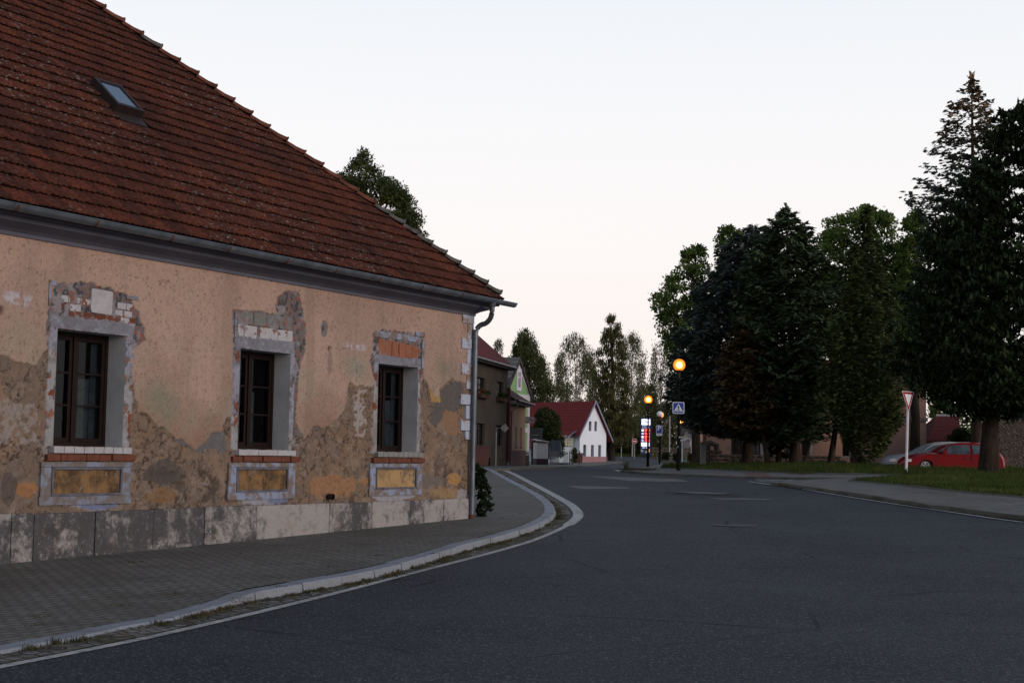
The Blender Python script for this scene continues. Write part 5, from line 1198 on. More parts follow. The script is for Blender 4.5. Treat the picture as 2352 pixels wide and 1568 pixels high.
# ================================================================== STREET LAMPS, ROAD SIGNS, PRICE TOTEM
POLE = flat('black_pole_paint', (.006, .0058, .006), .75, .12)
GLOBE = M('lit_globe'); GLOBE.col((.30, .08, .01)); lw = GLOBE.n('ShaderNodeLayerWeight'); lw.inputs[0].default_value = .5
GLOBE.put(GLOBE.b.inputs['Emission Color'], GLOBE.ramp(lw.outputs['Facing'], (.0, (1., .60, .20)), (.09, (1., .44, .09)), (.20, (.24, .058, .003)), (.9, (.14, .028, .001)))); GLOBE.b.inputs['Emission Strength'].default_value = 8.0; GLOBE = GLOBE.m
OFFG = flat('unlit_globe', (.80, .72, .74), .25, .5, .03)
def globe_lamp(px, gy, Y, gr, label, lit=True, pr=.06, dx=0.0):
    g = gpX(px, Y); c = at(px+dx, gy, Y); t = thing('street_lamp', label, 'street lamp', g, 'globe street lamps')
    mb = MB(); zt_ = c[2]-gr*.95; mb.lathe((g[0], g[1], 0), [(pr*1.7, g[2]-.3), (pr*1.7, g[2]+.9), (pr*1.25, g[2]+.98), (pr*1.2, g[2]+(zt_-g[2])*.6), (pr*.85, g[2]+(zt_-g[2])*.63), (pr*.75, zt_-.02)], 14); mb.build('pole', POLE, t, True)
    mb = MB(); mb.lathe((g[0], g[1], 0), [(pr*.8, zt_-.35), (pr*1.0, zt_-.3), (pr*1.0, zt_-.08), (gr*.55, zt_-.02), (gr*.55, zt_+.05)], 16); mb.build('collar', flat('lamp_collar', (.06, .035, .025), .5) if 'lamp_collar' not in bpy.data.materials else bpy.data.materials['lamp_collar'], t, True)
    if lit and Y < 120:
        pl_ = bpy.data.lights.new('lamp_light', 'POINT'); pl_.energy = 160; pl_.color = (1., .42, .10); pl_.shadow_soft_size = gr*1.04; po = bpy.data.objects.new('lamp_light', pl_); COL.objects.link(po); po.location = (g[0], g[1], c[2]); par(po, t)
    mb = MB(); mb.lathe((g[0], g[1], c[2]), [(gr*math.sin(PI*k/14), -gr*math.cos(PI*k/14)) for k in range(15)], 24); mb.build('globe', GLOBE if lit else OFFG, t, True, fixn=False)
    return t
lmp = globe_lamp(1558.5, 838, 70, .29, 'tall street lamp with lit globe above the pedestrian crossing sign')
globe_lamp(1488, 917.5, 106, .29, 'street lamp with lit globe in front of the price totem')
globe_lamp(1514.6, 950.6, 150, .30, 'street lamp with unlit pale globe above the parking sign', lit=False)
globe_lamp(1517.6, 952.3, 158, .30, 'lit street lamp mostly hidden behind the unlit globe')
globe_lamp(1563.5, 970, 190, .34, 'distant lit street lamp shining between branches beside the tall lamp')
BLUE = flat('sign_blue', (.018, .06, .36), .4, .4, .06); SWHITE = flat('sign_white', (.84, .85, .90), .4, .4, .03); SBLACK = flat('sign_black', (.01, .01, .012), .5); SRED = flat('sign_red', (.30, .015, .015), .4, .4, .06)
def plate(mb, c, w, h_, th, y=0.0): mb.box(np.array(c)+np.array([0, y, 0]), (w/2, 0, 0), (0, th/2, 0), (0, 0, h_/2))
def rrect(c, w, h_, r, y, n=5):
    pts = []
    for cx_, cz_, a0_ in ((w/2-r, h_/2-r, 0), (-w/2+r, h_/2-r, 90), (-w/2+r, -h_/2+r, 180), (w/2-r, -h_/2+r, 270)):
        for k in range(n+1): t = math.radians(a0_+90*k/n); pts.append(np.array([c[0]+cx_+r*math.cos(t), y, c[2]+cz_+r*math.sin(t)]))
    return pts
# pedestrian crossing sign on the tall lamp: part of the lamp? it is clamped to it and stays a thing of its own
YC = 69.85; cps = at(1558.3, 936.3, YC); wS = abs(at(1571.8, 936, YC)[0]-at(1545, 936, YC)[0])
t = thing('pedestrian_crossing_sign', 'square blue pedestrian crossing sign with walking figure on the tall lamp post', 'road sign', cps)
mb = MB(); mb.prism(rrect(cps, wS, wS, .05, YC), (0, .03, 0)); mb.build('border', SWHITE, t)
mb = MB(); mb.prism(rrect(cps, wS*.88, wS*.88, .035, YC-.006), (0, .005, 0)); mb.build('face', BLUE, t)
w_ = wS; yy = YC-.012
mb = MB(); mb.prism([(cps[0]-w_*.40, yy, cps[2]-w_*.32), (cps[0]+w_*.40, yy, cps[2]-w_*.32), (cps[0], yy, cps[2]+w_*.36)], (0, .005, 0)); mb.build('triangle', SWHITE, t)
mb = MB(); yy = YC-.018
def limb(mb, p, q, wd, c=cps, s_=w_): 
    p = np.array(p)*s_; q = np.array(q)*s_; d = (q-p)/np.linalg.norm(q-p); n_ = np.array([-d[1], d[0]])*wd*s_/2
    mb.prism([(c[0]+v[0], yy, c[2]+v[1]) for v in (p-n_, q-n_*.8, q+n_*.8, p+n_)], (0, .005, 0))
mb.prism([(cps[0]+w_*(.0+.04*math.cos(2*PI*k/10)), yy, cps[2]+w_*(.165+.04*math.sin(2*PI*k/10))) for k in range(10)], (0, .005, 0))
limb(mb, (0, .12), (0, -.06), .09); yy -= .001; limb(mb, (0, -.05), (-.07, -.22), .045); limb(mb, (.0, -.05), (.075, -.22), .045); limb(mb, (0, .09), (-.09, -.01), .035); limb(mb, (0, .09), (.085, .0), .035); 
mb.build('walking_figure', SBLACK, t)
mb = MB(); 
for k, q in enumerate((-.27, -.15, .0, .13, .25)): limb(mb, (q*.86, -.21), (q*1.0, -.29), .055)
mb.build('crossing_bars', SBLACK, t)
# letters
def text_mesh(name, txt, size, c, y, mat, parent, align='CENTER', bold=0.0, ext=.004, sx_=1.0):
    cu_ = bpy.data.curves.new('txt', 'FONT'); cu_.body = txt; cu_.size = size; cu_.align_x = align; cu_.align_y = 'CENTER'; cu_.extrude = ext; cu_.offset = bold; cu_.resolution_u = 3
    o = bpy.data.objects.new('txt', cu_); COL.objects.link(o); bpy.context.view_layer.update(); dg = bpy.context.evaluated_depsgraph_get()
    me = bpy.data.meshes.new_from_object(o.evaluated_get(dg)); bpy.data.objects.remove(o)
    me.transform(Matrix(((sx_, 0, 0, c[0]), (0, 0, -1, y), (0, 1, 0, c[2]), (0, 0, 0, 1)))); me.materials.clear(); me.materials.append(mat); me.name = name
    q = bpy.data.objects.new(name, me); COL.objects.link(q); return par(q, parent)
def zh(x, y): return ((1590+x/22.4)*.91875, (1020+y/22.4)*.91875)
YQ = 118.; cP = at(*zh(1298, 1195), YQ); wP = abs(at(*zh(1465, 1195), YQ)[0]-at(*zh(1135, 1195), YQ)[0]); hP = abs(at(*zh(1300, 965), YQ)[2]-at(*zh(1300, 1425), YQ)[2])
t = thing('parking_sign', 'blue parking sign with white letter P and small plate on a dark post', 'road sign', gpX(1515, YQ))
mb = MB(); mb.prism(rrect(cP, wP, hP, .04, YQ), (0, .03, 0)); mb.build('border', SWHITE, t)
mb = MB(); mb.prism(rrect(cP, wP*.88, hP*.92, .03, YQ-.006), (0, .005, 0)); mb.build('face', BLUE, t)
text_mesh('letter', 'P', .55, (cP[0]-.01, 0, cP[2]+.085), YQ-.015, SWHITE, t, bold=.006)
mb = MB(); c2 = np.array([cP[0]+.01, YQ, cP[2]-hP/2-.09]); plate(mb, c2, wP*.98, .14, .02); mb.build('lower_plate', SWHITE, t)
mb = MB(); plate(mb, c2+np.array([0, -.013, .0]), wP*.75, .03, .004); mb.build('plate_text', SBLACK, t)
post('post', 1515, 963, YQ+.08, .05, POLE, t)
# give way sign
YG = 57.5; tl = at(2072, 898.5, YG); trr = at(2099.5, 898.5, YG); bt = at(2086, 945.5, YG)
t = thing('give_way_sign', 'white and red triangular give way sign on a leaning white post by the grass', 'road sign', gpX(2081, YG))
sgx = .30*.95; hh_ = tl[2]-bt[2]; cx0 = (tl[0]+trr[0])/2; hw_ = (trr[0]-tl[0])/2; yawv = np.array([hw_+.30*.266, .30, 0])   # turned away
def tri(k, y): 
    cz_ = tl[2]-hh_*.36; T = [np.array([cx0, YG, tl[2]])-yawv, np.array([cx0, YG, tl[2]])+yawv, np.array([cx0+.02, YG, bt[2]])]; cc_ = sum(T)/3
    return [cc_+(q-cc_)*k+np.array([0, y, 0]) for q in T]
mb = MB(); mb.prism(tri(1.0, 0), (0, .02, 0)); mb.build('edge', SWHITE, t)
mb = MB(); mb.prism(tri(.92, -.006), (0, .004, 0)); mb.build('red_border', SRED, t)
mb = MB(); mb.prism(tri(.60, -.012), (0, .004, 0)); mb.build('face', SWHITE, t)
g = gpX(2080.5, YG); top_ = at(2086, 905, YG+.09); mb = MB(); mb.tube([g-Z*.3, top_], .052, 12); mb.build('post', flat('chipped_white_post', (.60, .60, .63), .5, .4, .2, 3), t, True)
mb = MB(); mb.tube([g-Z*.05, g+Z*.22], .058, 12); mb.build('rusty_foot', RUST, t)
# far road signs
def disc(mb, c, r, y, n=20, th=.01, a0=0): mb.prism([(c[0]+r*math.cos(2*PI*k/n+a0), y, c[2]+r*math.sin(2*PI*k/n+a0)) for k in range(n)], (0, th, 0))
YO = 205.; c = at(1427, 1015.5, YO); t = thing('stop_sign', 'grey back of an octagonal stop sign on a post by the far grass', 'road sign', gpX(1427, YO)); mb = MB(); disc(mb, c, .42, YO, 8, .03, PI/8); mb.build('plate', flat('grey_sign_back', (.24, .22, .22), .6), t); post('post', 1427, 1008, YO-.06, .05, GALV, t)
c = at(1457.5, 1013, YO); t = thing('no_entry_sign', 'round red no entry sign with a white bar on a thin post', 'road sign', gpX(1457.5, YO)); mb = MB(); disc(mb, c, .36, YO, 22, .03); mb.build('border', SWHITE, t); mb = MB(); disc(mb, c, .33, YO-.008, 22, .006); mb.build('face', SRED, t); mb = MB(); mb.box((c[0], YO-.014, c[2]), (.24, 0, 0), (0, .004, 0), (0, 0, .055)); mb.build('bar', SWHITE, t); post('post', 1457.2, 1020, YO+.08, .045, GALV, t)
YT = 228.
def zt(x, y): return ((1600+x/15.67)*.91875, (1040+y/15.68)*.91875)
tg = gpX(1482, YT); bl_ = at(*zt(20, 1500), YT); tr_ = at(*zt(455, 60), YT)
t = thing('fuel_price_totem', 'tall blue lit fuel price totem with white LURA panel and red price digits', 'sign', (tg[0], YT, bl_[2]))
TX0, TX1, TZ0, TZ1 = bl_[0], tr_[0], bl_[2], tr_[2]; TWd = TX1-TX0; THt = TZ1-TZ0
def tpos(x, y): return (TX0+(x-20)/435*TWd, 0, TZ1-(y-60)/1440*THt)
mb = MB(); mb.box(((TX0+TX1)/2, YT+.15, (TZ0+TZ1)/2), (TWd/2, 0, 0), (0, .15, 0), (0, 0, THt/2)); mb.build('cabinet', flat('totem_blue', (.012, .022, .10), .4, .4, .1), t)
mb = MB(); mb.box(((TX0+TX1)/2, YT+.15, TZ0-.5), (TWd*.3, 0, 0), (0, .1, 0), (0, 0, .55)); mb.build('foot', DARKMETAL, t)
def tpanel(name, x0, x1, y0, y1, mat, y=YT-.01, parent=t):
    a = tpos(x0, y0); b = tpos(x1, y1); mb = MB(); mb.box(((a[0]+b[0])/2, y, (a[2]+b[2])/2), ((b[0]-a[0])/2, 0, 0), (0, .008, 0), (0, 0, (a[2]-b[2])/2)); return mb.build(name, mat, parent)
EW = emis('lit_white', (.9, .93, 1.), 1.25); EWD = emis('lit_pale', (.65, .68, 1.), .8); EB = emis('lit_blue_ink', (.03, .09, .6), .55); ER = emis('red_leds', (1., .07, .04), 3.2); EY = emis('lit_orange', (.9, .45, .06), .45); EG_ = emis('lit_picture', (.30, .31, .33), .4)
tp_ = tpanel('name_panel', 50, 402, 118, 345, EW); k_ = TWd/435
text_mesh('lettering', 'LURA', 128*k_, tpos(222, 228), YT-.03, EB, tp_, bold=.012, sx_=.92)
text_mesh('hours_text', 'Po-Pá 6 - 20', 58*k_, tpos(218, 402), YT-.03, EWD, t, sx_=.95); text_mesh('hours_text', 'So-Ne 7 - 18', 58*k_, tpos(218, 452), YT-.03, EWD, t, sx_=.95)
for (y0, lab, pr_) in ((555, '95', '27.90'), (683, 'D', '26.90'), (815, '98', '28.90'), (945, 'LPG', '13.20')):
    q = tpanel('grade_panel', 55, 140, y0-38, y0+38, EWD if lab in ('D', 'LPG') else EW); text_mesh('grade_text', lab, 62*k_, tpos(97, y0), YT-.03, EB, q, sx_=.8)
    text_mesh('price_digits', pr_, 118*k_, tpos(283, y0), YT-.03, ER, t, bold=.02, sx_=.78)
tpanel('info_panel', 45, 380, 1025, 1175, EW); tpanel('info_line', 60, 262, 1100, 1120, EB, YT-.03); tpanel('info_line', 70, 340, 1185, 1200, EWD); tpanel('info_line', 85, 185, 1228, 1252, EWD); tpanel('info_line', 232, 340, 1228, 1252, EWD)
pp_ = tpanel('picture_panel', 30, 320, 1290, 1450, emis('picture_dark', (.03, .035, .045), .5)); mb = MB()
a_ = tpos(80, 1350); mb.prism([(a_[0]+.14*math.cos(u)*1.2-.05*math.sin(u), YT-.035, a_[2]+.18*math.sin(u)) for u in np.linspace(0, 2*PI, 14, endpoint=False)], (0, .006, 0)); a_ = tpos(235, 1390); mb.prism([(a_[0]-.2, YT-.035, a_[2]-.15), (a_[0]+.2, YT-.035, a_[2]-.15), (a_[0]+.18, YT-.035, a_[2]+.18), (a_[0]+.05, YT-.035, a_[2]+.15)], (0, .006, 0)); mb.build('picture', EG_, pp_)
tpanel('orange_panel', 328, 392, 1275, 1400, EY)
# small furniture round the lamp island
zs = lambda x, y: ((1560+x/8.709)*.91875, (1000+y/8.709)*.91875)
t = thing('grey_pole', 'tall thin grey pole beyond the parking sign', 'pole', gpX(1537.5, 170)); post('shaft', 1537.5, zs(0, 350)[1], 170, .07, GALV, t)
YN = 69.8; t = thing('street_name_sign', 'small cream street name plate fixed to the tall lamp post', 'sign', at(*zs(1285, 806), YN))
mb = MB(); flatbox(mb, zs(1197, 0)[0], zs(1378, 0)[0], zs(0, 786)[1], zs(0, 828)[1], YN, .02); mb.build('plate', flat('cream_plate', (.34, .32, .27), .6), t); mb = MB(); flatbox(mb, zs(1225, 0)[0], zs(1350, 0)[0], zs(0, 800)[1], zs(0, 814)[1], YN-.008, .006); mb.build('print', flat('faint_print', (.22, .2, .17), .7), t)
t = thing('lamp_post_sticker', 'small blue sticker on the tall lamp post', 'sticker', at(*zs(1176, 1012), 69.7)); mb = MB(); flatbox(mb, zs(1166, 0)[0], zs(1186, 0)[0], zs(0, 992)[1], zs(0, 1032)[1], 69.86, .01); mb.build('sheet', flat('sticker_blue', (.16, .3, .42), .5), t)
def simple(name, label, cat, x0, x1, y0, y1, Y, depth, mat, part_='body', bevel=.0):
    t = thing(name, label, cat, gpX((x0+x1)/2, Y)); g = gpX((x0+x1)/2, Y); a = at(x0, y0, Y); b = at(x1, y0, Y); mb = MB(); z1 = a[2]; z0_ = g[2]-.1
    mb.prism([(a[0], Y, z0_), (b[0], Y, z0_), (b[0]-bevel, Y, z1-.04), (b[0]-bevel-.02, Y, z1), (a[0]+bevel+.02, Y, z1), (a[0]+bevel, Y, z1-.04)], (0, depth, 0)); mb.build(part_, mat, t); return t, a, b, g
t, *_ = simple('utility_pillar', 'pale grey concrete utility pillar left of the stone wall', 'utility box', zs(1678, 0)[0], zs(1788, 0)[0], zs(0, 918)[1], 1064, 88, .4, mat_render('pale_concrete', (.25, .27, .25), .9, .4, 2))
mb = MB(); flatbox(mb, zs(1660, 0)[0], zs(1800, 0)[0], zs(0, 906)[1], zs(0, 920)[1], 87.9, .6); mb.build('cap', CONCR, t)
t, *_ = simple('green_bin', 'green litter bin beyond the planter', 'bin', zs(1368, 0)[0], zs(1412, 0)[0], zs(0, 1165)[1], 1062, 120, .4, flat('bin_green', (.02, .10, .04), .5))
mb = MB(); flatbox(mb, zs(1362, 0)[0], zs(1418, 0)[0], zs(0, 1158)[1], zs(0, 1168)[1], 119.9, .6); mb.build('rim', flat('bin_green_rim', (.01, .06, .025), .5), t)
SW2 = flat('pale_board', (.38, .33, .33), .7)
t = thing('notice_boards', 'pale twin notice boards on a post beyond the lamps', 'sign', gpX(zs(1466, 0)[0], 150)); post('post', zs(1466, 0)[0], zs(0, 860)[1], 150, .06, GALV, t)
for a_, b_ in ((1440, 1468), (1478, 1508)): mb = MB(); flatbox(mb, zs(a_, 0)[0], zs(b_, 0)[0], zs(0, 868)[1], zs(0, 1002)[1], 149.8, .03); mb.build('board', SW2, t)
t = thing('banner', 'white and blue banner hanging beside the twin notice boards', 'banner', at(*zs(1595, 960), 150)); mb = MB(); flatbox(mb, zs(1532, 0)[0], zs(1656, 0)[0], zs(0, 905)[1], zs(0, 1012)[1], 150.5, .03); mb.build('sheet', flat('banner_white', (.42, .47, .52), .7), t)
mb = MB()
for k in range(4): flatbox(mb, zs(1545, 0)[0], zs(1645-8*k, 0)[0], zs(0, 918+24*k)[1], zs(0, 927+24*k)[1], 150.47, .01)
mb.build('print', flat('banner_print', (.12, .17, .30), .7), t)
for s_ in (1536, 1652): post('post', zs(s_, 0)[0], zs(0, 900)[1], 150.6, .05, GALV, t)
t = thing('canopy', 'grey translucent canopy roof behind the tall lamp post', 'canopy', gpX(zs(1450, 0)[0], 158)); mb = MB(); a_ = at(*zs(1250, 880), 158); b_ = at(*zs(1395, 830), 158); c_ = at(*zs(1660, 885), 158)
mb.prism([a_, b_, c_, c_-Z*.12, b_-Z*.15, a_-Z*.12], (0, 4, 0)); mb.build('roof', flat('canopy_sheet', (.20, .20, .22), .5), t)
for q in (1262, 1655): post('post', zs(q, 0)[0], zs(0, 880)[1], 158.2, .06, GALV, t)
t = thing('far_grey_house', 'blank grey gable of a house far behind the tall lamp post', 'house', gpX(zs(1400, 0)[0], 215)); mb = MB(); a_ = at(*zs(1300, 740), 215); b_ = at(*zs(1500, 740), 215); g = gpX(zs(1400, 0)[0], 215)
mb.prism([(a_[0], 215, g[2]-.5), (b_[0], 215, g[2]-.5), (b_[0], 215, b_[2]), ((a_[0]+b_[0])/2, 215, b_[2]+1.2), (a_[0], 215, a_[2])], (0, 8, 0)); mb.build('wall', mat_render('far_grey_wall', (.15, .15, .16)), t)
mb = MB(); m2 = (a_[0]+b_[0])/2; mb.prism([(a_[0]-.3, 214.6, a_[2]-.15), (m2, 214.6, b_[2]+1.4), (b_[0]+.3, 214.6, b_[2]-.15), (b_[0]+.3, 214.6, b_[2]), (m2, 214.6, b_[2]+1.6), (a_[0]-.3, 214.6, a_[2])], (0, 9, 0)); mb.build('roof', flat('far_brown_roof', (.09, .075, .06), .9), t)

# ================================================================== VEGETATION
def quads_from(C, A, B, shade):
    """C centres (n,3); A, B half-vectors (n,3)"""
    n = len(C); V = np.empty((n, 4, 3), np.float32); V[:, 0] = C-A; V[:, 1] = C-B; V[:, 2] = C+A; V[:, 3] = C+B
    F = np.arange(n*4).reshape(n, 4); return V.reshape(-1, 3), F, np.repeat(shade, 4, axis=0)
def rdir(n): v = RNG.normal(size=(n, 3)); return v/np.linalg.norm(v, axis=1)[:, None]
def prof3(prof, Y):
    a = np.array([[at(xl, y, Y)[2], at(xl, y, Y)[0], at(xr, y, Y)[0]] for y, xl, xr in prof]); return a[np.argsort(a[:, 0])]
def shades(n, lo=.6, hi=1.25): s = RNG.uniform(lo, hi, n)[:, None]; return np.repeat(s, 3, 1)
LM = {}
def leafmat(key, cols, **k):
    if key not in LM: LM[key] = mat_leaf('leaf_'+key, cols, **k)
    return LM[key]
BARK = mat_bark('dark_bark'); BARKW = mat_bark('birch_bark', (.16, .14, .12), (.42, .39, .36)); BARKP = mat_bark('pine_bark', (.016, .011, .008), (.045, .032, .025))
def trunk_mesh(t, base, top, r0, mat, lean=(0, 0), limbs=(), bend=.0, roots=False):
    mb = MB(); pts = []; n = 9; rad = []
    for k in range(n):
        q = k/(n-1); p = base*(1-q)+top*q+np.array([bend*math.sin(q*PI*1.3), bend*.5*math.sin(q*PI), 0]); pts.append(p); rad.append(max(.02, r0*(1-q)**.8+.015)*(1.35 if k == 0 else 1))
    if roots: pts.insert(1, pts[0]*.94+pts[1]*.06); rad[0] = r0*1.6; rad.insert(1, r0*1.15)
    pts[0] = pts[0]-Z*.25; mb.tube(pts, rad, 10)
    for (q, dirv, ln, r) in limbs:
        p = base*(1-q)+top*q; d = np.array(dirv, float); d /= np.linalg.norm(d); mb.tube([p, p+d*ln*.5+Z*ln*.08, p+d*ln+Z*ln*.25], [r, r*.6, .015], 6)
    return mb.build('trunk', mat, t, True)
def conifer(label, prof, Y, basex, mat, r0=.25, dens=1.0, droop=.18, leafL=.20, leafW=.085, name='spruce_tree', group=None, topmat=None, upturn=.25, trunk=BARK, lean=None, whorl=.34, spread=1.0, fill=1.0, tuft=False, zcut=None, dy=1.0):
    P_ = prof3(prof, Y); base = gpX(basex, Y); ztop = P_[-1, 0]; zlo = P_[0, 0]; ctop = (P_[-1, 1]+P_[-1, 2])/2
    t = thing(name, label, 'tree', base, group); top = np.array([ctop, Y, ztop]); cA, cL, cR = P_[:, 0], P_[:, 1], P_[:, 2]
    if lean is None: trunk_mesh(t, base, np.array([(cL[-1]+cR[-1])/2, Y, ztop-.2]), r0, trunk)
    else: trunk_mesh(t, base, np.array(lean), r0, trunk)
    Cs, As, Bs, Sh = [], [], [], []; z = zlo+(.4 if droop > 0.1 else 0); Rmax = (cR-cL).max()/2
    while z < ztop:
        xl, xr = np.interp(z, cA, cL), np.interp(z, cA, cR); R_ = max(.12, (xr-xl)/2*1.08); cx_ = (xl+xr)/2
        nb = max(5, int((6+R_*3.2)*dens))
        for b in range(nb):
            ph = RNG.uniform(0, 2*PI); L = R_*RNG.uniform(.72, 1.06)*(1 if RNG.random() > .15 else .75); d = np.array([math.cos(ph), math.sin(ph)*min(1., 1.0), 0])
            if zcut is not None and not zcut(d): continue
            if L > 1.5 and RNG.random() < .12: L *= 1.12
            # axis point of the trunk at this height follows the crown centre
            n = max(6, int(L/.05*fill)); tt = RNG.uniform(.22 if L > 1 else .0, 1, n)**.62
            zz = z+RNG.normal(0, .06)+L*(-droop*tt+upturn*tt**2.5)
            wdt = (.30*L*spread*np.sin(np.clip(tt, 0, 1)*PI*.93)+.07); lat = RNG.uniform(-1, 1, n)*wdt
            px_ = cx_+d[0]*L*tt-d[1]*lat; py_ = Y+(d[1]*L*tt+d[0]*lat)*dy; pz = zz-np.abs(lat)*.45+RNG.normal(0, .04, n); Sh.append(np.full(n, RNG.uniform(.65, 1.45)))
            Cs.append(np.stack([px_, py_, pz], 1))
            sdir = np.sign(lat)[:, None]*np.array([[-d[1], d[0], 0]])*.8+d[None]*.9
            if tuft: a = rdir(n)*.8+np.array([0, 0, .5]); 
            else: a = sdir+RNG.normal(0, .35, (n, 3))+np.array([0, 0, -.15])
            a /= np.linalg.norm(a, axis=1)[:, None]; As.append(a*leafL*RNG.uniform(.6, 1.3, n)[:, None])
            bb = np.cross(a, rdir(n)*.5+np.array([0, 0, 1])); bb /= np.linalg.norm(bb, axis=1)[:, None]+1e-6; Bs.append(bb*leafW*RNG.uniform(.7, 1.4, n)[:, None])
        z += whorl*(.55+.45*min(1, R_/2))
    C_ = np.concatenate(Cs); A_ = np.concatenate(As); B_ = np.concatenate(Bs)
    # leader shoots
    m_ = 40; C2 = np.stack([ctop+RNG.normal(0, .07, m_), Y+RNG.normal(0, .07, m_), ztop-RNG.uniform(-.25, .9, m_)], 1); A2 = rdir(m_)*.12+np.array([0, 0, .12]); B2 = rdir(m_)*leafW
    Sh = np.concatenate(Sh+[np.ones(m_)]); C_ = np.concatenate([C_, C2]); A_ = np.concatenate([A_, A2]); B_ = np.concatenate([B_, B2])
    SB = shades(len(C_), .7, 1.2)*Sh[:, None]; V, F, c = quads_from(C_, A_, B_, SB)
    if topmat is not None:
        zm = C_[:, 2]; f = np.clip((zm-topmat[0])/topmat[1], 0, 1)*(RNG.random(len(zm)) < .85); tint = np.array(topmat[2])[None]*f[:, None]+(1-f[:, None]); c = np.repeat(SB*tint, 4, axis=0)
    np_mesh('crown', V, F, mat, t, col=c); return t
def leafy(label, prof, Y, basex, mat, r0=.2, n_clump=120, clump=.75, per=90, leaf=.11, name='broadleaf_tree', group=None, trunk=BARK, hang=0.0, depth=1.0, base=None, shell=.35, cat='tree', tr=True, asp=.55):
    P_ = prof3(prof, Y); base = gpX(basex, Y) if base is None else base; t = thing(name, label, cat, base, group); cA, cL, cR = P_[:, 0], P_[:, 1], P_[:, 2]; ztop, zlo = cA[-1], cA[0]
    Cs, As, Bs, Ss, limbs = [], [], [], [], []
    wts = np.array([max(.1, np.interp(z, cA, cR)-np.interp(z, cA, cL)) for z in np.linspace(zlo, ztop, 60)]); wts = wts/wts.sum()
    for k in range(n_clump):
        z = np.linspace(zlo, ztop, 60)[RNG.choice(60, p=wts)]+RNG.uniform(-.1, .1); xl, xr = np.interp(z, cA, cL), np.interp(z, cA, cR); R_ = (xr-xl)/2*(1.16 if name == 'birch_tree' else 1); cx_ = (xl+xr)/2
        rc = clump*RNG.uniform(.55, 1.25); ph = RNG.uniform(0, 2*PI); rr = max(0, R_-rc*.55)*math.sqrt(RNG.uniform(shell, 1)); c = np.array([cx_+rr*math.cos(ph), Y+rr*math.sin(ph)*depth, min(z, ztop-rc*.5)])
        n = int(per*RNG.uniform(.6, 1.3)); d = rdir(n); q = RNG.uniform(.35, 1.05, n)[:, None]; pos = c+d*q*rc*np.array([1, 1, .75])
        if hang: 
            pos[:, 2] -= RNG.uniform(0, 1, n)**1.3*hang*RNG.uniform(.5, 1.3); pos[:, :2] = c[:2]+(np.round((pos[:, :2]-c[:2])/.22)*.22)+RNG.normal(0, .035, (n, 2))
            a = np.tile([0, 0, -1.0], (n, 1))+RNG.normal(0, .35, (n, 3))
        else: a = rdir(n)+np.array([0, 0, -.25])
        a /= np.linalg.norm(a, axis=1)[:, None]; b = np.cross(a, rdir(n)); b /= np.linalg.norm(b, axis=1)[:, None]+1e-6
        Cs.append(pos); As.append(a*leaf*RNG.uniform(.6, 1.3, n)[:, None]); Bs.append(b*leaf*asp*RNG.uniform(.6, 1.2, n)[:, None]); Ss.append(shades(n)*RNG.uniform(.75, 1.2))
        if k % max(1, n_clump//14) == 0 and tr: limbs.append(c)
    V, F, c_ = quads_from(np.concatenate(Cs), np.concatenate(As), np.concatenate(Bs), np.concatenate(Ss))
    if tr:
        mb = MB(); topc = np.array([(cL[-1]+cR[-1])/2, Y, ztop-.4]); pts = [base-Z*.25, base+Z*.1]+[base*(1-q)+topc*q+np.array([.12*math.sin(7*q+basex), 0, 0]) for q in (.2, .4, .6, .8, .97)]
        mb.tube(pts, [r0*1.35, r0*1.1, r0*.9, r0*.72, r0*.5, r0*.3, .02], 10)
        for c in limbs:
            q = np.clip((c[2]-base[2])/(topc[2]-base[2])-.22, .12, .85); p = base*(1-q)+topc*q; mb.tube([p, (p+c)/2+Z*.15, c], [r0*.38*(1-q)+.02, r0*.2+.01, .012], 6)
        mb.build('trunk', trunk, t, True)
    np_mesh('crown', V, F, mat, t, col=c_); return t
GD = leafmat('spruce', [(.024, .038, .020), (.058, .085, .042), (.12, .16, .078)], trans=.1)
GB = leafmat('blue_spruce', [(.032, .044, .038), (.08, .10, .088), (.17, .20, .18)], trans=.1)
GBR = leafmat('bronze_spruce', [(.045, .034, .016), (.10, .065, .03), (.17, .11, .05)], trans=.1)
GJ = leafmat('juniper', [(.024, .036, .016), (.06, .08, .03), (.12, .145, .05)], trans=.15)
GP = leafmat('pine', [(.007, .012, .006), (.015, .026, .010), (.034, .052, .018)], trans=.08)
GL_ = leafmat('ash', [(.03, .052, .014), (.075, .12, .028), (.16, .22, .05)], trans=.35)
GW = leafmat('birch', [(.05, .055, .025), (.10, .105, .045), (.17, .165, .075)], trans=.35, sc=.5)
GWI = leafmat('willow', [(.04, .05, .02), (.085, .10, .036), (.15, .165, .055)], trans=.3, sc=.5)
GLA = leafmat('larch', [(.038, .042, .014), (.075, .075, .025), (.12, .115, .04)], trans=.2, sc=.5)
GSH = leafmat('shrub', [(.012, .018, .006), (.03, .042, .012), (.08, .08, .025)], trans=.2)
# behind the old house
leafy('dark green yew-like tree rising behind the red tiled roof', [(342, 828, 840), (362, 815, 852), (385, 772, 872), (410, 768, 905), (440, 775, 948), (475, 790, 972), (520, 800, 986), (560, 800, 990), (640, 800, 990)], 52, 880, leafmat('yew', [(.02, .03, .010), (.05, .065, .02), (.12, .135, .035)], trans=.2), r0=.25, n_clump=330, clump=.36, per=110, leaf=.075, name='evergreen_tree', asp=.35)
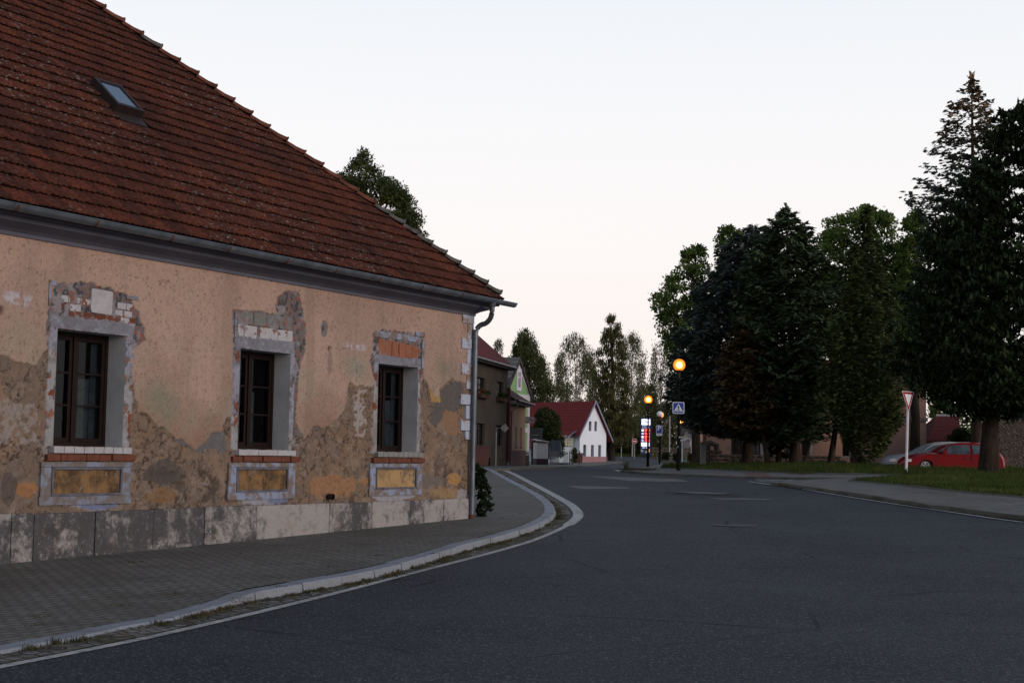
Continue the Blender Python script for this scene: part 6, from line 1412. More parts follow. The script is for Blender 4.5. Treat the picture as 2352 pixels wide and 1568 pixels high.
# far row
G_ = 'birches and willow at the far side of the road'
leafy('large weeping willow behind the green gabled house', [(753, 1200, 1213), (775, 1180, 1235), (810, 1168, 1255), (840, 1165, 1268), (880, 1168, 1280), (930, 1172, 1284), (985, 1180, 1284)], 190, 1225, GWI, r0=.5, n_clump=420, clump=.75, per=80, leaf=.19, hang=1.8, name='willow_tree', asp=.35)
leafy('small birch top showing between dark house roof and willow', [(775, 1142, 1150), (795, 1133, 1157), (830, 1128, 1160), (870, 1128, 1165)], 190, 1146, GW, r0=.2, n_clump=60, clump=.5, per=55, leaf=.16, hang=.8, name='birch_tree', trunk=BARKW, asp=.35)
leafy('airy birch with white trunk behind the red roof ridge', [(762, 1308, 1330), (785, 1290, 1352), (820, 1280, 1364), (870, 1274, 1374), (930, 1280, 1374), (980, 1290, 1372)], 230, 1332, GW, r0=.22, n_clump=230, clump=.75, per=48, leaf=.19, hang=1.6, name='birch_tree', group=G_, trunk=BARKW, asp=.35)
leafy('thin birch with open crown at the right end of the willow', [(800, 1284, 1296), (830, 1275, 1300), (880, 1276, 1312), (930, 1280, 1315), (980, 1285, 1315)], 240, 1296, GW, r0=.15, n_clump=90, clump=.6, per=38, leaf=.19, hang=1.2, name='birch_tree', group=G_, trunk=BARKW, asp=.35)
leafy('tall pointed larch right of the white house', [(720, 1402, 1408), (738, 1388, 1424), (762, 1384, 1432), (800, 1368, 1440), (850, 1360, 1448), (900, 1348, 1458), (960, 1340, 1468), (1015, 1350, 1460)], 180, 1405, GLA, r0=.42, n_clump=520, clump=.55, per=60, leaf=.17, hang=.35, name='larch_tree', trunk=BARKP, asp=.3, shell=.1)
leafy('tangled birch crowns filling the gap above the red roof ridge', [(800, 1345, 1375), (840, 1330, 1385), (900, 1320, 1390), (985, 1320, 1390)], 248, 1360, GW, r0=.15, n_clump=120, clump=.75, per=45, leaf=.2, hang=1.6, name='birch_tree', group=G_, trunk=BARKW, asp=.35)
leafy('drooping birch between the larch and the lit lamps', [(755, 1445, 1458), (775, 1430, 1474), (820, 1420, 1484), (900, 1425, 1488), (980, 1432, 1490)], 232, 1452, GW, r0=.12, n_clump=190, clump=.7, per=50, leaf=.19, hang=2.2, name='birch_tree', group=G_, trunk=BARKW, asp=.32)
leafy('drooping birch just left of the tall lamp', [(780, 1502, 1530), (820, 1492, 1550), (900, 1488, 1560), (980, 1490, 1565), (1010, 1495, 1565)], 236, 1518, GW, r0=.2, n_clump=210, clump=.7, per=50, leaf=.19, hang=2.2, name='birch_tree', group=G_, trunk=BARKW, asp=.32)
leafy('short birch behind the price totem', [(880, 1468, 1500), (930, 1455, 1515), (1000, 1450, 1520)], 245, 1486, GW, r0=.18, n_clump=170, clump=.8, per=60, leaf=.19, hang=1.2, name='birch_tree', group=G_, trunk=BARKW, asp=.35)
for q, (lb, x0, x1, y0) in enumerate((('low dark trees behind the white house gable', 1385, 1425, 940), ('low dark shrub mass right of the larch trunk', 1412, 1460, 950), ('low dark shrubs around the price totem', 1455, 1515, 975), ('dark hedge behind the tall lamp', 1505, 1590, 925), ('dark shrubs left of the pink building', 1565, 1650, 905))):
    leafy(lb, [(y0, x0+10, x1-10), (y0+15, x0, x1), (1040, x0, x1)], 262-6*q, (x0+x1)/2, GSH, n_clump=150, clump=1.0, per=60, leaf=.24, name='shrub', cat='shrub', tr=False)
leafy('round dark bush against the red roof of the white house', [(935, 1238, 1262), (950, 1228, 1280), (975, 1222, 1292), (1010, 1220, 1298), (1045, 1222, 1300)], 137, 1260, GSH, n_clump=170, clump=.5, per=85, leaf=.12, name='shrub', cat='shrub', tr=False)
leafy('small dark shrub at the left foot of the white gable', [(1026, 1316, 1322), (1036, 1311, 1327), (1062, 1312, 1326)], 146, 1319, GSH, n_clump=26, clump=.25, per=60, leaf=.08, name='shrub', cat='shrub', tr=False)
# park trees
PGp = 'spruces on the park grass'
leafy('broadleaf tree showing left of the blue spruce', [(563, 1590, 1615), (580, 1565, 1625), (625, 1545, 1640), (670, 1490, 1640), (700, 1485, 1640), (735, 1505, 1640), (770, 1515, 1630), (800, 1515, 1620), (850, 1530, 1610)], 100, 1600, GL_, r0=.3, n_clump=170, clump=.62, per=75, leaf=.13)
leafy('broadleaf tree top between blue spruce and tallest green spruce', [(520, 1652, 1685), (540, 1640, 1730), (600, 1640, 1780), (700, 1650, 1780)], 100, 1690, GL_, r0=.3, n_clump=110, clump=.6, per=75, leaf=.13)
leafy('broadleaf tree with bright leaves behind the columnar trees', [(474, 1990, 2003), (492, 1935, 2045), (515, 1880, 2065), (560, 1862, 2095), (640, 1858, 2110), (740, 1870, 2112), (830, 1900, 2100)], 96, 1965, GL_, r0=.35, n_clump=420, clump=.62, per=85, leaf=.13)
leafy('leafy branches between columnar juniper and tall blue spruce', [(482, 2095, 2115), (520, 2065, 2140), (620, 2050, 2150), (760, 2040, 2150), (880, 2080, 2130)], 92, 2100, GL_, r0=.3, n_clump=190, clump=.6, per=75, leaf=.13)
conifer('blue spruce at the left of the park with pale needles', [(525, 1705, 1770), (560, 1665, 1795), (620, 1625, 1810), (700, 1582, 1810), (800, 1545, 1800), (880, 1528, 1800), (940, 1540, 1800), (975, 1568, 1800), (1002, 1640, 1790)], 84, 1715, GB, r0=.27, dens=1.7, group=PGp, whorl=.40, fill=1.3)
conifer('tallest green spruce with pointed top in the middle of the park', [(476, 1802, 1809), (495, 1775, 1832), (520, 1752, 1856), (550, 1728, 1880), (620, 1702, 1906), (720, 1684, 1915), (820, 1668, 1912), (900, 1655, 1912), (960, 1662, 1908), (1012, 1700, 1890)], 79, 1828, GD, r0=.27, dens=1.7, group=PGp, whorl=.40, fill=1.3)
conifer('bronze-tinged low spruce before the blue spruce', [(740, 1690, 1720), (800, 1655, 1750), (870, 1640, 1775), (940, 1645, 1790), (995, 1680, 1780)], 77.5, 1767, GBR, r0=.13, dens=1.0, whorl=.32)
conifer('slim dark spruce with hanging lower branches between two trunks', [(800, 1795, 1805), (900, 1760, 1830), (1000, 1752, 1835), (1050, 1765, 1815)], 84, 1788, GP, r0=.15, dens=1.0, droop=.5, upturn=.05)
t = conifer('slim spruce with a leaning trunk behind the tallest spruce', [(800, 1868, 1878), (900, 1840, 1920), (985, 1838, 1922), (1018, 1850, 1900)], 88, 1845, GP, r0=.14, dens=1.0, lean=tuple(at(1875, 960, 88)))
conifer('columnar juniper behind the front juniper', [(480, 1990, 2000), (560, 1950, 2010), (650, 1925, 2045), (800, 1915, 2072), (950, 1905, 2085), (1030, 1900, 2070)], 82, 1906, GJ, r0=.17, dens=1.2, droop=-.5, upturn=.3, name='juniper_tree', leafL=.15, whorl=.3, lean=tuple(at(1960, 700, 82)))
GJF = leafmat('front_juniper', [(.034, .05, .02), (.085, .11, .038), (.16, .19, .06)], trans=.2)
conifer('front columnar juniper reaching down to the grass', [(612, 1961, 1969), (650, 1945, 1990), (720, 1926, 2014), (800, 1906, 2038), (900, 1882, 2062), (980, 1886, 2072), (1040, 1920, 2058), (1062, 1950, 2035)], 74, 1965, GJF, r0=.12, dens=1.4, droop=-.6, upturn=.3, name='juniper_tree', leafL=.14, whorl=.26, spread=1.1)
conifer('tall blue spruce with brown cone-laden top behind the pine', [(180, 2225, 2238), (215, 2195, 2262), (250, 2155, 2285), (275, 2165, 2290), (330, 2145, 2300), (350, 2125, 2300), (380, 2135, 2310), (405, 2105, 2310), (430, 2100, 2310), (455, 2080, 2320), (490, 2100, 2320), (560, 2105, 2330), (700, 2098, 2330), (800, 2110, 2330), (900, 2110, 2330)], 69, 2245, GB, r0=.25, dens=1.0, droop=.05, upturn=.2, topmat=(at(2230, 380, 69)[2], 3.0, (2.3, 1.25, .75)), whorl=.42, leafL=.14)
conifer('big dark pine with thick trunk at the right edge', [(242, 2330, 2360), (262, 2285, 2400), (330, 2255, 2440), (420, 2200, 2480), (520, 2155, 2520), (640, 2110, 2540), (760, 2085, 2560), (850, 2080, 2560), (905, 2105, 2560), (935, 2160, 2560), (955, 2330, 2560)], 58, 2270, GP, r0=.33, dens=1.25, droop=.05, upturn=.15, name='pine_tree', trunk=BARKP, leafL=.15, leafW=.06, tuft=True, whorl=.32, fill=1.6, dy=.5, lean=tuple(at(2300, 300, 58)))
# behind the cars
leafy('light dark-green tree behind the small red roof', [(905, 2132, 2150), (930, 2130, 2200), (960, 2132, 2235), (1010, 2140, 2240)], 130, 2180, GL_, n_clump=90, clump=.55, per=50, leaf=.15)
leafy('yellowing autumn tree above the stone barn', [(905, 2330, 2360), (925, 2300, 2400), (950, 2292, 2420), (975, 2290, 2420)], 105, 2340, leafmat('autumn', [(.05, .035, .008), (.11, .07, .012), (.17, .11, .02)]), n_clump=90, clump=.45, per=60, leaf=.12)
leafy('dark shrub beside the small red roof', [(985, 2190, 2215), (1005, 2175, 2235), (1030, 2175, 2240)], 95, 2205, GSH, n_clump=50, clump=.4, per=60, leaf=.1, name='shrub', cat='shrub', tr=False)
# climber at the corner of the old house
leafy('dark leafy climber beside the foot of the downpipe', [(1062, 1089, 1098), (1080, 1089, 1112), (1105, 1090, 1122), (1130, 1092, 1130), (1160, 1092, 1134), (1180, 1092, 1128), (1189, 1094, 1122)], 31.6, 1100, leafmat('ivy', [(.006, .012, .005), (.012, .022, .008), (.03, .045, .015)], trans=.15), n_clump=60, clump=.09, per=26, leaf=.038, name='climbing_plant', cat='plant', tr=False, depth=.7, asp=.75)

# ================================================================== BUILDINGS ON THE RIGHT
PINK = mat_render('salmon_render', (.62, .36, .26), .9, .3, .7)
YB = 104.0; A5 = np.array([at(1625, 1062, YB)[0], YB]); D5 = np.array([1., 0, 0]); N5 = np.array([0, -1., 0])
h5 = thing('pink_house', 'long salmon pink house with red roof hidden behind the park spruces', 'house', (A5[0], YB, 1.)); z5 = float(tz(A5[0], YB))-.4
L5 = at(2052, 1000, YB)[0]-A5[0]; e5 = at(1700, 930, YB)[2]; holes5 = []
for a_, b_ in ((1690, 1706), (1728, 1747), (1802, 1820), (1841, 1860), (1935, 1952)):
    holes5.append([at(a_, 1000, YB)[0]-A5[0], at(b_, 1000, YB)[0]-A5[0], at(1750, 1044, YB)[2]-z5, at(1750, 1008, YB)[2]-z5])
mb, P5 = wall_holes(A5, D5, N5, L5, e5-z5, holes5, z5, .25); G5 = lambda u, o, z: np.array([A5[0]+u, YB-o, z])
mb.quad(G5(0, 0, z5), G5(0, -9, z5), G5(0, -9, e5), G5(0, 0, e5)); mb.poly([G5(0, 0, e5), G5(0, -9, e5), G5(0, -4.5, e5+3.3)]); mb.build('wall', PINK, h5)
for q in holes5: window_part(h5, P5, *q, DW, .25, True, sill=WT); 
mb = MB()
for q in holes5: pass
for q in holes5: 
    mb = MB(); mb.box(P5(q[1]+.09, (q[2]+q[3])/2, .012), D5*.085, N5*.015, Z*(q[3]-q[2])/2); mb.build('window_surround', flat('pale_surround', (.50, .50, .52), .8) if 'pale_surround' not in bpy.data.materials else bpy.data.materials['pale_surround'], h5)
mb = MB(); mb.prism([G5(-.4, .5, e5-.1), G5(L5, .5, e5-.1), G5(L5, -4.5, e5+3.5), G5(-.4, -4.5, e5+3.5)], Z*.1); mb.quad(G5(-.4, -9.5, e5-.1), G5(L5, -9.5, e5-.1), G5(L5, -4.5, e5+3.5), G5(-.4, -4.5, e5+3.5)); mb.build('roof', mat_rows('salmon_tile', (.15, .045, .03), (.22, .065, .04), .3), h5)
mb = MB(); mb.tube([G5(-.22, .06, e5-.1), G5(-.22, .06, z5)], .16, 10); mb.build('downpipe', flat('copper_pipe', (.20, .09, .05), .6), h5, True)
mb = MB(); flatbox(mb, zs(1,0)[0]*0+1598.6+505*.14063, 1598.6+557*.14063, 918.75+742*.14063, 918.75+812*.14063, YB-.06, .05); mb.build('meter_box', flat('meter_box', (.36, .28, .24), .7), h5)
h6 = thing('pink_gable_wing', 'taller brownish pink gable with a string course behind the give way sign', 'house', gpX(2090, 92)); Y6 = 92.
a = at(2040, 1000, Y6); b = at(2127.5, 1000, Y6); z6 = float(tz(a[0], Y6))-.3; zt6 = at(2090, 880, Y6)[2]; mb = MB(); mx6 = a[0]*.35+b[0]*.65
mb.prism([(a[0], Y6, z6), (b[0], Y6, z6), (b[0], Y6, zt6), (b[0]-1.1, Y6, zt6+1.6), (a[0], Y6, zt6+.2)], (0, 9, 0)); mb.build('wall', mat_render('brown_pink_render', (.34, .205, .165), .9, .3, .6), h6)
mb = MB(); cz6 = at(2110, 963.5, Y6)[2]; mb.box(((a[0]+b[0])/2, Y6-.04, cz6), ((b[0]-a[0])/2+.08, 0, 0), (0, .05, 0), (0, 0, .11)); mb.build('string_course', mat_render('string_course', (.20, .15, .14)), h6)
mb = MB(); mb.prism([(a[0]-.3, Y6-.25, zt6+.0), (b[0]-1.1, Y6-.25, zt6+1.75), (b[0]+.3, Y6-.25, zt6+.02), (b[0]+.3, Y6-.25, zt6+.2), (b[0]-1.1, Y6-.25, zt6+2.0), (a[0]-.3, Y6-.25, zt6+.2)], (0, 9.5, 0)); mb.build('roof', flat('dull_red_roof', (.15, .045, .04), .9), h6)
zr = lambda x, y: ((2100+x/3.4848)*.91875, (850+y/3.4848)*.91875)
h7 = thing('small_red_roof_house', 'low outbuilding with steep dark red hipped roof behind the cars', 'house', gpX(2170, 100)); Y7 = 100.; mb = MB()
p = [at(*zr(770, 878), Y7), at(*zr(1062, 878), Y7), at(*zr(1036, 660), Y7+2.5), at(*zr(838, 660), Y7+2.5)]; q_ = [p[0]+np.array([-.2, 6, 0]), p[1]+np.array([.2, 6, 0])]
mb.quad(*p); mb.poly([p[0], p[3], q_[0]]); mb.poly([p[1], q_[1], p[2]]); mb.quad(q_[0], q_[1], p[2], p[3]); mb.build('roof', mat_rows('dark_wine_tile', (.085, .02, .02), (.12, .03, .028), .3), h7)
mb = MB(); mb.tube([p[3]+Z*.03, p[2]+Z*.03], .09, 8); mb.build('ridge', flat('pale_ridge', (.30, .28, .32), .7), h7)
mb = MB(); g7 = gpX(2170, Y7); mb.prism([(p[0][0]+.3, Y7+.3, g7[2]-.3), (p[1][0]-.3, Y7+.3, g7[2]-.3), (p[1][0]-.3, Y7+.3, p[0][2]), (p[0][0]+.3, Y7+.3, p[0][2])], (0, 5.4, 0)); mb.build('wall', mat_render('brick_cream', (.30, .24, .16)), h7)
h8 = thing('stone_barn', 'stone barn with a sloping grey roof edge at the right of the red car', 'barn', gpX(2330, 84)); Y8 = 84.; a = at(*zr(1345, 700), Y8); m_ = at(*zr(1515, 596), Y8); g8 = gpX(2330, Y8); sl_ = (m_[2]-a[2])/(m_[0]-a[0]); c = np.array([a[0]+4.8, Y8, a[2]+sl_*4.8]); e_ = np.array([a[0]+9.6, Y8, a[2]])
mb = MB(); mb.prism([(a[0], Y8, g8[2]-.3), (e_[0], Y8, g8[2]-.3), tuple(e_), tuple(c), tuple(a)], (4.4, 10, 0)); mb.build('wall', mat_stonewall('barn_stone', 4.5, ((.075, .062, .052), (.15, .12, .095)), (.095, .082, .07)), h8)
mb = MB(); mb.prism([(a[0]-.35, Y8-.3, a[2]-.2), (c[0], Y8-.3, c[2]+.05), (e_[0]+.35, Y8-.3, e_[2]-.2), (e_[0]+.35, Y8-.3, e_[2]+.0), (c[0], Y8-.3, c[2]+.3), (a[0]-.35, Y8-.3, a[2]+.02)], (4.6, 10.6, 0)); mb.build('roof', flat('grey_sheet_roof', (.13, .14, .155), .7), h8)
# dry stone wall and gate pier
def stone_pile(name, label, x0, x1, tops, Y, mat, cat='wall', n=26, rows=5, depth=.5):
    t = thing(name, label, cat, gpX((x0+x1)/2, Y)); mb = MB(); a = gpX(x0, Y); b = gpX(x1, Y); g0 = a[2]-.1; L_ = b[0]-a[0]; rngl = random.Random(5+int(x0))
    u = 0
    hts = [(at(x, y, Y)[2], (at(x, y, Y)[0]-a[0])/L_) for x, y in tops]
    hf = lambda q: float(np.interp(q, [h[1] for h in hts], [h[0] for h in hts]))-g0
    Hm = max(hf(q) for q in (0, .25, .5, .75, 1)); rh = Hm/rows; r = 0
    while r < rows+1:
        q = rngl.uniform(-.02, .0)
        while q < 1:
            w_ = rngl.uniform(.28, .62)/L_; zc_ = rh*(r+.5)
            if zc_ < hf(min(1, max(0, q+w_/2)))+.05:
                c = np.array([a[0]+(q+w_/2)*L_, Y+depth/2+rngl.uniform(-.06, .06), g0+zc_]); hx, hz = w_*L_/2*.97, rh/2*rngl.uniform(.85, 1.05); i0 = len(mb.v); 
                # rounded, irregular block
                for s1 in (-1, 1):
                    for (x_, z_) in ((-1, -.6), (-.6, -1), (.6, -1), (1, -.6), (1, .6), (.6, 1), (-.6, 1), (-1, .6)): mb.v.append((c[0]+x_*hx*rngl.uniform(.88, 1.02), c[1]+s1*depth/2*(.9), c[2]+z_*hz*rngl.uniform(.85, 1.04)))
                cf = len(mb.v); mb.v.append((c[0], c[1]-depth/2-.05, c[2]))
                for k in range(8): mb.f.append((i0+k, i0+(k+1) % 8, i0+8+(k+1) % 8, i0+8+k)); mb.mi.append(0); mb.f.append((i0+(k+1) % 8, i0+k, cf)); mb.mi.append(0)
            q += w_
        r += 1
    mb.build('masonry', mat, t, fixn=False); return t
STW = mat_render('rubble_stone', (.10, .083, .068), .95, .9, 2.5)
stone_pile('stone_wall', 'rough rubble stone wall below the spruces and in front of the pink house', 1636, 1925, [(1636, 1033), (1650, 1038), (1690, 1045), (1730, 1047), (1800, 1047), (1880, 1046), (1925, 1050)], 92, STW)
t, a_, b_, g_ = simple('gate_pier', 'round-topped stone gate pier beside the pale utility pillar', 'pier', 1622, 1632, 1020, 1062, 92, .5, mat_stonewall('pier_stone', 3.5), 'shaft')
mb = MB(); c = at(1630, 1020, 92); mb.tube([c+np.array([-.35, .2, 0]), c+np.array([.1, .2, .08]), c+np.array([.45, .2, -.05]), c+np.array([.5, .2, -.6])], .17, 8); mb.build('coping', STW, t, True)
stone_pile('far_stone_wall', 'low brown stone wall across the far road behind the poles', 1497, 1605, [(1497, 1026), (1550, 1028), (1605, 1030)], 212, STW, rows=4)
# planters
def planter(x0, x1, y0, y1, Y, mat, label, flowers=None):
    t, a, b, g = simple('planter', label, 'planter', x0, x1, y0, y1, Y, (0.9), mat, 'trough'); n = 900; c = (a+b)/2; w_ = (b[0]-a[0])
    C_ = np.stack([c[0]+RNG.uniform(-.55, .55, n)*w_, Y+.45+RNG.uniform(-.5, .5, n), a[2]+RNG.uniform(-.05, .5, n)*(1-.3*RNG.random(n))], 1); A_ = rdir(n)*.07; B_ = rdir(n)*.04; cc_ = shades(n)
    if flowers is not None: m = RNG.random(n) < .12; cc_[m] = flowers
    V, F, cc_ = quads_from(C_, A_, B_, cc_); np_mesh('plants', V, F, GSH, t, col=cc_)
planter(1524.5, 1538, 1055, 1066, 96, mat_render('planter_concrete', (.15, .14, .13)), 'concrete planter with dark plants right of the parking sign')
planter(1549, 1563, 1057, 1062, 104, mat_render('planter_pink', (.26, .17, .15)), 'low planter directly behind the tall lamp post')
planter(1583, 1601, 1056, 1062, 104, flat('planter_wood', (.09, .055, .035), .8), 'wooden planter with orange flowers left of the pale pillar', (14, 2.5, 1.))

# ================================================================== CARS
def car(label, name, X0, Y0, L_, outline, green, belt, zoff, paint, W_=1.68, wheels=(.19, .80), wr=.29, group='parked cars behind the grass', hub=True, heading=0.0):
    """outline: list of (x, z) body side in metres, nose at x=0; green: cabin outline; both lofted across the width"""
    base = np.array([X0, Y0, zoff]); t = thing(name, label, 'car', base+np.array([L_/2, 0, 0]), group)
    def loft(mb, pts, wfun, inset=0.0, cap=True, m=0):
        rows = []
        for k, sx2 in enumerate(np.linspace(-1, 1, 9)):
            row = []
            for (x_, z_) in pts:
                w = wfun(x_, z_)/2; e = abs(sx2); pinch = 1-.0*e
                zz = z_-(.05*(e**6))*(1 if z_ > .5 else 0)*1.0; xx = x_+(L_*.5-x_)*.045*(e**4)*(1 if (x_ < L_*.18 or x_ > L_*.85) else 0)*2
                row.append(base+np.array([xx, sx2*w, zz]))
            rows.append(row)
        i0 = len(mb.v); n_ = len(pts)
        for row in rows: mb.v += [tuple(q) for q in row]
        for r in range(len(rows)-1):
            for k in range(n_): mb.f.append((i0+r*n_+k, i0+r*n_+(k+1) % n_, i0+(r+1)*n_+(k+1) % n_, i0+(r+1)*n_+k)); mb.mi.append(m)
        mb.f.append(tuple(i0+k for k in range(n_))[::-1]); mb.mi.append(m); mb.f.append(tuple(i0+(len(rows)-1)*n_+k for k in range(n_))); mb.mi.append(m)
    # body with wheel arches cut into its lower edge
    low = []
    wx = [L_*w for w in wheels]; ar = wr+.07; bz = .17
    arch = []
    for w in wx: arch.append([(w+ar*math.cos(q), max(bz, wr+ar*math.sin(q))) for q in np.linspace(PI*1.08, -PI*.08, 13)])
    bottom = [(outline[0][0]+.03, bz)]+[(x_, z_) for x_, z_ in arch[0]]+[(x_, z_) for x_, z_ in arch[1]]+[(outline[-1][0]-.03, bz+.05)]
    pts = outline+bottom[::-1]
    mb = MB(); loft(mb, pts, lambda x_, z_: W_*(1-.06*abs(2*x_/L_-1)**3)); body = mb.build('body', paint, t, True)
    body.data.polygons.foreach_set('use_smooth', [True]*len(body.data.polygons))
    mb = MB(); loft(mb, green, lambda x_, z_: W_*(.93-.30*max(0, z_-belt)/.5)); mb.build('cabin', paint, t, True)
    SG = GLASSC
    s0 = lambda x_, z_, o=.012: base+np.array([x_, -(W_*(.93-.30*max(0, z_-belt)/.5))/2-o, z_])
    return t, s0, base
GLASSC = flat('car_glass', (.06, .075, .085), .12, .6, .5, 2.5)
def paintm(name, c, rough=.32): m = M(name, rough, .12); m.col(m.mix(tuple(q*.85 for q in c), c, m.noise(2, 3))); m.b.inputs['Coat Weight'].default_value = .08; m.b.inputs['Coat Roughness'].default_value = .12; return m.m
REDC = paintm('red_car_paint', (.20, .003, .007)); SILV = paintm('silver_car_paint', (.28, .28, .29), .35)
def cz_(x, y): return ((x-513)*.00507, (1150-y)*.00507)
YCc = 66.; cx0_ = at(*zr(513, 1145), YCc)[0]; zcar = at(*zr(700, 1150), YCc)[2]
outl = [cz_(*q) for q in ((520, 1118), (513, 1095), (514, 1070), (528, 1045), (560, 1020), (600, 1003), (660, 990), (730, 982), (800, 978), (860, 976), (1000, 980), (1200, 978), (1340, 985), (1395, 992), (1412, 1020), (1418, 1060), (1422, 1100), (1418, 1125))]
gre = [cz_(*q) for q in ((790, 984), (830, 958), (880, 925), (930, 902), (980, 888), (1040, 881), (1110, 880), (1190, 884), (1260, 898), (1320, 925), (1365, 955), (1395, 992))]
t, s0, base = car('red three-door coupe parked behind the thick pine trunk', 'parked_car', cx0_, YCc, 4.6, outl, gre, .84, zcar, REDC, wheels=(.205, .80), wr=.28)
def side_poly(name, pts, mat, parent, o=.012, th=.01):
    mb = MB(); P_ = [s0(*cz_(*q), o) for q in pts]; mb.prism(P_, np.array([0, .015, 0])); return mb.build(name, mat, parent)
side_poly('side_window', [(872, 985), (880, 960), (912, 925), (950, 908), (1098, 905), (1090, 990), (880, 992)], GLASSC, t)
side_poly('rear_side_window', [(1116, 985), (1116, 905), (1180, 906), (1230, 918), (1275, 945), (1290, 975)], GLASSC, t)
side_poly('windscreen', [(800, 976), (850, 945), (900, 913), (940, 900), (905, 920), (870, 950), (850, 978)], GLASSC, t, .006)
side_poly('window_trim', [(866, 992), (1292, 984), (1292, 990), (868, 999)], BLACKP, t, .018)
bside = lambda x_, z_, o: base+np.array([x_, -(1.68*(1-.06*abs(2*x_/4.6-1)**3))/2-o, z_])
def bpoly(name, pts, mat, parent=None, o=.008): mb = MB(); mb.prism([bside(*cz_(*q), o) for q in pts], np.array([0, .03, 0])); return mb.build(name, mat, parent or t)
bpoly('headlight', [(524, 1058), (530, 1042), (555, 1034), (582, 1036), (580, 1058), (545, 1062)], flat('lamp_lens', (.62, .62, .64), .2, .6, .05))
bpoly('indicator', [(560, 1095), (582, 1094), (582, 1101), (560, 1102)], flat('amber_lens', (.5, .2, .05), .3))
bpoly('door_handle', [(1036, 1020), (1072, 1020), (1072, 1028), (1036, 1030)], BLACKP, o=.02)
for nm, pts in (('door_gap', [(790, 985), (794, 985), (792, 1060), (806, 1130), (801, 1130), (787, 1060)]), ('door_gap', [(1102, 985), (1106, 985), (1104, 1080), (1094, 1135), (1090, 1135), (1100, 1080)])): bpoly(nm, pts, BLACKP, o=.002)
bpoly('sill_strip', [(806, 1128), (1180, 1134), (1180, 1142), (806, 1137)], BLACKP, o=.004)
bpoly('tail_light', [(1398, 1000), (1412, 1015), (1416, 1045), (1404, 1045)], flat('tail_lens', (.25, .01, .01), .3), o=.01)
mb = MB(); c = s0(*cz_(862, 970), .12); mb.box(c, (.09, 0, 0), (0, .09, 0), (0, 0, .065)); mb.build('mirror', REDC, t)
def wheels_(t, base, xs, wr, W_, hub):
    for x_ in xs:
        for sd in (-1, 1):
            c = base+np.array([x_, sd*(W_/2-.12), wr]); mb = MB(); n_ = 22
            mb2 = MB(); mb2.tube([c+np.array([0, -.10, 0]), c+np.array([0, .10, 0])], wr, 24); w = mb2.build('wheel', RUBBER, t, True)
            if hub and sd < 0:
                mb = MB(); q = c+np.array([0, -.104, 0]); r1 = wr*.66
                mb.lathe((0, 0, 0), [], 3) if False else None
                for k in range(5):
                    a0 = 2*PI*k/5+.3; d = np.array([math.cos(a0), 0, math.sin(a0)]); nn = np.array([-math.sin(a0), 0, math.cos(a0)])
                    mb.prism([q+d*.03-nn*.035, q+d*r1-nn*.05, q+d*r1+nn*.05, q+d*.03+nn*.035], (0, -.012, 0))
                ring = [q+np.array([r1*math.cos(u), -.006, r1*math.sin(u)]) for u in np.linspace(0, 2*PI, 25)]; mb.tube(ring, .022, 5, cap=False); mb.tube([q, q+np.array([0, -.02, 0])], .05, 10)
                mb.build('rim', flat('alloy', (.42, .41, .43), .35, .5, .05, 5, .5) if 'alloy' not in bpy.data.materials else bpy.data.materials['alloy'], w)
                mb = MB(); mb.tube([q+np.array([0, .0, 0]), q+np.array([0, -.003, 0])], r1, 20); 
wheels_(t, base, (4.6*.205, 4.6*.80), .28, 1.68, True)
# silver car behind
cz2 = lambda x, y: ((x-368)*.0053, (1140-y)*.0053)
YS2 = 69.2; X2 = at(*zr(368, 1130), YS2)[0]; z2_ = at(*zr(600, 1140), YS2)[2]
outl = [cz2(*q) for q in ((372, 1112), (368, 1090), (372, 1065), (384, 1040), (410, 1018), (450, 1003), (520, 993), (600, 986), (700, 984), (900, 984), (1100, 984), (1180, 990), (1196, 1020), (1200, 1060), (1195, 1110))]
gre = [cz2(*q) for q in ((600, 990), (640, 965), (700, 932), (750, 905), (800, 890), (870, 880), (960, 877), (1050, 882), (1120, 905), (1165, 945), (1185, 990))]
t, s0, base = car('silver hatchback parked behind the red coupe', 'parked_car', X2, YS2, 4.41, outl, gre, .83, z2_, SILV, wheels=(.19, .8), wr=.28)
def sp2(name, pts, mat, o=.012): mb = MB(); mb.prism([s0(*cz2(*q), o) for q in pts], np.array([0, .015, 0])); return mb.build(name, mat, t)
sp2('windscreen', [(618, 984), (660, 958), (710, 930), (755, 908), (770, 905), (720, 938), (680, 984)], GLASSC, .008)
sp2('side_window', [(692, 982), (730, 945), (790, 912), (895, 900), (890, 975)], GLASSC); sp2('side_window', [(905, 975), (910, 899), (1010, 900), (1040, 975)], GLASSC)
bs2 = lambda x_, z_, o: base+np.array([x_, -(1.68*(1-.06*abs(2*x_/4.41-1)**3))/2-o, z_])
for nm, pts, m_ in (('headlight', [(392, 1058), (398, 1040), (430, 1030), (458, 1038), (450, 1056)], bpy.data.materials['lamp_lens']), ('bumper_strip', [(366, 1082), (462, 1080), (462, 1090), (366, 1092)], BLACKP)):
    mb = MB(); mb.prism([bs2(*cz2(*q), .01) for q in pts], np.array([0, .03, 0])); mb.build(nm, m_, t)
wheels_(t, base, (4.41*.19, 4.41*.8), .28, 1.68, False)

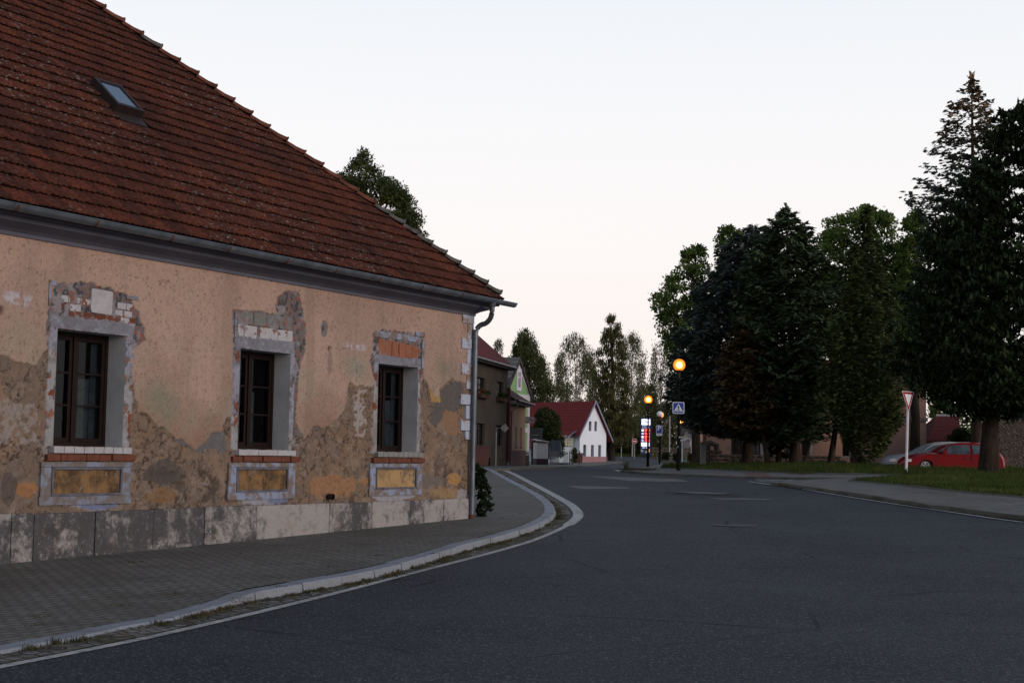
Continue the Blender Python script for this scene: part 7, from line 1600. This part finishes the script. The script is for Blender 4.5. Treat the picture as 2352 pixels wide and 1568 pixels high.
# ================================================================== GRASS, WEEDS AND LITTER
def inside(poly, n, pad=0):
    P_ = np.array(poly); lo, hi = P_.min(0), P_.max(0); out = []
    while sum(len(o) for o in out) < n:
        q = RNG.uniform(lo, hi, (n*2, 2)); out.append(q[inpoly([tuple(p) for p in poly], q[:, 0], q[:, 1])])
    return np.concatenate(out)[:n]
def blades(name, pts, z, hmin, hmax, w, mat, label, cat='grass', shade=None):
    n = len(pts); hh = RNG.uniform(hmin, hmax, n)*(0.55+.9*vn(pts[:, 0]*.8, pts[:, 1]*.8, 3)); a = RNG.uniform(0, 2*PI, n); d = np.stack([np.cos(a), np.sin(a), np.zeros(n)], 1); base_ = np.c_[pts, z]; lean = RNG.normal(0, .35, (n, 2))*hh[:, None]
    V = np.empty((n, 4, 3), np.float32); V[:, 0] = base_-d*w; V[:, 1] = base_+d*w; tip = base_+np.c_[lean, hh]; V[:, 2] = tip+d*w*.15; V[:, 3] = tip-d*w*.15
    F = np.arange(4*n).reshape(n, 4); s = shades(n, .55, 1.3) if shade is None else shade
    o = np_mesh(name, V.reshape(-1, 3), F, mat, col=np.repeat(s, 4, 0)); return tag(o, label, cat, kind='stuff')
GR = leafmat('grass', [(.022, .034, .008), (.052, .075, .014), (.10, .12, .03)], trans=.3, sc=.35, fine=2.5)
GRD = leafmat('weeds', [(.03, .032, .010), (.06, .055, .02), (.10, .075, .035)], trans=.2, sc=1.2)
q = inside(gisl, 1, 0)
gi_near = [p for p in gisl]; pts = inside([p for p in gfront]+PX([(2600, 1092), (2400, 1090), (2290, 1089), (2153, 1090), (2085, 1093), (2008, 1097)], .13), 42000)
blades('island_grass', pts, tz(pts[:, 0], pts[:, 1])+.13, .05, .15, .012, GR, 'short lawn grass on the island beside the right pavement')
gf_poly = gff[:7]+[(26, 80), (24, 96), (13, 100)]+PX([(1536, 1064)], .1)
pts = inside(gf_poly, 60000); blades('park_grass', pts, tz(pts[:, 0], pts[:, 1])+.10, .06, .22, .014, GR, 'park grass under the spruces')
pts = np.stack([RNG.uniform(12, 40, 9000), RNG.uniform(236, 262, 9000)], 1); blades('far_grass', pts, tz(pts[:, 0], pts[:, 1])-.09, .2, .5, .08, GR, 'bright grass verge beyond the far road')
# dandelion-like flecks left out; weeds in the gutter and between paving blocks
def clumps(name, centres, per, rad, hgt, w, mat, label, zoff):
    P_ = np.repeat(np.array(centres), per, axis=0); P_ = P_+RNG.normal(0, 1, P_.shape)*rad; return blades(name, P_, tz(P_[:, 0], P_[:, 1])+zoff, hgt*.3, hgt, w, mat, label, 'weeds')
cen = []
for i in range(10, len(KP), 1):
    if RNG.random() < (.75 if KP[i, 1] < 33 else .45)*(.35+1.3*float(vn(np.array(KP[i, 0]*1.1), np.array(KP[i, 1]*1.1), 8))**2): cen.append(KP[i, :2]-KN[i]*RNG.uniform(.02, .14))
clumps('gutter_weeds', cen, 70, .055, .05, .006, GRD, 'brown and green weeds growing along the foot of the left kerb', .015)
cen = [gp(x, y, .12)[:2] for x, y in ((560, 1373), (545, 1380), (105, 1410), (95, 1415), (270, 1390), (390, 1365), (420, 1362), (640, 1345), (870, 1275), (760, 1300), (790, 1310), (690, 1294), (80, 1435), (310, 1290), (1000, 1270))]
clumps('paving_moss', cen, 60, .07, .014, .006, GRD, 'small tufts of weeds between the paving blocks', .12)
cen = []
for k in range(60): a_ = gp(1430+RNG.uniform(0, 75), 0+1081+RNG.uniform(-1, 3.5)); cen.append(a_[:2])
for k in range(16): a_ = gp(1850+RNG.uniform(-30, 25), 1093+RNG.uniform(-1, 1.5)); cen.append(a_[:2])
clumps('kerb_weeds', cen, 26, .16, .10, .010, GRD, 'dry weeds at the edge of the lamp island', .07)
cen = [gp(1438+RNG.normal(0, 2), 1080)[:2] for k in range(3)]; clumps('tall_weed', cen, 22, .06, .6, .012, GRD, 'tall weed at the tip of the lamp island', .06)
cen = [rk[i][:2]*(1-u)+rk[i+1][:2]*u-np.array([.14, .05]) for i in range(1, 6) for u in np.linspace(0, 1, 30) if RNG.random() < .5]
clumps('island_kerb_weeds', cen, 20, .05, .05, .008, GRD, 'sparse weeds along the right kerb', .01)
# fallen leaves on pavement and gutter
def litter(name, n, fn, zoff, s_, label):
    P_ = np.array([fn() for _ in range(n)]); z = tz(P_[:, 0], P_[:, 1])+zoff; a = RNG.uniform(0, 2*PI, n); ax = np.stack([np.cos(a), np.sin(a), RNG.normal(0, .2, n)], 1)*s_*RNG.uniform(.5, 1.2, n)[:, None]; bx = np.stack([-np.sin(a), np.cos(a), RNG.normal(0, .3, n)], 1)*s_*.5
    V, F, c = quads_from(np.c_[P_, z], ax, bx, shades(n, .5, 1.6)); o = np_mesh(name, V, F, leafmat('dead_leaf', [(.05, .03, .012), (.10, .06, .025), (.16, .11, .05)], trans=.1, sc=3), col=c); return tag(o, label, 'leaves', kind='stuff')
def on_pave():
    i = RNG.integers(20, len(inner)-10); t_ = RNG.random()**1.5; return inner[i]*(1-t_)+outer[i]*t_
def in_gut():
    i = RNG.integers(20, len(KP)-10); return KP[i, :2]-KN[i]*RNG.uniform(.0, .25)
litter('gutter_leaves', 2600, in_gut, .025, .022, 'dead leaves lying in the gutter')
litter('pavement_leaves', 500, on_pave, .13, .018, 'a few dead leaves scattered on the pavement')
